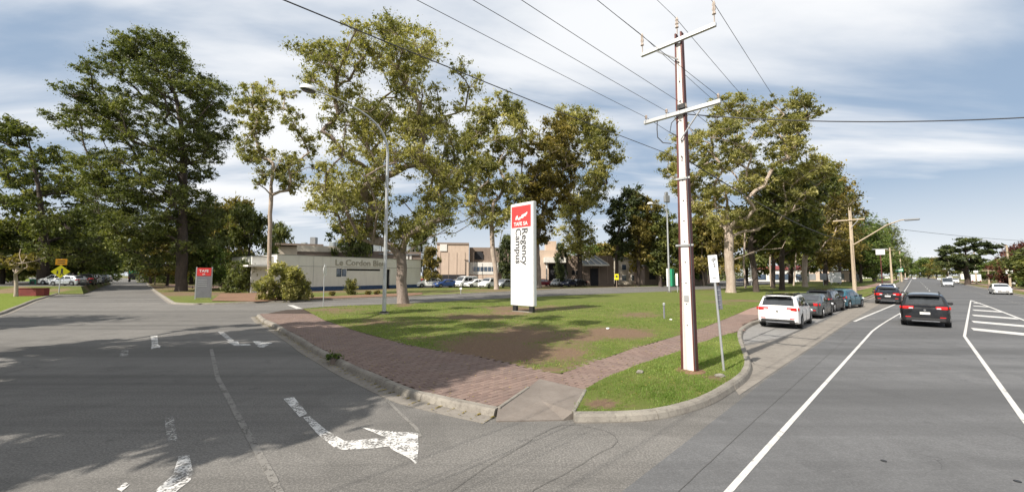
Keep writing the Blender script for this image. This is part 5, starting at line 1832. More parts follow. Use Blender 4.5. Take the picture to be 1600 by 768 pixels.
# --- cream block farther right
Y = 112
x0 = A(966, 427, Y)[0]
b = building_base('campus_block', (x0, Y, 0), R(-6), 'cream two-storey block half hidden between the trunks left of the second street lamp')
z1 = HZ(404, Y)
MB().box(7, 4, z1 / 2, 14, 8, z1).build('wall', M['roof_pale'], b)
MB().box(7, 4, z1 + .1, 14.6, 8.6, .35).build('roof', M['roof_grey'], b)
for f_ in range(2):
    for k in range(5):
        w = MB().box(1.6 + k * 2.6, -.04, 1.8 + f_ * 3.0, 1.3, .1, 1.6).build('window', M['wall_white'], b)
        MB().box(1.6 + k * 2.6, -.1, 1.8 + f_ * 3.0, 1.1, .04, 1.4).build('pane', M['bglass'], w)
b = building_base('campus_block', (A(1010, 427, 104)[0], 104, 0), R(4), 'low brown block behind the green and white sign')
MB().box(8, 4, 2.5, 17, 8, 5.0).build('wall', M['beige_dark'], b)
MB().box(8, 4, 5.1, 17.6, 8.6, .25).build('roof', M['roof_grey'], b)
for k in range(5):
    MB().box(1.6 + k * 3.3, -.04, 2.4, 1.7, .1, 1.8).build('window', M['dark_open'], b)
# --- shop row glimpsed through the trunks on the right
b = building_base('shop', (A(1178, 427, 165)[0], 165, 0), R(-30), 'white shop with a red roof glimpsed between the trunks of the main road row')
MB().box(9, 4, 2.4, 19, 8, 4.8).build('wall', M['wall_cream'], b)
mb = MB(); mb.prism([(-.5, -.6), (19.5, -.6), (19.5, 8.6), (-.5, 8.6)], 4.82, [5.0, 5.0, 6.6, 6.6]); mb.build('roof', M['brick_red'], b)
for k in range(4):
    w = MB().box(2.6 + k * 4.4, -.05, 1.9, 3.2, .1, 2.4).build('window', M['dark_open'], b)
    MB().box(2.6 + k * 4.4, -.11, 1.9, 2.9, .03, 2.1).build('pane', M['bglass'], w)
b = building_base('shop', (A(1215, 427, 175)[0], 175, 0), R(-35), 'pale shed beyond the red-roofed shop')
MB().box(14, 4, 2.2, 28, 8, 4.4).build('wall', M['beige'], b)
MB().box(14, 4, 4.55, 28.6, 8.6, .3).build('roof', M['roof_grey'], b)
for k in range(6):
    MB().box(2.6 + k * 4.6, -.05, 1.9, 3.0, .1, 2.6).build('roller_door', M['roof_grey'], b)
# right side of the main road
def small_shed(m, n, L, D, Ht, wall, roof, label, nwin=3):
    x, y = MN(m, n)
    b = building_base('roadside_building', (x, y, 0), R(45), label)
    MB().box(L / 2, -D / 2, Ht / 2, L, D, Ht).build('wall', M[wall], b)
    mb = MB(); mb.prism([(-.3, -D - .3), (L + .3, -D - .3), (L + .3, .3), (-.3, .3)], Ht + .02, [Ht + .9, Ht + .9, Ht + .25, Ht + .25]); mb.build('roof', M[roof], b)
    for k in range(nwin):
        w = MB().box((k + .5) * L / nwin, .04, Ht * .48, L / nwin * .6, .1, Ht * .45).build('window', M['wall_white'], b)
        MB().box((k + .5) * L / nwin, .1, Ht * .48, L / nwin * .5, .04, Ht * .36).build('pane', M['bglass'], w)
    for k in range(2):
        w = MB().box(-.04, -(k + .5) * D / 2, Ht * .48, .1, D / 2 * .5, Ht * .4).build('window', M['dark_open'], b)
small_shed(150, 22, 20, 12, 4.2, 'wall_white', 'roof_pale', 'white low building beneath the spreading pine')
small_shed(185, 20, 16, 10, 4.6, 'wall_white', 'roof_grey', 'white shop beyond the spreading pine on the right of the main road')
small_shed(230, 20, 22, 12, 5.0, 'roof_pale', 'brick_red', 'cream house with a red roof far down the right of the main road')
small_shed(300, 18, 26, 12, 5.0, 'wall_white', 'roof_grey', 'far white building on the right where the main road narrows')
small_shed(125, 26, 14, 10, 4.4, 'brick_red', 'roof_pale', 'red brick house behind the hedge of the right verge')
small_shed(330, -24, 20, 10, 4.5, 'wall_white', 'roof_pale', 'far pale house left of the vanishing main road')
small_shed(420, -26, 24, 10, 5.0, 'roof_pale', 'brick_red', 'farthest house left of the vanishing main road')
# far end of the left road
b = building_base('roadside_building', (*G(204, 431.6), 0), R(-40), 'tan roofed house closing the view down the left road')
b.location = (A(205, 427, 260)[0], 260, 0)
MB().box(0, 5, 4.2, 26, 10, 8.4).build('wall', M['roof_pale'], b)
mb = MB(); mb.prism([(-14, -1), (14, -1), (9, 5), (-9, 5)], 8.42, [8.6, 8.6, 12.5, 12.5]); mb.build('roof', M['beige'], b)
for k in range(4):
    MB().box(-9 + k * 6, -.05, 3.5, 2.4, .1, 2.2).build('window', M['dark_open'], b)

# fence rail in front of the car park row
o = empty('car_park_fence', (*G(1085, 447), .1), 0, 'low dark rail fence beyond the second street lamp', 'fence')
fx, fy = G(1085, 447)
for k in range(9):
    a = MN(78 + k * 2.6, -33.5); MB().box(a[0] - fx, a[1] - fy, .5, .1, .1, 1.0).build('post', M['wood'], o)
for z in (.45, .9):
    p, q = MN(78, -33.5), MN(78 + 8 * 2.6, -33.5)
    MB().tube([(p[0] - fx, p[1] - fy, z), (q[0] - fx, q[1] - fy, z)], .05, 5).build('rail', M['wood'], o)

# ================================================================== POLES, SIGNS, LAMPS, WIRES
WIRE_PTS = {}


def stobie(base, label, h=9.2, w0=.385, w1=.19, arms=((6.9, -1.02, 1.04), (8.95, -1.06, 1.0)), mat='stobie_white', group=None, rz=R(-45), simple_arms=False):
    t = empty('power_pole', (base[0], base[1], .1), rz, label, 'power pole', group)
    # concrete core tapering
    mb = MB(); c = w0 * .36; c1 = w1 * .30
    mb.add([(-c, -.075, -.2), (c, -.075, -.2), (c, .075, -.2), (-c, .075, -.2), (-c1, -.06, h - .3), (c1, -.06, h - .3), (c1, .06, h - .3), (-c1, .06, h - .3)],
           [(0, 3, 2, 1), (4, 5, 6, 7), (0, 1, 5, 4), (1, 2, 6, 5), (2, 3, 7, 6), (3, 0, 4, 7)])
    core = mb.build('concrete_core', M[mat], t)
    st = M['stobie_steel'] if mat == 'stobie_white' else M[mat]
    for s in (-1, 1):
        mb = MB()
        a0, b0, a1_, b1_ = s * w0 * .355, s * w0 * .5, s * w1 * .29, s * w1 * .5
        x0, x1, X0, X1 = min(a0, b0), max(a0, b0), min(a1_, b1_), max(a1_, b1_)
        mb.add([(x0, -.095, -.2), (x1, -.095, -.2), (x1, .095, -.2), (x0, .095, -.2), (X0, -.08, h), (X1, -.08, h), (X1, .08, h), (X0, .08, h)],
               [(0, 3, 2, 1), (4, 5, 6, 7), (0, 1, 5, 4), (1, 2, 6, 5), (2, 3, 7, 6), (3, 0, 4, 7)])
        mb.build('steel_channel', st, t)
    if not simple_arms:
        for k in range(14):
            z = 1.2 + k * .55
            MB().lathe([(.018, -.0), (.018, .012), (.008, .016)], 6, (0, 0, 0), 'Y').build('bolt', M['black'], core, loc=(0.0, -.077 - .0 + .0 * z, z))
    for i, (z, l, r) in enumerate(arms):
        a = MB().box((l + r) / 2, -.13, z, r - l, .09, .11, bev=.01)
        am = a.build('crossarm', M['steel_galv'] if mat == 'stobie_white' else M['stobie_cream'], t)
        if not simple_arms:
            MB().tube([(0, -.13, z - .75 if i == 0 else z - .55), (.55 if i == 0 else -.6, -.13, z - .06)], .022, 5).build('brace', M['steel_galv'], am)
    return t


def wpt(base, lx, z, rz=R(-45), ly=-.13):
    return Vector((base[0] + lx * math.cos(rz) - ly * math.sin(rz), base[1] + lx * math.sin(rz) + ly * math.cos(rz), z + .1))


def insulator(parent, x, z, h, r=.045, ly=-.13):
    MB().lathe([(.015, 0), (.015, h * .35), (r, h * .4), (r * .6, h * .55), (r, h * .62), (r * .6, h * .78), (r * .9, h * .84), (r * .4, h)], 8, (0, 0, 0)).build('insulator', M['porcelain'], parent, smooth=True, loc=(x, ly, z))


P1 = G(1078, 580, .1)
P2 = G(1337, 473, .1)
P0 = (P1[0] - (P2[0] - P1[0]), P1[1] - (P2[1] - P1[1]))
low = [-.96, -.36, .16, .98]
up = [-1.02, -.05, .96]
s1 = stobie(P1, 'tall red oxide and white power pole with two crossarms on the corner lawn')
for x in low: insulator(s1, x, 6.955, .16, .04)
insulator(s1, up[0], 9.0, .6, .05); insulator(s1, up[2], 9.0, .6, .05); insulator(s1, up[1], 9.2, .5, .05, 0)
MB().tube([(-.62, -.15, 6.85), (-.63, -.16, 6.6), (-.6, -.2, 6.35), (-.5, -.1, 6.2), (-.3, 0, 6.15)], .014, 5).build('drop_lead', M['wire'], s1)
MB().tube([(.0, -.15, 6.85), (-.2, -.2, 6.65), (-.25, -.2, 6.4), (-.1, -.12, 6.3)], .012, 5).build('drop_lead', M['wire'], s1)
MB().box(.06, -.12, 7.06, .22, .1, .12).build('fuse', M['black'], s1)
MB().box(0, -.085, 1.9, .12, .012, .16, bev=.003).build('number_plate', M['steel_galv'], s1)
MB().box(0, -.09, 3.3, .46, .03, .05).build('strap', M['steel_galv'], s1)
MB().box(0, -.09, 5.1, .4, .03, .05).build('strap', M['steel_galv'], s1)
MB().tube([(.19, -.11, .1), (.165, -.11, 3.0), (.12, -.1, 6.2)], .014, 6).build('earth_lead', M['wire'], s1)
MB().lathe([(.42, -.03), (.38, .035), (.2, .05)], 12, (0, 0, 0)).build('soil_mound', M['soil'], s1)
s2 = stobie(P2, 'second power pole, cream coloured, at the end of the row of parked cars', h=8.8, w0=.3, w1=.2, arms=((7.6, -1.25, 1.0),), mat='stobie_cream')
for x in low[:1] + low[3:]: insulator(s2, x, 7.65, .16)
# its lamp on a long arm
mb = MB(); pts = [(0.1, -.1, 5.3), (1.2, -.1, 6.05), (2.4, -.1, 6.9), (3.3, -.1, 7.25), (3.6, -.1, 7.28)]
la = mb.tube(pts, [.06, .055, .05, .045, .04], 7).build('lamp_arm', M['stobie_cream'], s2)
MB().box(4.0, -.1, 7.24, .95, .3, .16, bev=.05).build('lamp_head', M['roof_grey'], la)
s0 = stobie(P0, 'power pole behind the camera from which the wires come', arms=((6.9, -1.02, 1.04), (8.95, -1.06, 1.0)))
# others along the left side of the main road
more = [(1394, 443.5, 386, 'third power pole along the main road, pale, behind the far parked black cars'), (1409, 439.5, 392, 'fourth power pole along the main road'), (1415, 436.5, 398, 'fifth power pole along the main road'), (1420, 433.8, 404, 'sixth power pole along the main road')]
PP = [P1, P2]
for px, py, top, lb in more:
    b_ = G(px, py, .1); PP.append(b_)
    hh = A(px, top, b_[1])[2]
    stobie(b_, lb, h=hh, w0=.5, w1=.28, arms=((hh - 1.0, -1.2, 1.0),), mat='stobie_cream', simple_arms=True, group=None)


def wire(a, b, sag, r, label, n=26, group='overhead wires along the main road'):
    pts = []
    for i in range(n + 1):
        t = i / n
        p = a.lerp(b, t); p.z -= sag * 4 * t * (1 - t)
        pts.append(p)
    o = pts[0].copy()
    mb = MB().tube([p - o for p in pts], r, 5)
    w = mb.build('overhead_wire', M['wire'], loc=tuple(o))
    tag(w, label, 'wire', group)


nm = ['outermost left', 'inner left', 'inner right', 'outermost right']
for k, x in enumerate(low):
    wire(wpt(P0, x, 7.05), wpt(P1, x, 7.05), .35, .0055, f'{nm[k]} of the four wires running from the lower crossarm up to the left')
    wire(wpt(P1, x, 7.05), wpt(P2, x, 7.8), .5, .007, f'{nm[k]} of the four wires between the lower crossarm and the second power pole')
n3 = ['left', 'middle', 'right']
for k, x in enumerate(up):
    z = (9.55, 9.65, 9.55)[k]
    wire(wpt(P0, x, z), wpt(P1, x, z), .35, .0055, f'{n3[k]} one of three top wires running from the tall pole up out of view')
    wire(wpt(P1, x, z), wpt(P2, x * .2, 8.9), .45, .007, f'{n3[k]} one of the three top wires between the first two power poles')
wire(wpt(P0, -.2, 5.75), wpt(P1, -.2, 5.75), .45, .008, 'thick low cable crossing the sky from upper left to the tall power pole', group=None)
wire(wpt(P1, .0, 5.7), wpt(P2, 0, 5.7), .55, .018, 'thick low cable sagging before the flat-topped gum', group=None)
for i in range(1, len(PP) - 1):
    for x in (-1.1, .9):
        wire(wpt(PP[i], x, 8.0), wpt(PP[i + 1], x, 8.0), .5, .016, f'thin {"left" if x < 0 else "right"} hand wire from the {("","second","third","fourth","fifth")[i]} to the {("","third","fourth","fifth","sixth")[i]} power pole', n=12)
# service pole across the road, out of the picture
PS = MN(18.3, 11.0)
t = tag(empty('service_pole', (PS[0], PS[1], .1), 0), 'steel service pole beyond the right edge of the picture', 'pole')
MB().tube([(0, 0, -.2), (0, 0, 7.2)], [.09, .06], 8).build('shaft', M['steel_galv'], t)
MB().lathe([(.07, 0), (.075, .03), (.02, .06)], 8, (0, 0, 7.2)).build('cap', M['black'], t)
wire(wpt(P1, .08, 6.85), Vector((PS[0], PS[1], 6.85)), .95, .014, 'thick black service cable crossing the main road to the right edge', group=None)
PR = G(1579, 449.5, .1)
wire(wpt(P2, .1, 7.3), Vector((PR[0] + 12, PR[1] - 6, 9.0)), .8, .02, 'thin cable crossing high over the main road', group=None)

# --- street lamps
def street_lamp(base, label, h0, reach, hh, rz, r0=.13, green=False):
    t = empty('street_lamp', (base[0], base[1], .1), rz, label, 'street lamp')
    MB().lathe([(.32, -.05), (.32, .06), (.3, .09)], 14).build('footing', M['concrete'], t)
    MB().lathe([(.24, .085), (.24, .16), (r0 * 1.1, .2)], 12).build('base_plate', M['black'], t)
    n = 9; pts = [(0, 0, .15), (0, 0, h0 * .5), (0, 0, h0)]; rad = [r0, r0 * .85, r0 * .7]
    for i in range(1, n + 1):
        u = i / n
        # quadratic bezier from the shaft top over to the lamp
        p0, p1, p2 = (0, h0), (0.05, h0 + (hh - h0) * .95), (reach, hh)
        x = (1 - u) ** 2 * p0[0] + 2 * u * (1 - u) * p1[0] + u * u * p2[0]; z = (1 - u) ** 2 * p0[1] + 2 * u * (1 - u) * p1[1] + u * u * p2[1]
        pts.append((x, 0, z)); rad.append(r0 * (.7 - .38 * u))
    MB().tube(pts, rad, 10).build('shaft', M['steel_galv'], t, smooth=True)
    MB().box(0, -r0 - .0, 1.0, .09, .03, .5, bev=.01).build('access_door', M['steel_galv'], t)
    hd = MB().lathe([(.03, .32), (.24, .30), (.34, .2), (.38, .06), (.39, 0), (.36, -.02)][::-1], 14, (0, 0, 0))
    h_ = hd.build('lamp_hood', M['sign_white'], t, smooth=True, loc=(reach + .45, 0, hh - .1)); h_.scale = (1.2, .85, .85)
    MB().lathe([(.34, 0), (.3, -.10), (.14, -.16), (.02, -.17)][::-1], 14).build('lens', M['glass'], h_, smooth=True)
    return t


LB = G(600, 490.5, .1)
street_lamp(LB, 'tall curved-arm steel street lamp on the lawn in front of the cream building', 10.6, 4.6, 13.35, R(225))
LB2 = G(1046, 456.5, .1)
h2 = A(1045, 320, LB2[1])[2]
t2 = street_lamp(LB2, 'second street lamp with a thin curved arm beside the green and white sign', h2 - 1.6, 2.4, h2, R(195), .15)
mb = MB().tube([(0, 0, h2 - 1.6), (0, 0, h2 + .3)], .06, 6); mb.box(0, 0, h2 + .8, .9, .4, 1.1, bev=.08); mb.box(.05, 0, h2 + 1.6, .5, .3, .5, bev=.05); mb.build('siren_box', M['roof_grey'], t2)
# green and white sign on two posts at the foot of the second lamp
sx, sy = G(1050, 456, .1)
t = empty('green_sign', (sx, sy, .1), R(-35), 'green and white sign on two posts below the second street lamp', 'sign')
MB().box(-.45, 0, 1.75, .1, .1, 3.5).build('post', M['steel_galv'], t); MB().box(.8, 0, 1.3, .08, .1, 2.6).build('post', M['steel_galv'], t)
MB().box(0, -.08, 2.2, .8, .06, 2.6).build('panel', M['sign_green'], t)
MB().box(-.55, -.09, 2.2, .3, .07, 2.7).box(.75, -.09, 1.9, .3, .07, 1.8).build('panel_edge', M['sign_white'], t)

# --- the tall campus sign
SB = G(818, 487, .1)
w_, hS = 2.2, 7.55
t = empty('campus_sign', (SB[0], SB[1], .1), R(-45), 'tall white campus pylon sign with a red square and vertical lettering on the lawn', 'sign')
for s in (-1, 1):
    MB().box(s * .78, 0, .2, .34, .2, .5).build('foot', M['black'], t)
MB().box(0, 0, -.02, 1.9, .5, .12, bev=.03).build('footing', M['concrete'], t)
pn = MB().box(0, 0, .42 + (hS - .42) / 2, w_, .3, hS - .42, bev=.035).build('panel', M['white_panel'], t)
MB().box(-w_ / 2 + .02, -.153, .42 + (hS - .42) / 2, .035, .012, hS - .5).build('edge_strip', M['steel_galv'], pn)
MB().box(w_ / 2 - .03, -.153, .42 + (hS - .42) / 2, .035, .012, hS - .5).build('edge_strip', M['steel_galv'], pn)
for jz in (2.5, 5.75):
    MB().box(0, -.1535, jz, w_ - .1, .008, .018).build('panel_joint', M['roof_grey'], pn)
rd = MB().box(-.07, -.157, 6.6, 1.84, .02, 1.5).build('red_square', M['red_panel'], t)
mb = MB()
for x0, z0, w, h in ((-.62, 6.4, .26, .3), (-.36, 6.37, .28, .22), (-.08, 6.47, .3, .28), (.2, 6.58, .26, .24), (.42, 6.7, .12, .18)):
    mb.add([(x0, -.172, z0), (x0 + w * .8, -.172, z0 + .02), (x0 + w, -.172, z0 + h), (x0 + w * .3, -.172, z0 + h * .8)], [(0, 1, 2, 3)])
mb.build('emblem', M['letter_white'], t)
tx = text_mb('TAFE SA', .36, .006); xf(tx, Matrix.Translation((-.1, -.172, 6.08)) @ Matrix.Rotation(math.pi / 2, 4, 'X')); letters(tx, M['letter_white'], t)
for word, lx, zc, sz in (('Regency', .26, 4.5, .76), ('Campus', -.36, 4.55, .76)):
    tx = text_mb(word, sz, .006)
    xf(tx, Matrix.Translation((lx, -.165, zc)) @ Matrix.Rotation(math.pi / 2, 4, 'X') @ Matrix.Rotation(-math.pi / 2, 4, 'Z'))
    letters(tx, M['letter'], t)

# --- small red and grey sign
sb = G(317, 467, .1)
hs = A(317, 417, sb[1])[2] - .1
t = empty('directory_sign', (sb[0], sb[1], .1), R(28), 'small grey directory sign with a red top on the corner of the left road', 'sign')
for s in (-1, 1): MB().box(s * .66, 0, hs / 2, .1, .14, hs).build('post', M['steel_galv'], t)
MB().box(0, 0, (hs - .9) / 2 + .05, 1.22, .2, hs - 1.1).build('panel', M['grey_panel'], t)
MB().box(0, 0, hs - .5, 1.22, .22, .85).build('red_panel', M['red_panel'], t)
tx = text_mb('TAFE', .36, .008); xf(tx, Matrix.Translation((-.02, -.125, hs - .42)) @ Matrix.Rotation(math.pi / 2, 4, 'X')); letters(tx, M['letter_white'], t)
tx = text_mb('SA', .22, .008); xf(tx, Matrix.Translation((-.02, -.125, hs - .76)) @ Matrix.Rotation(math.pi / 2, 4, 'X')); letters(tx, M['letter_white'], t)
for k in range(4):
    MB().box(-.1, -.106, hs - 1.35 - k * .22, .8, .01, .05).build('text_line', M['steel_galv'], t)

# --- round sign seen from the side on a thin post
rb = G(505, 479.5, .1); hr = A(506, 414, rb[1])[2]
t = empty('round_sign', (rb[0], rb[1], .1), R(97), 'round white sign on a thin post seen nearly edge-on before the big bush', 'sign')
MB().tube([(0, 0, -.1), (0, 0, hr)], .035, 8).build('post', M['steel_galv'], t)
dk = MB().lathe([(.44, -.01), (.44, .01)], 24, (0, -.06, hr - .55), 'Y').build('disc', M['sign_white'], t)
MB().box(0, -.03, hr - .55, .08, .04, .5).build('bracket', M['steel_galv'], t)

# --- parking sign on a leaning post by the big pole
pb_ = G(1131, 579, .13); hp = A(1116, 398, pb_[1])[2]
t = empty('parking_sign', (pb_[0], pb_[1], .12), R(-28), 'white parking sign on a leaning steel post beside the big power pole', 'sign')
t.rotation_euler = (R(1.0), R(-3.2), R(-28))
L_ = hp - .12
MB().tube([(0, 0, -.2), (0, 0, L_)], .03, 10).build('post', M['steel_galv'], t, smooth=True)
MB().box(0, -.03, L_ - .36, .22, .012, .72, bev=.004).build('panel', M['sign_white'], t)
tx = text_mb('P', .17, .003); xf(tx, Matrix.Translation((.03, -.041, L_ - .14)) @ Matrix.Rotation(math.pi / 2, 4, 'X')); letters(tx, M['letter'], t)
tx = text_mb('2', .13, .003); xf(tx, Matrix.Translation((.03, -.041, L_ - .27)) @ Matrix.Rotation(math.pi / 2, 4, 'X')); letters(tx, M['letter'], t)
pl = MB().box(.1, .02, L_ - 1.13, .2, .012, .62, bev=.004).build('lower_plate', M['grey_panel'], t); pl.rotation_euler.z = R(48)
for k in range(4):
    MB().box(.1, .012, L_ - .93 - k * .13, .1, .004, .018).build('text_line', M['steel_galv'], pl)
for z in (L_ - .12, L_ - .6): MB().box(0, -.02, z, .08, .05, .03).build('bracket', M['steel_galv'], t)

# --- marker post in the lawn
mb_ = G(1038, 498, .1)
t = empty('marker_post', (mb_[0], mb_[1], .1), .3, 'short dark post with a pale cap standing in the lawn', 'post')
MB().tube([(0, 0, -.1), (0, 0, .78)], .05, 8).build('post', M['grey_panel'], t)
MB().lathe([(.07, .78), (.075, .88), (.03, .93)], 8).build('cap', M['steel_galv'], t)

# --- yellow warning sign on the left verge
yb = G(92, 458, .1); hy = A(92, 405, yb[1])[2]
t = empty('warning_sign', (yb[0], yb[1], .1), R(42), 'yellow diamond pedestrian warning sign with an orange plate above on the left verge', 'sign')
MB().tube([(0, 0, -.1), (0, 0, hy)], .06, 8).build('post', M['steel_galv'], t)
zc = A(92, 424, yb[1])[2]
MB().box(0, -.09, zc - .1, 1.3, .02, 1.3, ry=R(45)).build('diamond', M['sign_yellow'], t)
mb = MB(); mb.lathe([(.1, -.01), (.1, .01)], 10, (.12, -.11, zc + .25), 'Y'); mb.box(.12, -.11, zc - .05, .2, .02, .45); mb.box(.05, -.11, zc - .42, .09, .02, .4, ry=.3); mb.box(.22, -.11, zc - .42, .09, .02, .4, ry=-.3); mb.lathe([(.07, -.01), (.07, .01)], 8, (-.3, -.11, zc - .02), 'Y'); mb.box(-.3, -.11, zc - .25, .14, .02, .35)
mb.build('pictogram', M['letter'], t)
pl = MB().box(0, -.09, zc + 1.25, 1.1, .02, .85, bev=.004).build('upper_plate', M['sign_orange'], t)
for k in range(2): MB().box(0, -.11, zc + 1.4 - k * .3, .7, .012, .1).build('text_line', M['letter'], pl)

# --- street lamp mast above the warning sign (behind it)
x, y = G(96, 449, .1)
t = empty('park_light', (x, y, .1), 0, 'thin pale light mast rising behind the yellow warning sign', 'lamp'); hh_ = A(97, 388, y)[2]
MB().tube([(0, 0, 0), (0, 0, hh_ - 1.5), (.5, 0, hh_ - .2)], [.09, .07, .05], 6).build('shaft', M['steel_galv'], t)
MB().box(.9, 0, hh_ - .15, 1.0, .3, .18, bev=.05).build('lamp_head', M['sign_white'], t)

# --- red block and bin on the left verge
x, y = G(52, 462, .1)
t = empty('red_block', (x, y, .1), R(14), 'low red painted concrete block on the left verge', 'block')
MB().box(0, 0, .45, 2.6, .8, .95, bev=.04).build('body', M['brick_red'], t)
MB().box(0, 0, .95, 2.7, .9, .06, bev=.01).build('capping', M['brick_red'], t)
x, y = G(53, 451, .1)
t = empty('booth', (x, y, .1), R(30), 'dark green service booth with a pale roof behind the tall left verge tree', 'booth')
MB().box(0, 0, .9, 1.0, .9, 1.8).build('body', M['sign_green'], t); MB().box(0, 0, 1.95, 1.2, 1.1, .35, bev=.05).build('roof', M['sign_white'], t); MB().box(-.1, -.47, .8, .5, .04, 1.4).build('door', M['black'], t)

# --- yellow notice on the pine trunk
x, y = G(962, 449, .1)
t = empty('yellow_notice', (x, y - .8, .1), 0, 'bright yellow notice on a stake in front of the narrow pine trunk', 'sign')
MB().box(0, 0, .9, .12, .08, 1.8).build('stake', M['wood'], t); MB().box(0, -.06, 2.2, .85, .05, 1.2, bev=.01).build('panel', M['sign_yellow'], t)
MB().box(0, -.1, 2.3, .4, .02, .4).build('pictogram', M['letter'], t)
# --- thin light masts by the buildings
for px, py, top, lb in ((680, 447, 352, 'thin pale light mast at the right end of the white building'), (879, 446, 398, 'white light mast before the brown hall'), (1174, 446, 395, 'thin pale mast behind the smooth pale trunk')):
    x, y = G(px, py, .1); hh_ = A(px, top, y)[2]
    t = empty('light_mast', (x, y, .1), 0, lb, 'lamp')
    MB().tube([(0, 0, 0), (0, 0, hh_)], [.12, .07], 6).build('shaft', M['steel_galv'], t)
    MB().box(.2, 0, hh_, .9, .3, .15, bev=.04).build('lamp_head', M['steel_galv'], t)
# --- white board sign and small plates
x, y = G(1306, 444, .1); zt = A(1306, 426, y)[2]; zb_ = A(1306, 441, y)[2]
t = empty('board_sign', (x, y, .1), R(-20), 'large blank white board sign on posts left of the second power pole', 'sign')
for s in (-1, 1): MB().box(s * 1.0, .06, zt / 2, .1, .1, zt).build('post', M['steel_galv'], t)
MB().box(0, 0, (zt + zb_) / 2, 2.7, .08, zt - zb_ + .2).build('panel', M['sign_white'], t)
x, y = G(1287, 446, .1)
t = empty('board_sign', (x, y, .1), R(10), 'grey sign back standing left of the white board sign', 'sign')
MB().box(0, .05, 1.5, .1, .1, 3).build('post', M['steel_galv'], t); MB().box(0, 0, 2.2, 1.9, .06, 1.6).build('panel', M['roof_grey'], t)
# direction sign back over the parked black cars
x, y = G(1379, 447.5, .1); ht = A(1379, 391, y)[2]
t = empty('road_sign', (x, y, .1), R(-40), 'rectangular grey road sign on a dark post over the far parked cars', 'sign')
MB().tube([(0, 0, 0), (0, 0, ht)], .1, 6).build('post', M['stobie_steel'], t)
MB().box(0, -.14, ht - .5, 1.5, .06, 1.1).build('panel', M['sign_white'], t); MB().box(0, -.1, ht + .2, 2.6, .08, .14).build('rail', M['steel_galv'], t)
x, y = G(1406, 440, .1); ht = A(1406, 423, y)[2]
t = empty('road_sign', (x, y, .1), R(-40), 'small green and white road sign low by the fourth power pole', 'sign')
MB().box(0, 0, ht / 2, .1, .1, ht).build('post', M['steel_galv'], t); MB().box(0, -.1, ht + .3, 2.4, .06, 1.3).build('panel', M['sign_green'], t); MB().box(0, -.14, ht + .3, 2.1, .02, .5).build('text_line', M['sign_white'], t)
# blue sign and small things at the left road
x, y = G(241, 436, .1); z_ = A(241, 428, y)[2]
t = empty('blue_sign', (x, y, .1), R(35), 'small blue sign beside the left road right of the green truck', 'sign')
MB().box(0, 0, z_ / 2, .12, .1, z_).build('post', M['steel_galv'], t); MB().box(0, -.08, z_, 2.2, .06, 1.6).build('panel', M['sign_blue'], t); MB().box(0, -.12, z_ + .1, .8, .02, .5).build('emblem', M['sign_white'], t)
x, y = G(184, 434.5, .1); z_ = A(184, 424, y)[2]
t = empty('banner_sign', (x, y, .1), R(35), 'small red banner sign far down the left side of the left road', 'sign')
MB().box(0, 0, z_ / 2, .15, .1, z_).build('post', M['steel_galv'], t); MB().box(0, -.08, z_ - .6, 2.2, .06, 3.0).build('panel', M['red_panel'], t)
# site notice low in the garden bed before the car park
x, y = G(720, 459, .17)
t = empty('marker_post', (x, y, .15), 0, 'short pale post at the edge of the service road before the parked cars', 'post')
MB().tube([(0, 0, 0), (0, 0, .8)], .05, 6).build('post', M['steel_galv'], t); MB().box(0, -.05, .75, .3, .04, .25).build('plate', M['sign_white'], t)
# poles of the right verge
for px, py, top, arm, lb in ((1579, 449.5, 384, 1, 'pale street light pole by the white car at the right'), (1546, 445.5, 420, 0, 'short pale power pole left of the white car at the right'), (1526, 443, 394, 1, 'pale street light pole under the spreading pine'), (1511, 440, 402, 0, 'pale pole by the silver oncoming car'), (1482, 436.5, 404, 1, 'far pale pole by the white truck'), (1460, 434, 408, 0, 'farthest pale pole on the right side of the main road')):
    x, y = G(px, py, .1); hh_ = A(px, top, y)[2]
    t = empty('light_pole', (x, y, .1), R(-45), lb, 'pole')
    MB().tube([(0, 0, 0), (0, 0, hh_)], [.2, .13], 7).build('shaft', M['stobie_cream'], t, smooth=True)
    if arm:
        MB().tube([(0, 0, hh_ - .4), (-1.6, 0, hh_ + .9), (-2.6, 0, hh_ + 1.2)], .06, 6).build('lamp_arm', M['steel_galv'], t)
        MB().box(-3.0, 0, hh_ + 1.2, 1.0, .35, .2, bev=.05).build('lamp_head', M['roof_grey'], t)
        MB().box(0, -.2, hh_ * .38, .9, .1, .7).build('plate', M['sign_white'], t)
    else:
        MB().box(0, -.1, hh_ - .5, 2.2, .12, .12).build('crossarm', M['stobie_cream'], t)
# rocks and rubbish on the lawn
for px, py, s, lb in ((1000, 581, .09, 'small grey stone in the near lawn'), (950, 513, .08, 'white scrap of litter on the dirt patch'), (1048, 499, .07, 'white scrap beside the short marker post'), (1125, 587, .1, 'pale stone at the foot of the parking sign post')):
    x, y = G(px, py, .13)
    bm = bmesh.new(); bmesh.ops.create_icosphere(bm, subdivisions=2, radius=s)
    for v in bm.verts: v.co = Vector((v.co.x * 1.5, v.co.y, v.co.z * .55)) * (1 + random.uniform(-.18, .18))
    me = bpy.data.meshes.new('stone'); bm.to_mesh(me); bm.free(); me.materials.append(M['concrete' if 'stone' in lb else 'sign_white'])
    o = bpy.data.objects.new('stone' if 'stone' in lb else 'litter', me); C.objects.link(o); o.location = (x, y, .14); o.rotation_euler.z = px
    tag(o, lb, 'stone' if 'stone' in lb else 'litter')

# ================================================================== VEHICLES
def interp(tab, x):
    xs = [t[0] for t in tab]
    return float(np.interp(x, xs, [t[1] for t in tab]))


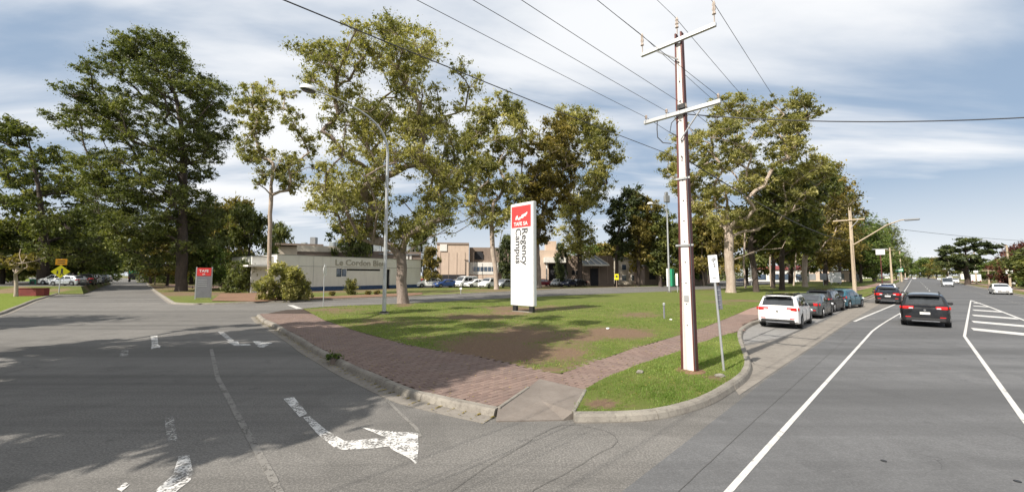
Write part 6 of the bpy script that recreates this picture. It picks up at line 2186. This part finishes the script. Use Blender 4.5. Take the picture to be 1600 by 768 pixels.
class CarShape:
    """surface of a car body: s in metres along (rear 0 .. front L), ring parameter v 0..1 from sill to roof centre"""
    def __init__(c, L, Wd, top, belt, plan, wheels, wr=.34, sill=.24, roofk=.74, arch=.40):
        c.L, c.W, c.top, c.belt, c.plan, c.wheels, c.wr, c.sill, c.roofk, c.arch = L, Wd, top, belt, plan, wheels, wr, sill, roofk, arch

    def ring(c, s):
        zt = interp(c.top, s); zb = min(interp(c.belt, s), zt - .03)
        w = c.W / 2 * interp(c.plan, s)
        zs = c.sill + max(0, .10 - s * .5) + max(0, .08 - (c.L - s) * .4)
        for wx in c.wheels:
            d = abs(s - wx)
            if d < c.arch: zs = max(zs, c.wr + math.sqrt(c.arch ** 2 - d * d) - .0)
        k = min(1, max(0, (zt - zb) / .42))
        wroof = w * (.90 * (1 - k) + c.roofk * k)
        mid = max(zs + .02, .52 * zb + .08)
        hi = max(mid + .02, zb - .13)
        return [(w * .60, max(.19, min(zs, .3))), (w * .93, zs), (w * .985, zs + .03), (w * 1.0, mid), (w * .99, hi), (w * .955, zb), (w * .955 + (wroof - w * .955) * .5, zb + (zt - zb) * .53), (wroof, zt - min(.07, (zt - zb) * .25)), (wroof * .86, zt - min(.02, (zt - zb) * .1)), (wroof * .45, zt + .004), (0, zt + .012)]

    def body(c, ds=.06):
        n = int(c.L / ds); ss = sorted(set([c.L * i / n for i in range(n + 1)]) | set(t[0] for t in c.top))
        ss = [s for s in ss if 0 <= s <= c.L]
        mb = MB(); R_ = []
        for s in ss:
            r = c.ring(s); x = s - c.L / 2
            R_.append([(x, y, z) for y, z in r] + [(x, -y, z) for y, z in reversed(r[:-1])])
        m = len(R_[0]); vs = [p for r in R_ for p in r]; fs = []
        for i in range(len(R_) - 1):
            for k in range(m - 1):
                fs.append((i * m + k, i * m + k + 1, (i + 1) * m + k + 1, (i + 1) * m + k))
            fs.append((i * m + m - 1, i * m, (i + 1) * m, (i + 1) * m + m - 1))
        fs.append(tuple(range(m))); fs.append(tuple(reversed([(len(R_) - 1) * m + k for k in range(m)])))
        mb.add(vs, fs)
        return mb

    def side_patch(c, s0, s1, v0, v1, off=.008, side=1, cut0=0, cut1=0):
        """patch on the glasshouse between belt (v=0) and roof edge (v=1); cut = slant of the ends"""
        mb = MB(); n = max(2, int((s1 - s0) / .1)); rows = 4; vs = []
        for j in range(rows + 1):
            v = v0 + (v1 - v0) * j / rows
            a = s0 + cut0 * j / rows; b = s1 - cut1 * j / rows
            for i in range(n + 1):
                s = a + (b - a) * i / n; r = c.ring(s)
                p, q, u = r[5], r[6], r[7]
                if v < .5: y, z = p[0] + (q[0] - p[0]) * v * 2, p[1] + (q[1] - p[1]) * v * 2
                else: y, z = q[0] + (u[0] - q[0]) * (v * 2 - 1), q[1] + (u[1] - q[1]) * (v * 2 - 1)
                vs.append((s - c.L / 2, (y + off) * side, z + off * .3))
        fs = []
        for j in range(rows):
            for i in range(n):
                f = (j * (n + 1) + i, j * (n + 1) + i + 1, (j + 1) * (n + 1) + i + 1, (j + 1) * (n + 1) + i)
                fs.append(f if side < 0 else tuple(reversed(f)))
        return mb.add(vs, fs)

    def top_patch(c, s0, s1, k=.86, off=.008, nrm=(0, 0, 1)):
        """patch across the car on the sloping top surface: windscreen, rear window, sunroof"""
        mb = MB(); n = max(3, int(abs(s1 - s0) / .08)); vs = []; m = 8
        for i in range(n + 1):
            s = s0 + (s1 - s0) * i / n; r = c.ring(s)
            for j in range(-m, m + 1):
                u = abs(j) / m * k
                # across the roof line: 0 centre .. 1 edge (ring[7])
                ys = [0, r[9][0], r[8][0], r[7][0]]; zs = [r[10][1], r[9][1], r[8][1], r[7][1]]
                y = u * r[7][0]; z = float(np.interp(y, ys, zs))
                vs.append((s - c.L / 2 + nrm[0] * off, math.copysign(y, j) if j else 0, z + nrm[2] * off))
        w = 2 * m + 1; fs = []
        for i in range(n):
            for j in range(w - 1):
                fs.append((i * w + j, (i + 1) * w + j, (i + 1) * w + j + 1, i * w + j + 1))
        return mb.add(vs, fs)


def wheel(parent, x, y, r, wd, side):
    prof = [(r * .62, -wd / 2), (r * .92, -wd / 2), (r, -wd / 2 + .03), (r, wd / 2 - .03), (r * .92, wd / 2), (r * .62, wd / 2)]
    w = MB().lathe(prof, 20, (0, 0, 0), 'Y').build('wheel', M['rubber'], parent, smooth=True, loc=(x, y, r), recalc=True)
    mb = MB(); yo = side * (wd / 2 - .012)
    mb.lathe([(r * .64, yo - .01), (r * .64, yo + .004), (r * .57, yo + .008 * side), (r * .56, yo - .012)], 18, (0, 0, 0), 'Y')
    for k in range(5):
        a = k * 2 * math.pi / 5
        mb.box(math.cos(a) * r * .32, side * (wd / 2 + .0), math.sin(a) * r * .32, r * .56, .022, r * .16, ry=-a)
    mb.lathe([(r * .14, side * wd / 2 - .02), (r * .14, side * wd / 2 + .016)], 10, (0, 0, 0), 'Y')
    rim = mb.build('rim', M['rim'], w, recalc=True)
    MB().lathe([(r * .55, side * (wd / 2 - .05) - .005), (r * .55, side * (wd / 2 - .05) + .005)], 16, (0, 0, 0), 'Y').build('brake_disc', M['black'], w, recalc=True)
    return w


def car(kind):
    if kind == 'suv':
        L, Wd, Ht = 4.65, 1.87, 1.70
        top = [(0, .86), (.03, .99), (.10, 1.03), (.17, 1.10), (.42, 1.52), (.55, 1.62), (.9, 1.67), (1.7, Ht), (2.5, 1.68), (2.85, 1.60), (3.55, 1.14), (3.75, 1.08), (4.35, .98), (4.55, .88), (4.65, .68)]
        belt = [(0, .95), (.3, 1.09), (1.0, 1.06), (3.4, .98), (4.65, .7)]
        wins = [(.42, 1.0, .1, .80, .18, .0), (1.05, 2.02, .06, .82, .02, .02), (2.10, 3.20, .05, .82, .02, .56)]
        rw, ws, wh = (.19, .44), (2.86, 3.50), (.85, 3.66)
        plan = [(0, .86), (.12, .94), (.4, .985), (1.2, 1), (3.6, 1), (4.2, .96), (4.5, .88), (4.65, .74)]
    elif kind == 'hatch':
        L, Wd, Ht = 4.15, 1.76, 1.48
        top = [(0, .80), (.03, .92), (.10, .96), (.18, 1.00), (.55, 1.34), (.75, 1.42), (1.7, Ht), (2.2, 1.46), (2.55, 1.38), (3.25, 1.0), (3.4, .95), (3.9, .84), (4.08, .74), (4.15, .58)]
        belt = [(0, .9), (.35, .97), (1.2, .93), (3.2, .86), (4.15, .6)]
        wins = [(.62, .92, .12, .70, .12, .0), (.97, 1.85, .06, .82, .10, .02), (1.92, 2.95, .05, .82, .02, .56)]
        rw, ws, wh = (.20, .56), (2.56, 3.20), (.75, 3.32)
        plan = [(0, .84), (.12, .93), (.4, .98), (1.1, 1), (3.2, 1), (3.75, .95), (4.0, .86), (4.15, .72)]
    elif kind == 'sedan':
        L, Wd, Ht = 4.7, 1.80, 1.46
        top = [(0, .78), (.04, .98), (.3, 1.03), (.75, 1.06), (1.35, 1.36), (1.6, 1.43), (2.1, Ht), (2.6, 1.45), (2.95, 1.36), (3.6, 1.0), (3.8, .95), (4.4, .84), (4.6, .74), (4.7, .56)]
        belt = [(0, .9), (.7, .98), (1.5, .95), (3.6, .87), (4.7, .58)]
        wins = [(1.15, 1.95, .10, .80, .32, .02), (2.03, 3.25, .06, .82, .02, .60)]
        rw, ws, wh = (.78, 1.34), (2.96, 3.56), (.95, 3.75)
        plan = [(0, .84), (.12, .92), (.5, .98), (1.4, 1), (3.6, 1), (4.2, .95), (4.5, .86), (4.7, .70)]
    elif kind == 'van':
        L, Wd, Ht = 4.9, 1.9, 2.0
        top = [(0, 1.0), (.03, 1.75), (.12, 1.93), (.4, 1.98), (3.2, Ht), (3.7, 1.9), (4.4, 1.15), (4.55, 1.05), (4.8, .9), (4.9, .7)]
        belt = [(0, 1.15), (3.8, 1.1), (4.4, 1.0), (4.9, .72)]
        wins = [(.5, 1.5, .06, .6, .02, .02), (1.65, 2.75, .06, .6, .02, .02), (2.9, 3.95, .03, .7, .02, .5)]
        rw, ws, wh = (.028, .04), (3.72, 4.38), (.95, 4.0)
        plan = [(0, .92), (.12, .97), (.5, 1), (4.2, 1), (4.6, .93), (4.9, .8)]
    c = CarShape(L, Wd, top, belt, plan, wh, wr=.35 if kind in ('suv', 'van') else .32, roofk=.76 if kind != 'van' else .86, arch=.40 if kind in ('suv', 'van') else .365, sill=.25 if kind == 'suv' else .2)
    t = empty('parked_car', (0, 0, 0))
    bo = c.body().build('body', M['black'], t, smooth=True, recalc=True)
    bo.material_slots[0].link = 'OBJECT'
    h2_ = L / 2
    MB().box(0, 0, .38, L - .5, Wd * .80, .36).build('underbody', M['black'], t)
    zb_ = interp(belt, 0)
    for s in (-1, 1):
        for (a, b_, v0, v1, c0, c1) in wins:
            c.side_patch(a, b_, v0, v1, .009, s, c0, c1).build('side_window', M['glass'], t, smooth=True)
        # black sill and wheel arch trim
        for (a, b_) in ((wh[0] + c.arch + .02, wh[1] - c.arch - .02),):
            MB().box((a + b_) / 2 - h2_, s * (Wd / 2 * .955), c.sill + .045, b_ - a, .06, .12, bev=.015).build('sill', M['black'], t)
        for k, a in enumerate(wins):
            if k == 0 and kind in ('suv', 'hatch'): continue
            MB().box(a[0] + .22 - h2_, s * (Wd / 2 + .006), interp(belt, a[0] + .2) - .16, .2, .03, .035, bev=.01).build('door_handle', bo.data.materials[0], t).material_slots[0].link = 'OBJECT'
        # door gaps
        for a in [w_[0] - .05 for w_ in wins[1:]] + [wins[-1][1] + .03]:
            MB().box(a - h2_, s * (Wd / 2 - .012), .62, .012, .03, .62).build('door_gap', M['black'], t)
        # mirrors
        mx = wins[-1][1] - .28
        mi = MB().box(mx - h2_, s * (Wd / 2 + .10), interp(belt, mx) + .10, .12, .22, .15, bev=.04).build('mirror', M['black'], t)
        # lamps
        rt = MB()
        tz = {'suv': .97, 'hatch': .86, 'sedan': .84, 'van': .95}[kind]; th_ = {'suv': .17, 'hatch': .22, 'sedan': .18, 'van': .5}[kind]
        pw_ = c.W / 2 * interp(plan, 0)
        rt.box(-h2_ + .045, s * (pw_ - .20), tz, .1, .44, th_, rz=s * .10, bev=.03)
        rt.box(-h2_ + .20, s * (Wd / 2 * .945), tz + .01, .26, .07, th_ * .85, rz=s * -.10, bev=.025)
        rt.build('tail_lamp', M['tail'], t)
        MB().box(-h2_ + .0, s * (pw_ - .30), tz - .02, .03, .16, th_ * .35, bev=.01).build('reversing_lamp', M['head'], t)
        MB().box(h2_ - .30, s * (Wd / 2 * .80), .70 if kind != 'van' else .85, .34, .30, .15, rz=s * -.42, bev=.04).build('headlight', M['head'], t)
        MB().box(-h2_ + .02, s * (pw_ - .18), .50, .06, .22, .05, bev=.01).build('reflector', M['tail'], t)
        for wx in wh:
            wheel(t, wx - h2_, s * (Wd / 2 - .12), c.wr, .22, s)
    if kind == 'van':
        MB().box(-h2_ - .002, 0, 1.48, .03, 1.3, .5, bev=.01).build('rear_window', M['glass'], t)
    else:
        c.top_patch(rw[0], rw[1], .90, .012, (-.8, 0, .6)).build('rear_window', M['glass'], t, smooth=True)
        MB().box(-h2_ + rw[1] - .10, 0, interp(top, rw[1]) + .05, .24, Wd * .62, .035, bev=.012).build('spoiler', M['black'], t) if kind in ('suv', 'hatch') else None
    c.top_patch(ws[0], ws[1], .93, .012, (.6, 0, .8)).build('windscreen', M['glass'], t, smooth=True)
    if kind == 'suv': c.top_patch(.62, 2.6, .95, .008).build('roof_panel', M['glass'], t, smooth=True)
    MB().box(-h2_ + .02, 0, .70 if kind != 'sedan' else .76, .05, .38, .12, bev=.008).build('number_plate', M['plate'], t)
    MB().box(h2_ + .0, 0, .48, .04, .37, .1, bev=.008).build('number_plate', M['plate'], t)
    MB().box(-h2_ + .05, 0, .37, .16, Wd * .80, .22, bev=.05).build('rear_bumper', M['black'], t)
    MB().box(-h2_ + .0, 0, .30, .1, Wd * .55, .04, bev=.015).build('bumper_trim', M['rim'], t)
    MB().box(h2_ - .08, 0, .42, .2, Wd * .62, .26, bev=.06).build('grille', M['black'], t)
    MB().lathe([(.05, -.012), (.05, .012), (.02, .016)], 10, (-h2_ - .005, 0, .86 if kind in ('suv', 'van') else .84), 'X').build('badge', M['chrome'], t)
    if kind == 'suv':
        for s in (-1, 1):
            MB().tube([(-h2_ + .75, s * .60, 1.68), (-h2_ + .85, s * .61, 1.735), (-h2_ + 2.3, s * .62, 1.745), (-h2_ + 2.5, s * .62, 1.70)], .02, 5).build('roof_rail', M['black'], t)
        MB().box(-h2_ + .24, .0, 1.17, .03, .5, .02).build('wiper', M['black'], t)
    return t


def ute_truck(kind):
    """small flat-nosed box truck"""
    t = empty('truck', (0, 0, 0))
    cab = MB(); cab.prism([(1.9, -1.0), (3.2, -1.0), (3.35, -.6), (3.35, .6), (3.2, 1.0), (1.9, 1.0)], .45, [2.4, 2.1, 2.0, 2.0, 2.1, 2.4]); cab.build('cab', M['sign_white'], t)
    MB().box(3.33, 0, 1.6, .06, 1.6, .7).build('windscreen', M['glass'], t)
    for s in (-1, 1): MB().box(2.6, s * 1.005, 1.6, .8, .03, .6).build('side_window', M['glass'], t)
    MB().box(-.7, 0, 1.75, 5.0, 2.3, 2.4, bev=.04).build('box_body', M['sign_white'], t)
    MB().box(-.3, 0, .5, 5.6, .9, .2).build('chassis', M['black'], t)
    for x in (-1.9, 2.5):
        for s in (-1, 1): wheel(t, x, s * .92, .42, .26, s)
    for s in (-1, 1): MB().box(-3.22, s * .9, .75, .06, .3, .2).build('tail_lamp', M['tail'], t)
    MB().box(-3.22, 0, 1.75, .03, 2.0, 2.1).build('rear_door', M['white_panel'], t)
    return t


col = {'white': paint('white_paint', (0.80, 0.80, 0.79)), 'black': paint('black_paint', (0.008, 0.0085, 0.010)), 'grey': paint('grey_paint', (0.06, 0.072, 0.075), .1), 'silver': paint('silver_paint', (0.48, 0.50, 0.52), .6),
       'teal': paint('teal_paint', (0.03, 0.11, 0.15), .1), 'blue': paint('blue_paint', (0.03, 0.07, 0.22), .3), 'navy': paint('navy_paint', (0.015, 0.022, 0.05), .3), 'maroon': paint('maroon_paint', (0.07, 0.008, 0.012)), 'red': paint('red_paint', (0.42, 0.03, 0.03), .2), 'green': paint('green_paint', (0.03, 0.10, 0.06), .1)}
CP = {k: car(k) for k in ('suv', 'hatch', 'sedan', 'van')}
CP['truck'] = ute_truck(0)
cused = set()


def put(kind, colour, x, y, rz, label, group=None, z=0.012, scale=1.0, cat='car', name='parked_car'):
    if kind in cused:
        o = copy_tree(CP[kind])
    else:
        cused.add(kind); o = CP[kind]
    for ch in o.children:
        if ch.material_slots and ch.material_slots[0].link == 'OBJECT':
            ch.material_slots[0].material = col[colour]
    o.name = name
    o.location = (x, y, z); o.rotation_euler = (0, 0, rz); o.scale = (scale,) * 3
    tag(o, label, cat, group)
    if group is None and 'group' in o: del o['group']
    return o


def rear_at(kind, colour, px, py, rz, label, L, **kw):
    """rear bumper centre at the photo pixel"""
    x, y = G(px, py)
    return put(kind, colour, x + math.cos(rz) * L / 2, y + math.sin(rz) * L / 2, rz, label, **kw)


# the black four-wheel drive ahead in the lane
rear_at('suv', 'black', 1447, 511, R(45), 'black four-wheel drive with red tail lamps driving away in the main road lane', 4.65, name='moving_car', scale=.98)
# parked in the bay
GB = 'cars parked in the bay beside the corner lawn'
rear_at('suv', 'white', 1215, 513, R(46), 'white four-wheel drive with a dark roof parked nearest in the bay', 4.65, group=GB, scale=.97)
rear_at('sedan', 'grey', 1254, 497, R(43), 'grey-green car parked in front of the white four-wheel drive', 4.7, group=GB)
rear_at('suv', 'black', 1276, 487.5, R(39), 'black car parked third in the bay', 4.5, group=GB, scale=.93)
rear_at('hatch', 'teal', 1301, 481.5, R(33), 'blue-green hatchback parked last in the bay by the second power pole', 4.3, group=GB, scale=1.02)
GC = 'cars parked beyond the second power pole'
rear_at('hatch', 'black', 1388, 475, R(46), 'black hatchback parked just beyond the second power pole', 4.15, group=GC, scale=1.03)
x, y = MN(57.5, -1.9); put('sedan', 'blue', x, y, R(46), 'blue car parked in front of the black hatchback', GC)
x, y = MN(63.5, -1.9); put('suv', 'white', x, y, R(46), 'white car parked farthest along beyond the second power pole', GC, scale=.95)
x, y = MN(79.5, 8.0); put('sedan', 'white', x, y, R(226), 'white sedan parked at the right edge of the picture')
x, y = MN(118, 5.2); put('van', 'silver', x, y, R(226), 'silver van coming toward the camera on the far side', name='moving_car', cat='van', z=.012)
GD = 'vehicles far down the right side of the main road'
for (k, c_, m, n, rz, lb, ct) in (('van', 'white', 215, 10, 50, 'far white van on the right side of the main road', 'van'), ('truck', 'white', 172, 13, 45, 'white box truck standing on the right side of the main road', 'truck'), ('sedan', 'navy', 185, 9.5, 225, 'dark blue car beside the white box truck', 'car'),
                                  ('suv', 'white', 160, 8.5, 225, 'white four-wheel drive near the white box truck', 'car'), ('hatch', 'red', 148, 17.5, 20, 'red and white car in the forecourt beneath the spreading pine', 'car'), ('sedan', 'white', 240, 8.5, 225, 'tiny white car far away on the right side', 'car'), ('suv', 'navy', 128, 16.5, 10, 'dark car in the drive behind the silver van', 'car'),
                                  ('van', 'white', 138, 16.8, 10, 'white van standing in the forecourt behind the silver van', 'van')):
    x, y = MN(m, n); put(k, c_, x, y, R(rz), lb, GD, cat=ct, name='distant_van' if k == 'van' else ('distant_truck' if k == 'truck' else 'distant_car'))
for (k, c_, m, n, lb) in (('sedan', 'silver', 230, -1.2, 'far silver car at the left kerb of the main road'), ('suv', 'white', 290, 1.5, 'tiny white car in the main road near its vanishing point')):
    x, y = MN(m, n); put(k, c_, x, y, R(46), lb, GD, name='distant_car')

# campus car park, a row behind the service road
GE = 'cars in the campus car park'
rowc = [('suv', 'white', 670, 449.5, 200, 'white four-wheel drive at the left end of the car park row'), ('sedan', 'blue', 697, 449.5, 215, 'steel blue sedan second in the car park row'), ('hatch', 'silver', 715, 449, 230, 'silver hatchback third in the car park row'),
        ('van', 'white', 728, 449, 235, 'white van-like car in the middle of the car park row'), ('hatch', 'white', 743, 449.5, 215, 'white hatchback right of the white van in the car park row'), ('suv', 'white', 763, 450.5, 245, 'white four-wheel drive left of the twin pale trunks'),
        ('hatch', 'silver', 786, 450, 240, 'silver hatchback between the twin pale trunks and the tall sign'), ('sedan', 'red', 655, 447, 200, 'dark red car just past the end of the cream building'),
        ('hatch', 'maroon', 849, 447.5, 30, 'dark maroon car with red lamps right of the tall sign'), ('sedan', 'silver', 870, 447.5, 250, 'silver sedan facing the service road right of the tall sign'), ('sedan', 'navy', 889, 448, 235, 'dark blue sedan right of the silver one'), ('sedan', 'black', 902, 447.5, 225, 'black sedan by the trunk of the broad dark gum'),
        ('van', 'white', 868, 441, 250, 'white van behind the silver sedan')]
for k, c_, px, py, rz, lb in rowc:
    x, y = G(px, py, .1); x, y = x * (y + 2) / y, y + 2
    put(k, c_, x, y, R(rz), lb, GE, z=.16, scale=1.15)
# left verge car park
GF = 'cars parked beside the left road'
for k, c_, px, Yd, rz, lb in (('hatch', 'silver', 108, 64, 182, 'pale silver car side-on right behind the yellow warning sign'), ('suv', 'black', 137, 68, 130, 'black car with its rear to the left road'), ('suv', 'white', 146, 75, 128, 'white car with its rear to the left road'), ('hatch', 'blue', 151, 80, 128, 'bright blue car parked by the left road'),
                              ('sedan', 'black', 158, 90, 130, 'dark car beyond the bright blue one'), ('suv', 'silver', 163, 99, 130, 'silver car farther along the left road'), ('sedan', 'navy', 116, 72, 180, 'dark car in the second row behind the silver one'), ('suv', 'white', 92, 70, 184, 'white car in the second row left of the yellow warning sign'), ('hatch', 'white', 168, 108, 130, 'last white car along the left road'),
                              ('sedan', 'white', 127, 82, 182, 'white car in the third row of the left car park'), ('hatch', 'grey', 100, 80, 180, 'grey car in the third row of the left car park')):
    x, y = A(px, 427, Yd)[:2]; put(k, c_, x, y, R(rz), lb, GF, z=.99, scale=1.1)
# glimpsed between the trunks on the right
GG = 'cars glimpsed between the trunks along the main road'
for i, (k, c_, px, py, lb) in enumerate((('sedan', 'white', 1096, 439, 'white car glimpsed left of the smooth pale trunk'), ('sedan', 'blue', 1108, 439, 'blue car glimpsed behind the parking sign'), ('hatch', 'navy', 1158, 440, 'dark blue car glimpsed right of the smooth pale trunk'), ('suv', 'white', 1172, 440, 'white car glimpsed behind the leaning dark gum'),
                                         ('sedan', 'blue', 1190, 439, 'blue car glimpsed in front of the red-roofed shop'), ('hatch', 'white', 1212, 438, 'white hatchback glimpsed between dark trunks'), ('van', 'white', 1240, 438.5, 'white van glimpsed left of the twin flaking trunks'), ('sedan', 'navy', 1250, 439.5, 'dark car glimpsed beside the twin flaking trunks'),
                                         ('suv', 'red', 1276, 438, 'red car glimpsed right of the twin flaking trunks'), ('sedan', 'silver', 1325, 436, 'silver car glimpsed left of the second power pole'), ('sedan', 'blue', 1376, 435, 'blue car glimpsed under the last dark trees'), ('hatch', 'white', 1386, 435, 'white car glimpsed by the third power pole'))):
    x, y = G(px, py, .1); put(k, c_, x, y, R(150 + 35 * math.sin(i * 2.1)), lb, GG, z=.17)


# dark green rubbish truck on the left road
x, y = G(210, 440)
t = empty('rubbish_truck', (x, y, .012), R(132), 'dark green rubbish truck seen from behind at the right kerb of the left road', 'truck')
t.scale = (1.5, 1.5, 1.5)
mb = MB(); mb.prism([(-3.6, -1.2), (2.2, -1.2), (2.2, 1.2), (-3.6, 1.2)], .9, [3.1, 3.5, 3.5, 3.1]); mb.build('body', col['green'], t)
MB().box(-3.75, 0, 1.6, .5, 2.2, 1.3, bev=.1).build('hopper', M['black'], t)
MB().box(-3.64, 0, 2.7, .06, 2.1, .7).build('rear_panel', M['sign_green'], t)
MB().box(3.2, 0, 1.8, 1.7, 2.3, 2.4, bev=.12).build('cab', col['green'], t)
MB().box(4.06, 0, 2.2, .05, 2.0, .9).build('windscreen', M['glass'], t)
for s in (-1, 1):
    MB().box(-3.95, s * 1.0, 1.15, .08, .22, .3).build('tail_lamp', M['tail'], t)
    for wx in (-2.4, -1.2, 3.0): wheel(t, wx, s * 1.0, .5, .3, s)
MB().box(0, 0, .7, 7.2, .9, .25).build('chassis', M['black'], t)
MB().box(-3.98, 0, 3.25, .08, 1.6, .12).build('light_bar', M['sign_orange'], t)
print('objects', len(bpy.data.objects))

_t = sum(len(o.data.polygons) * (2 if 'crown' in o.name else 1.6) for o in bpy.data.objects if o.type == 'MESH' and o.data.users and not any(x in o.name for x in ('.0', '.1', '.2')))
print('unique tris', sum(len(m.polygons) for m in bpy.data.meshes) * 2)
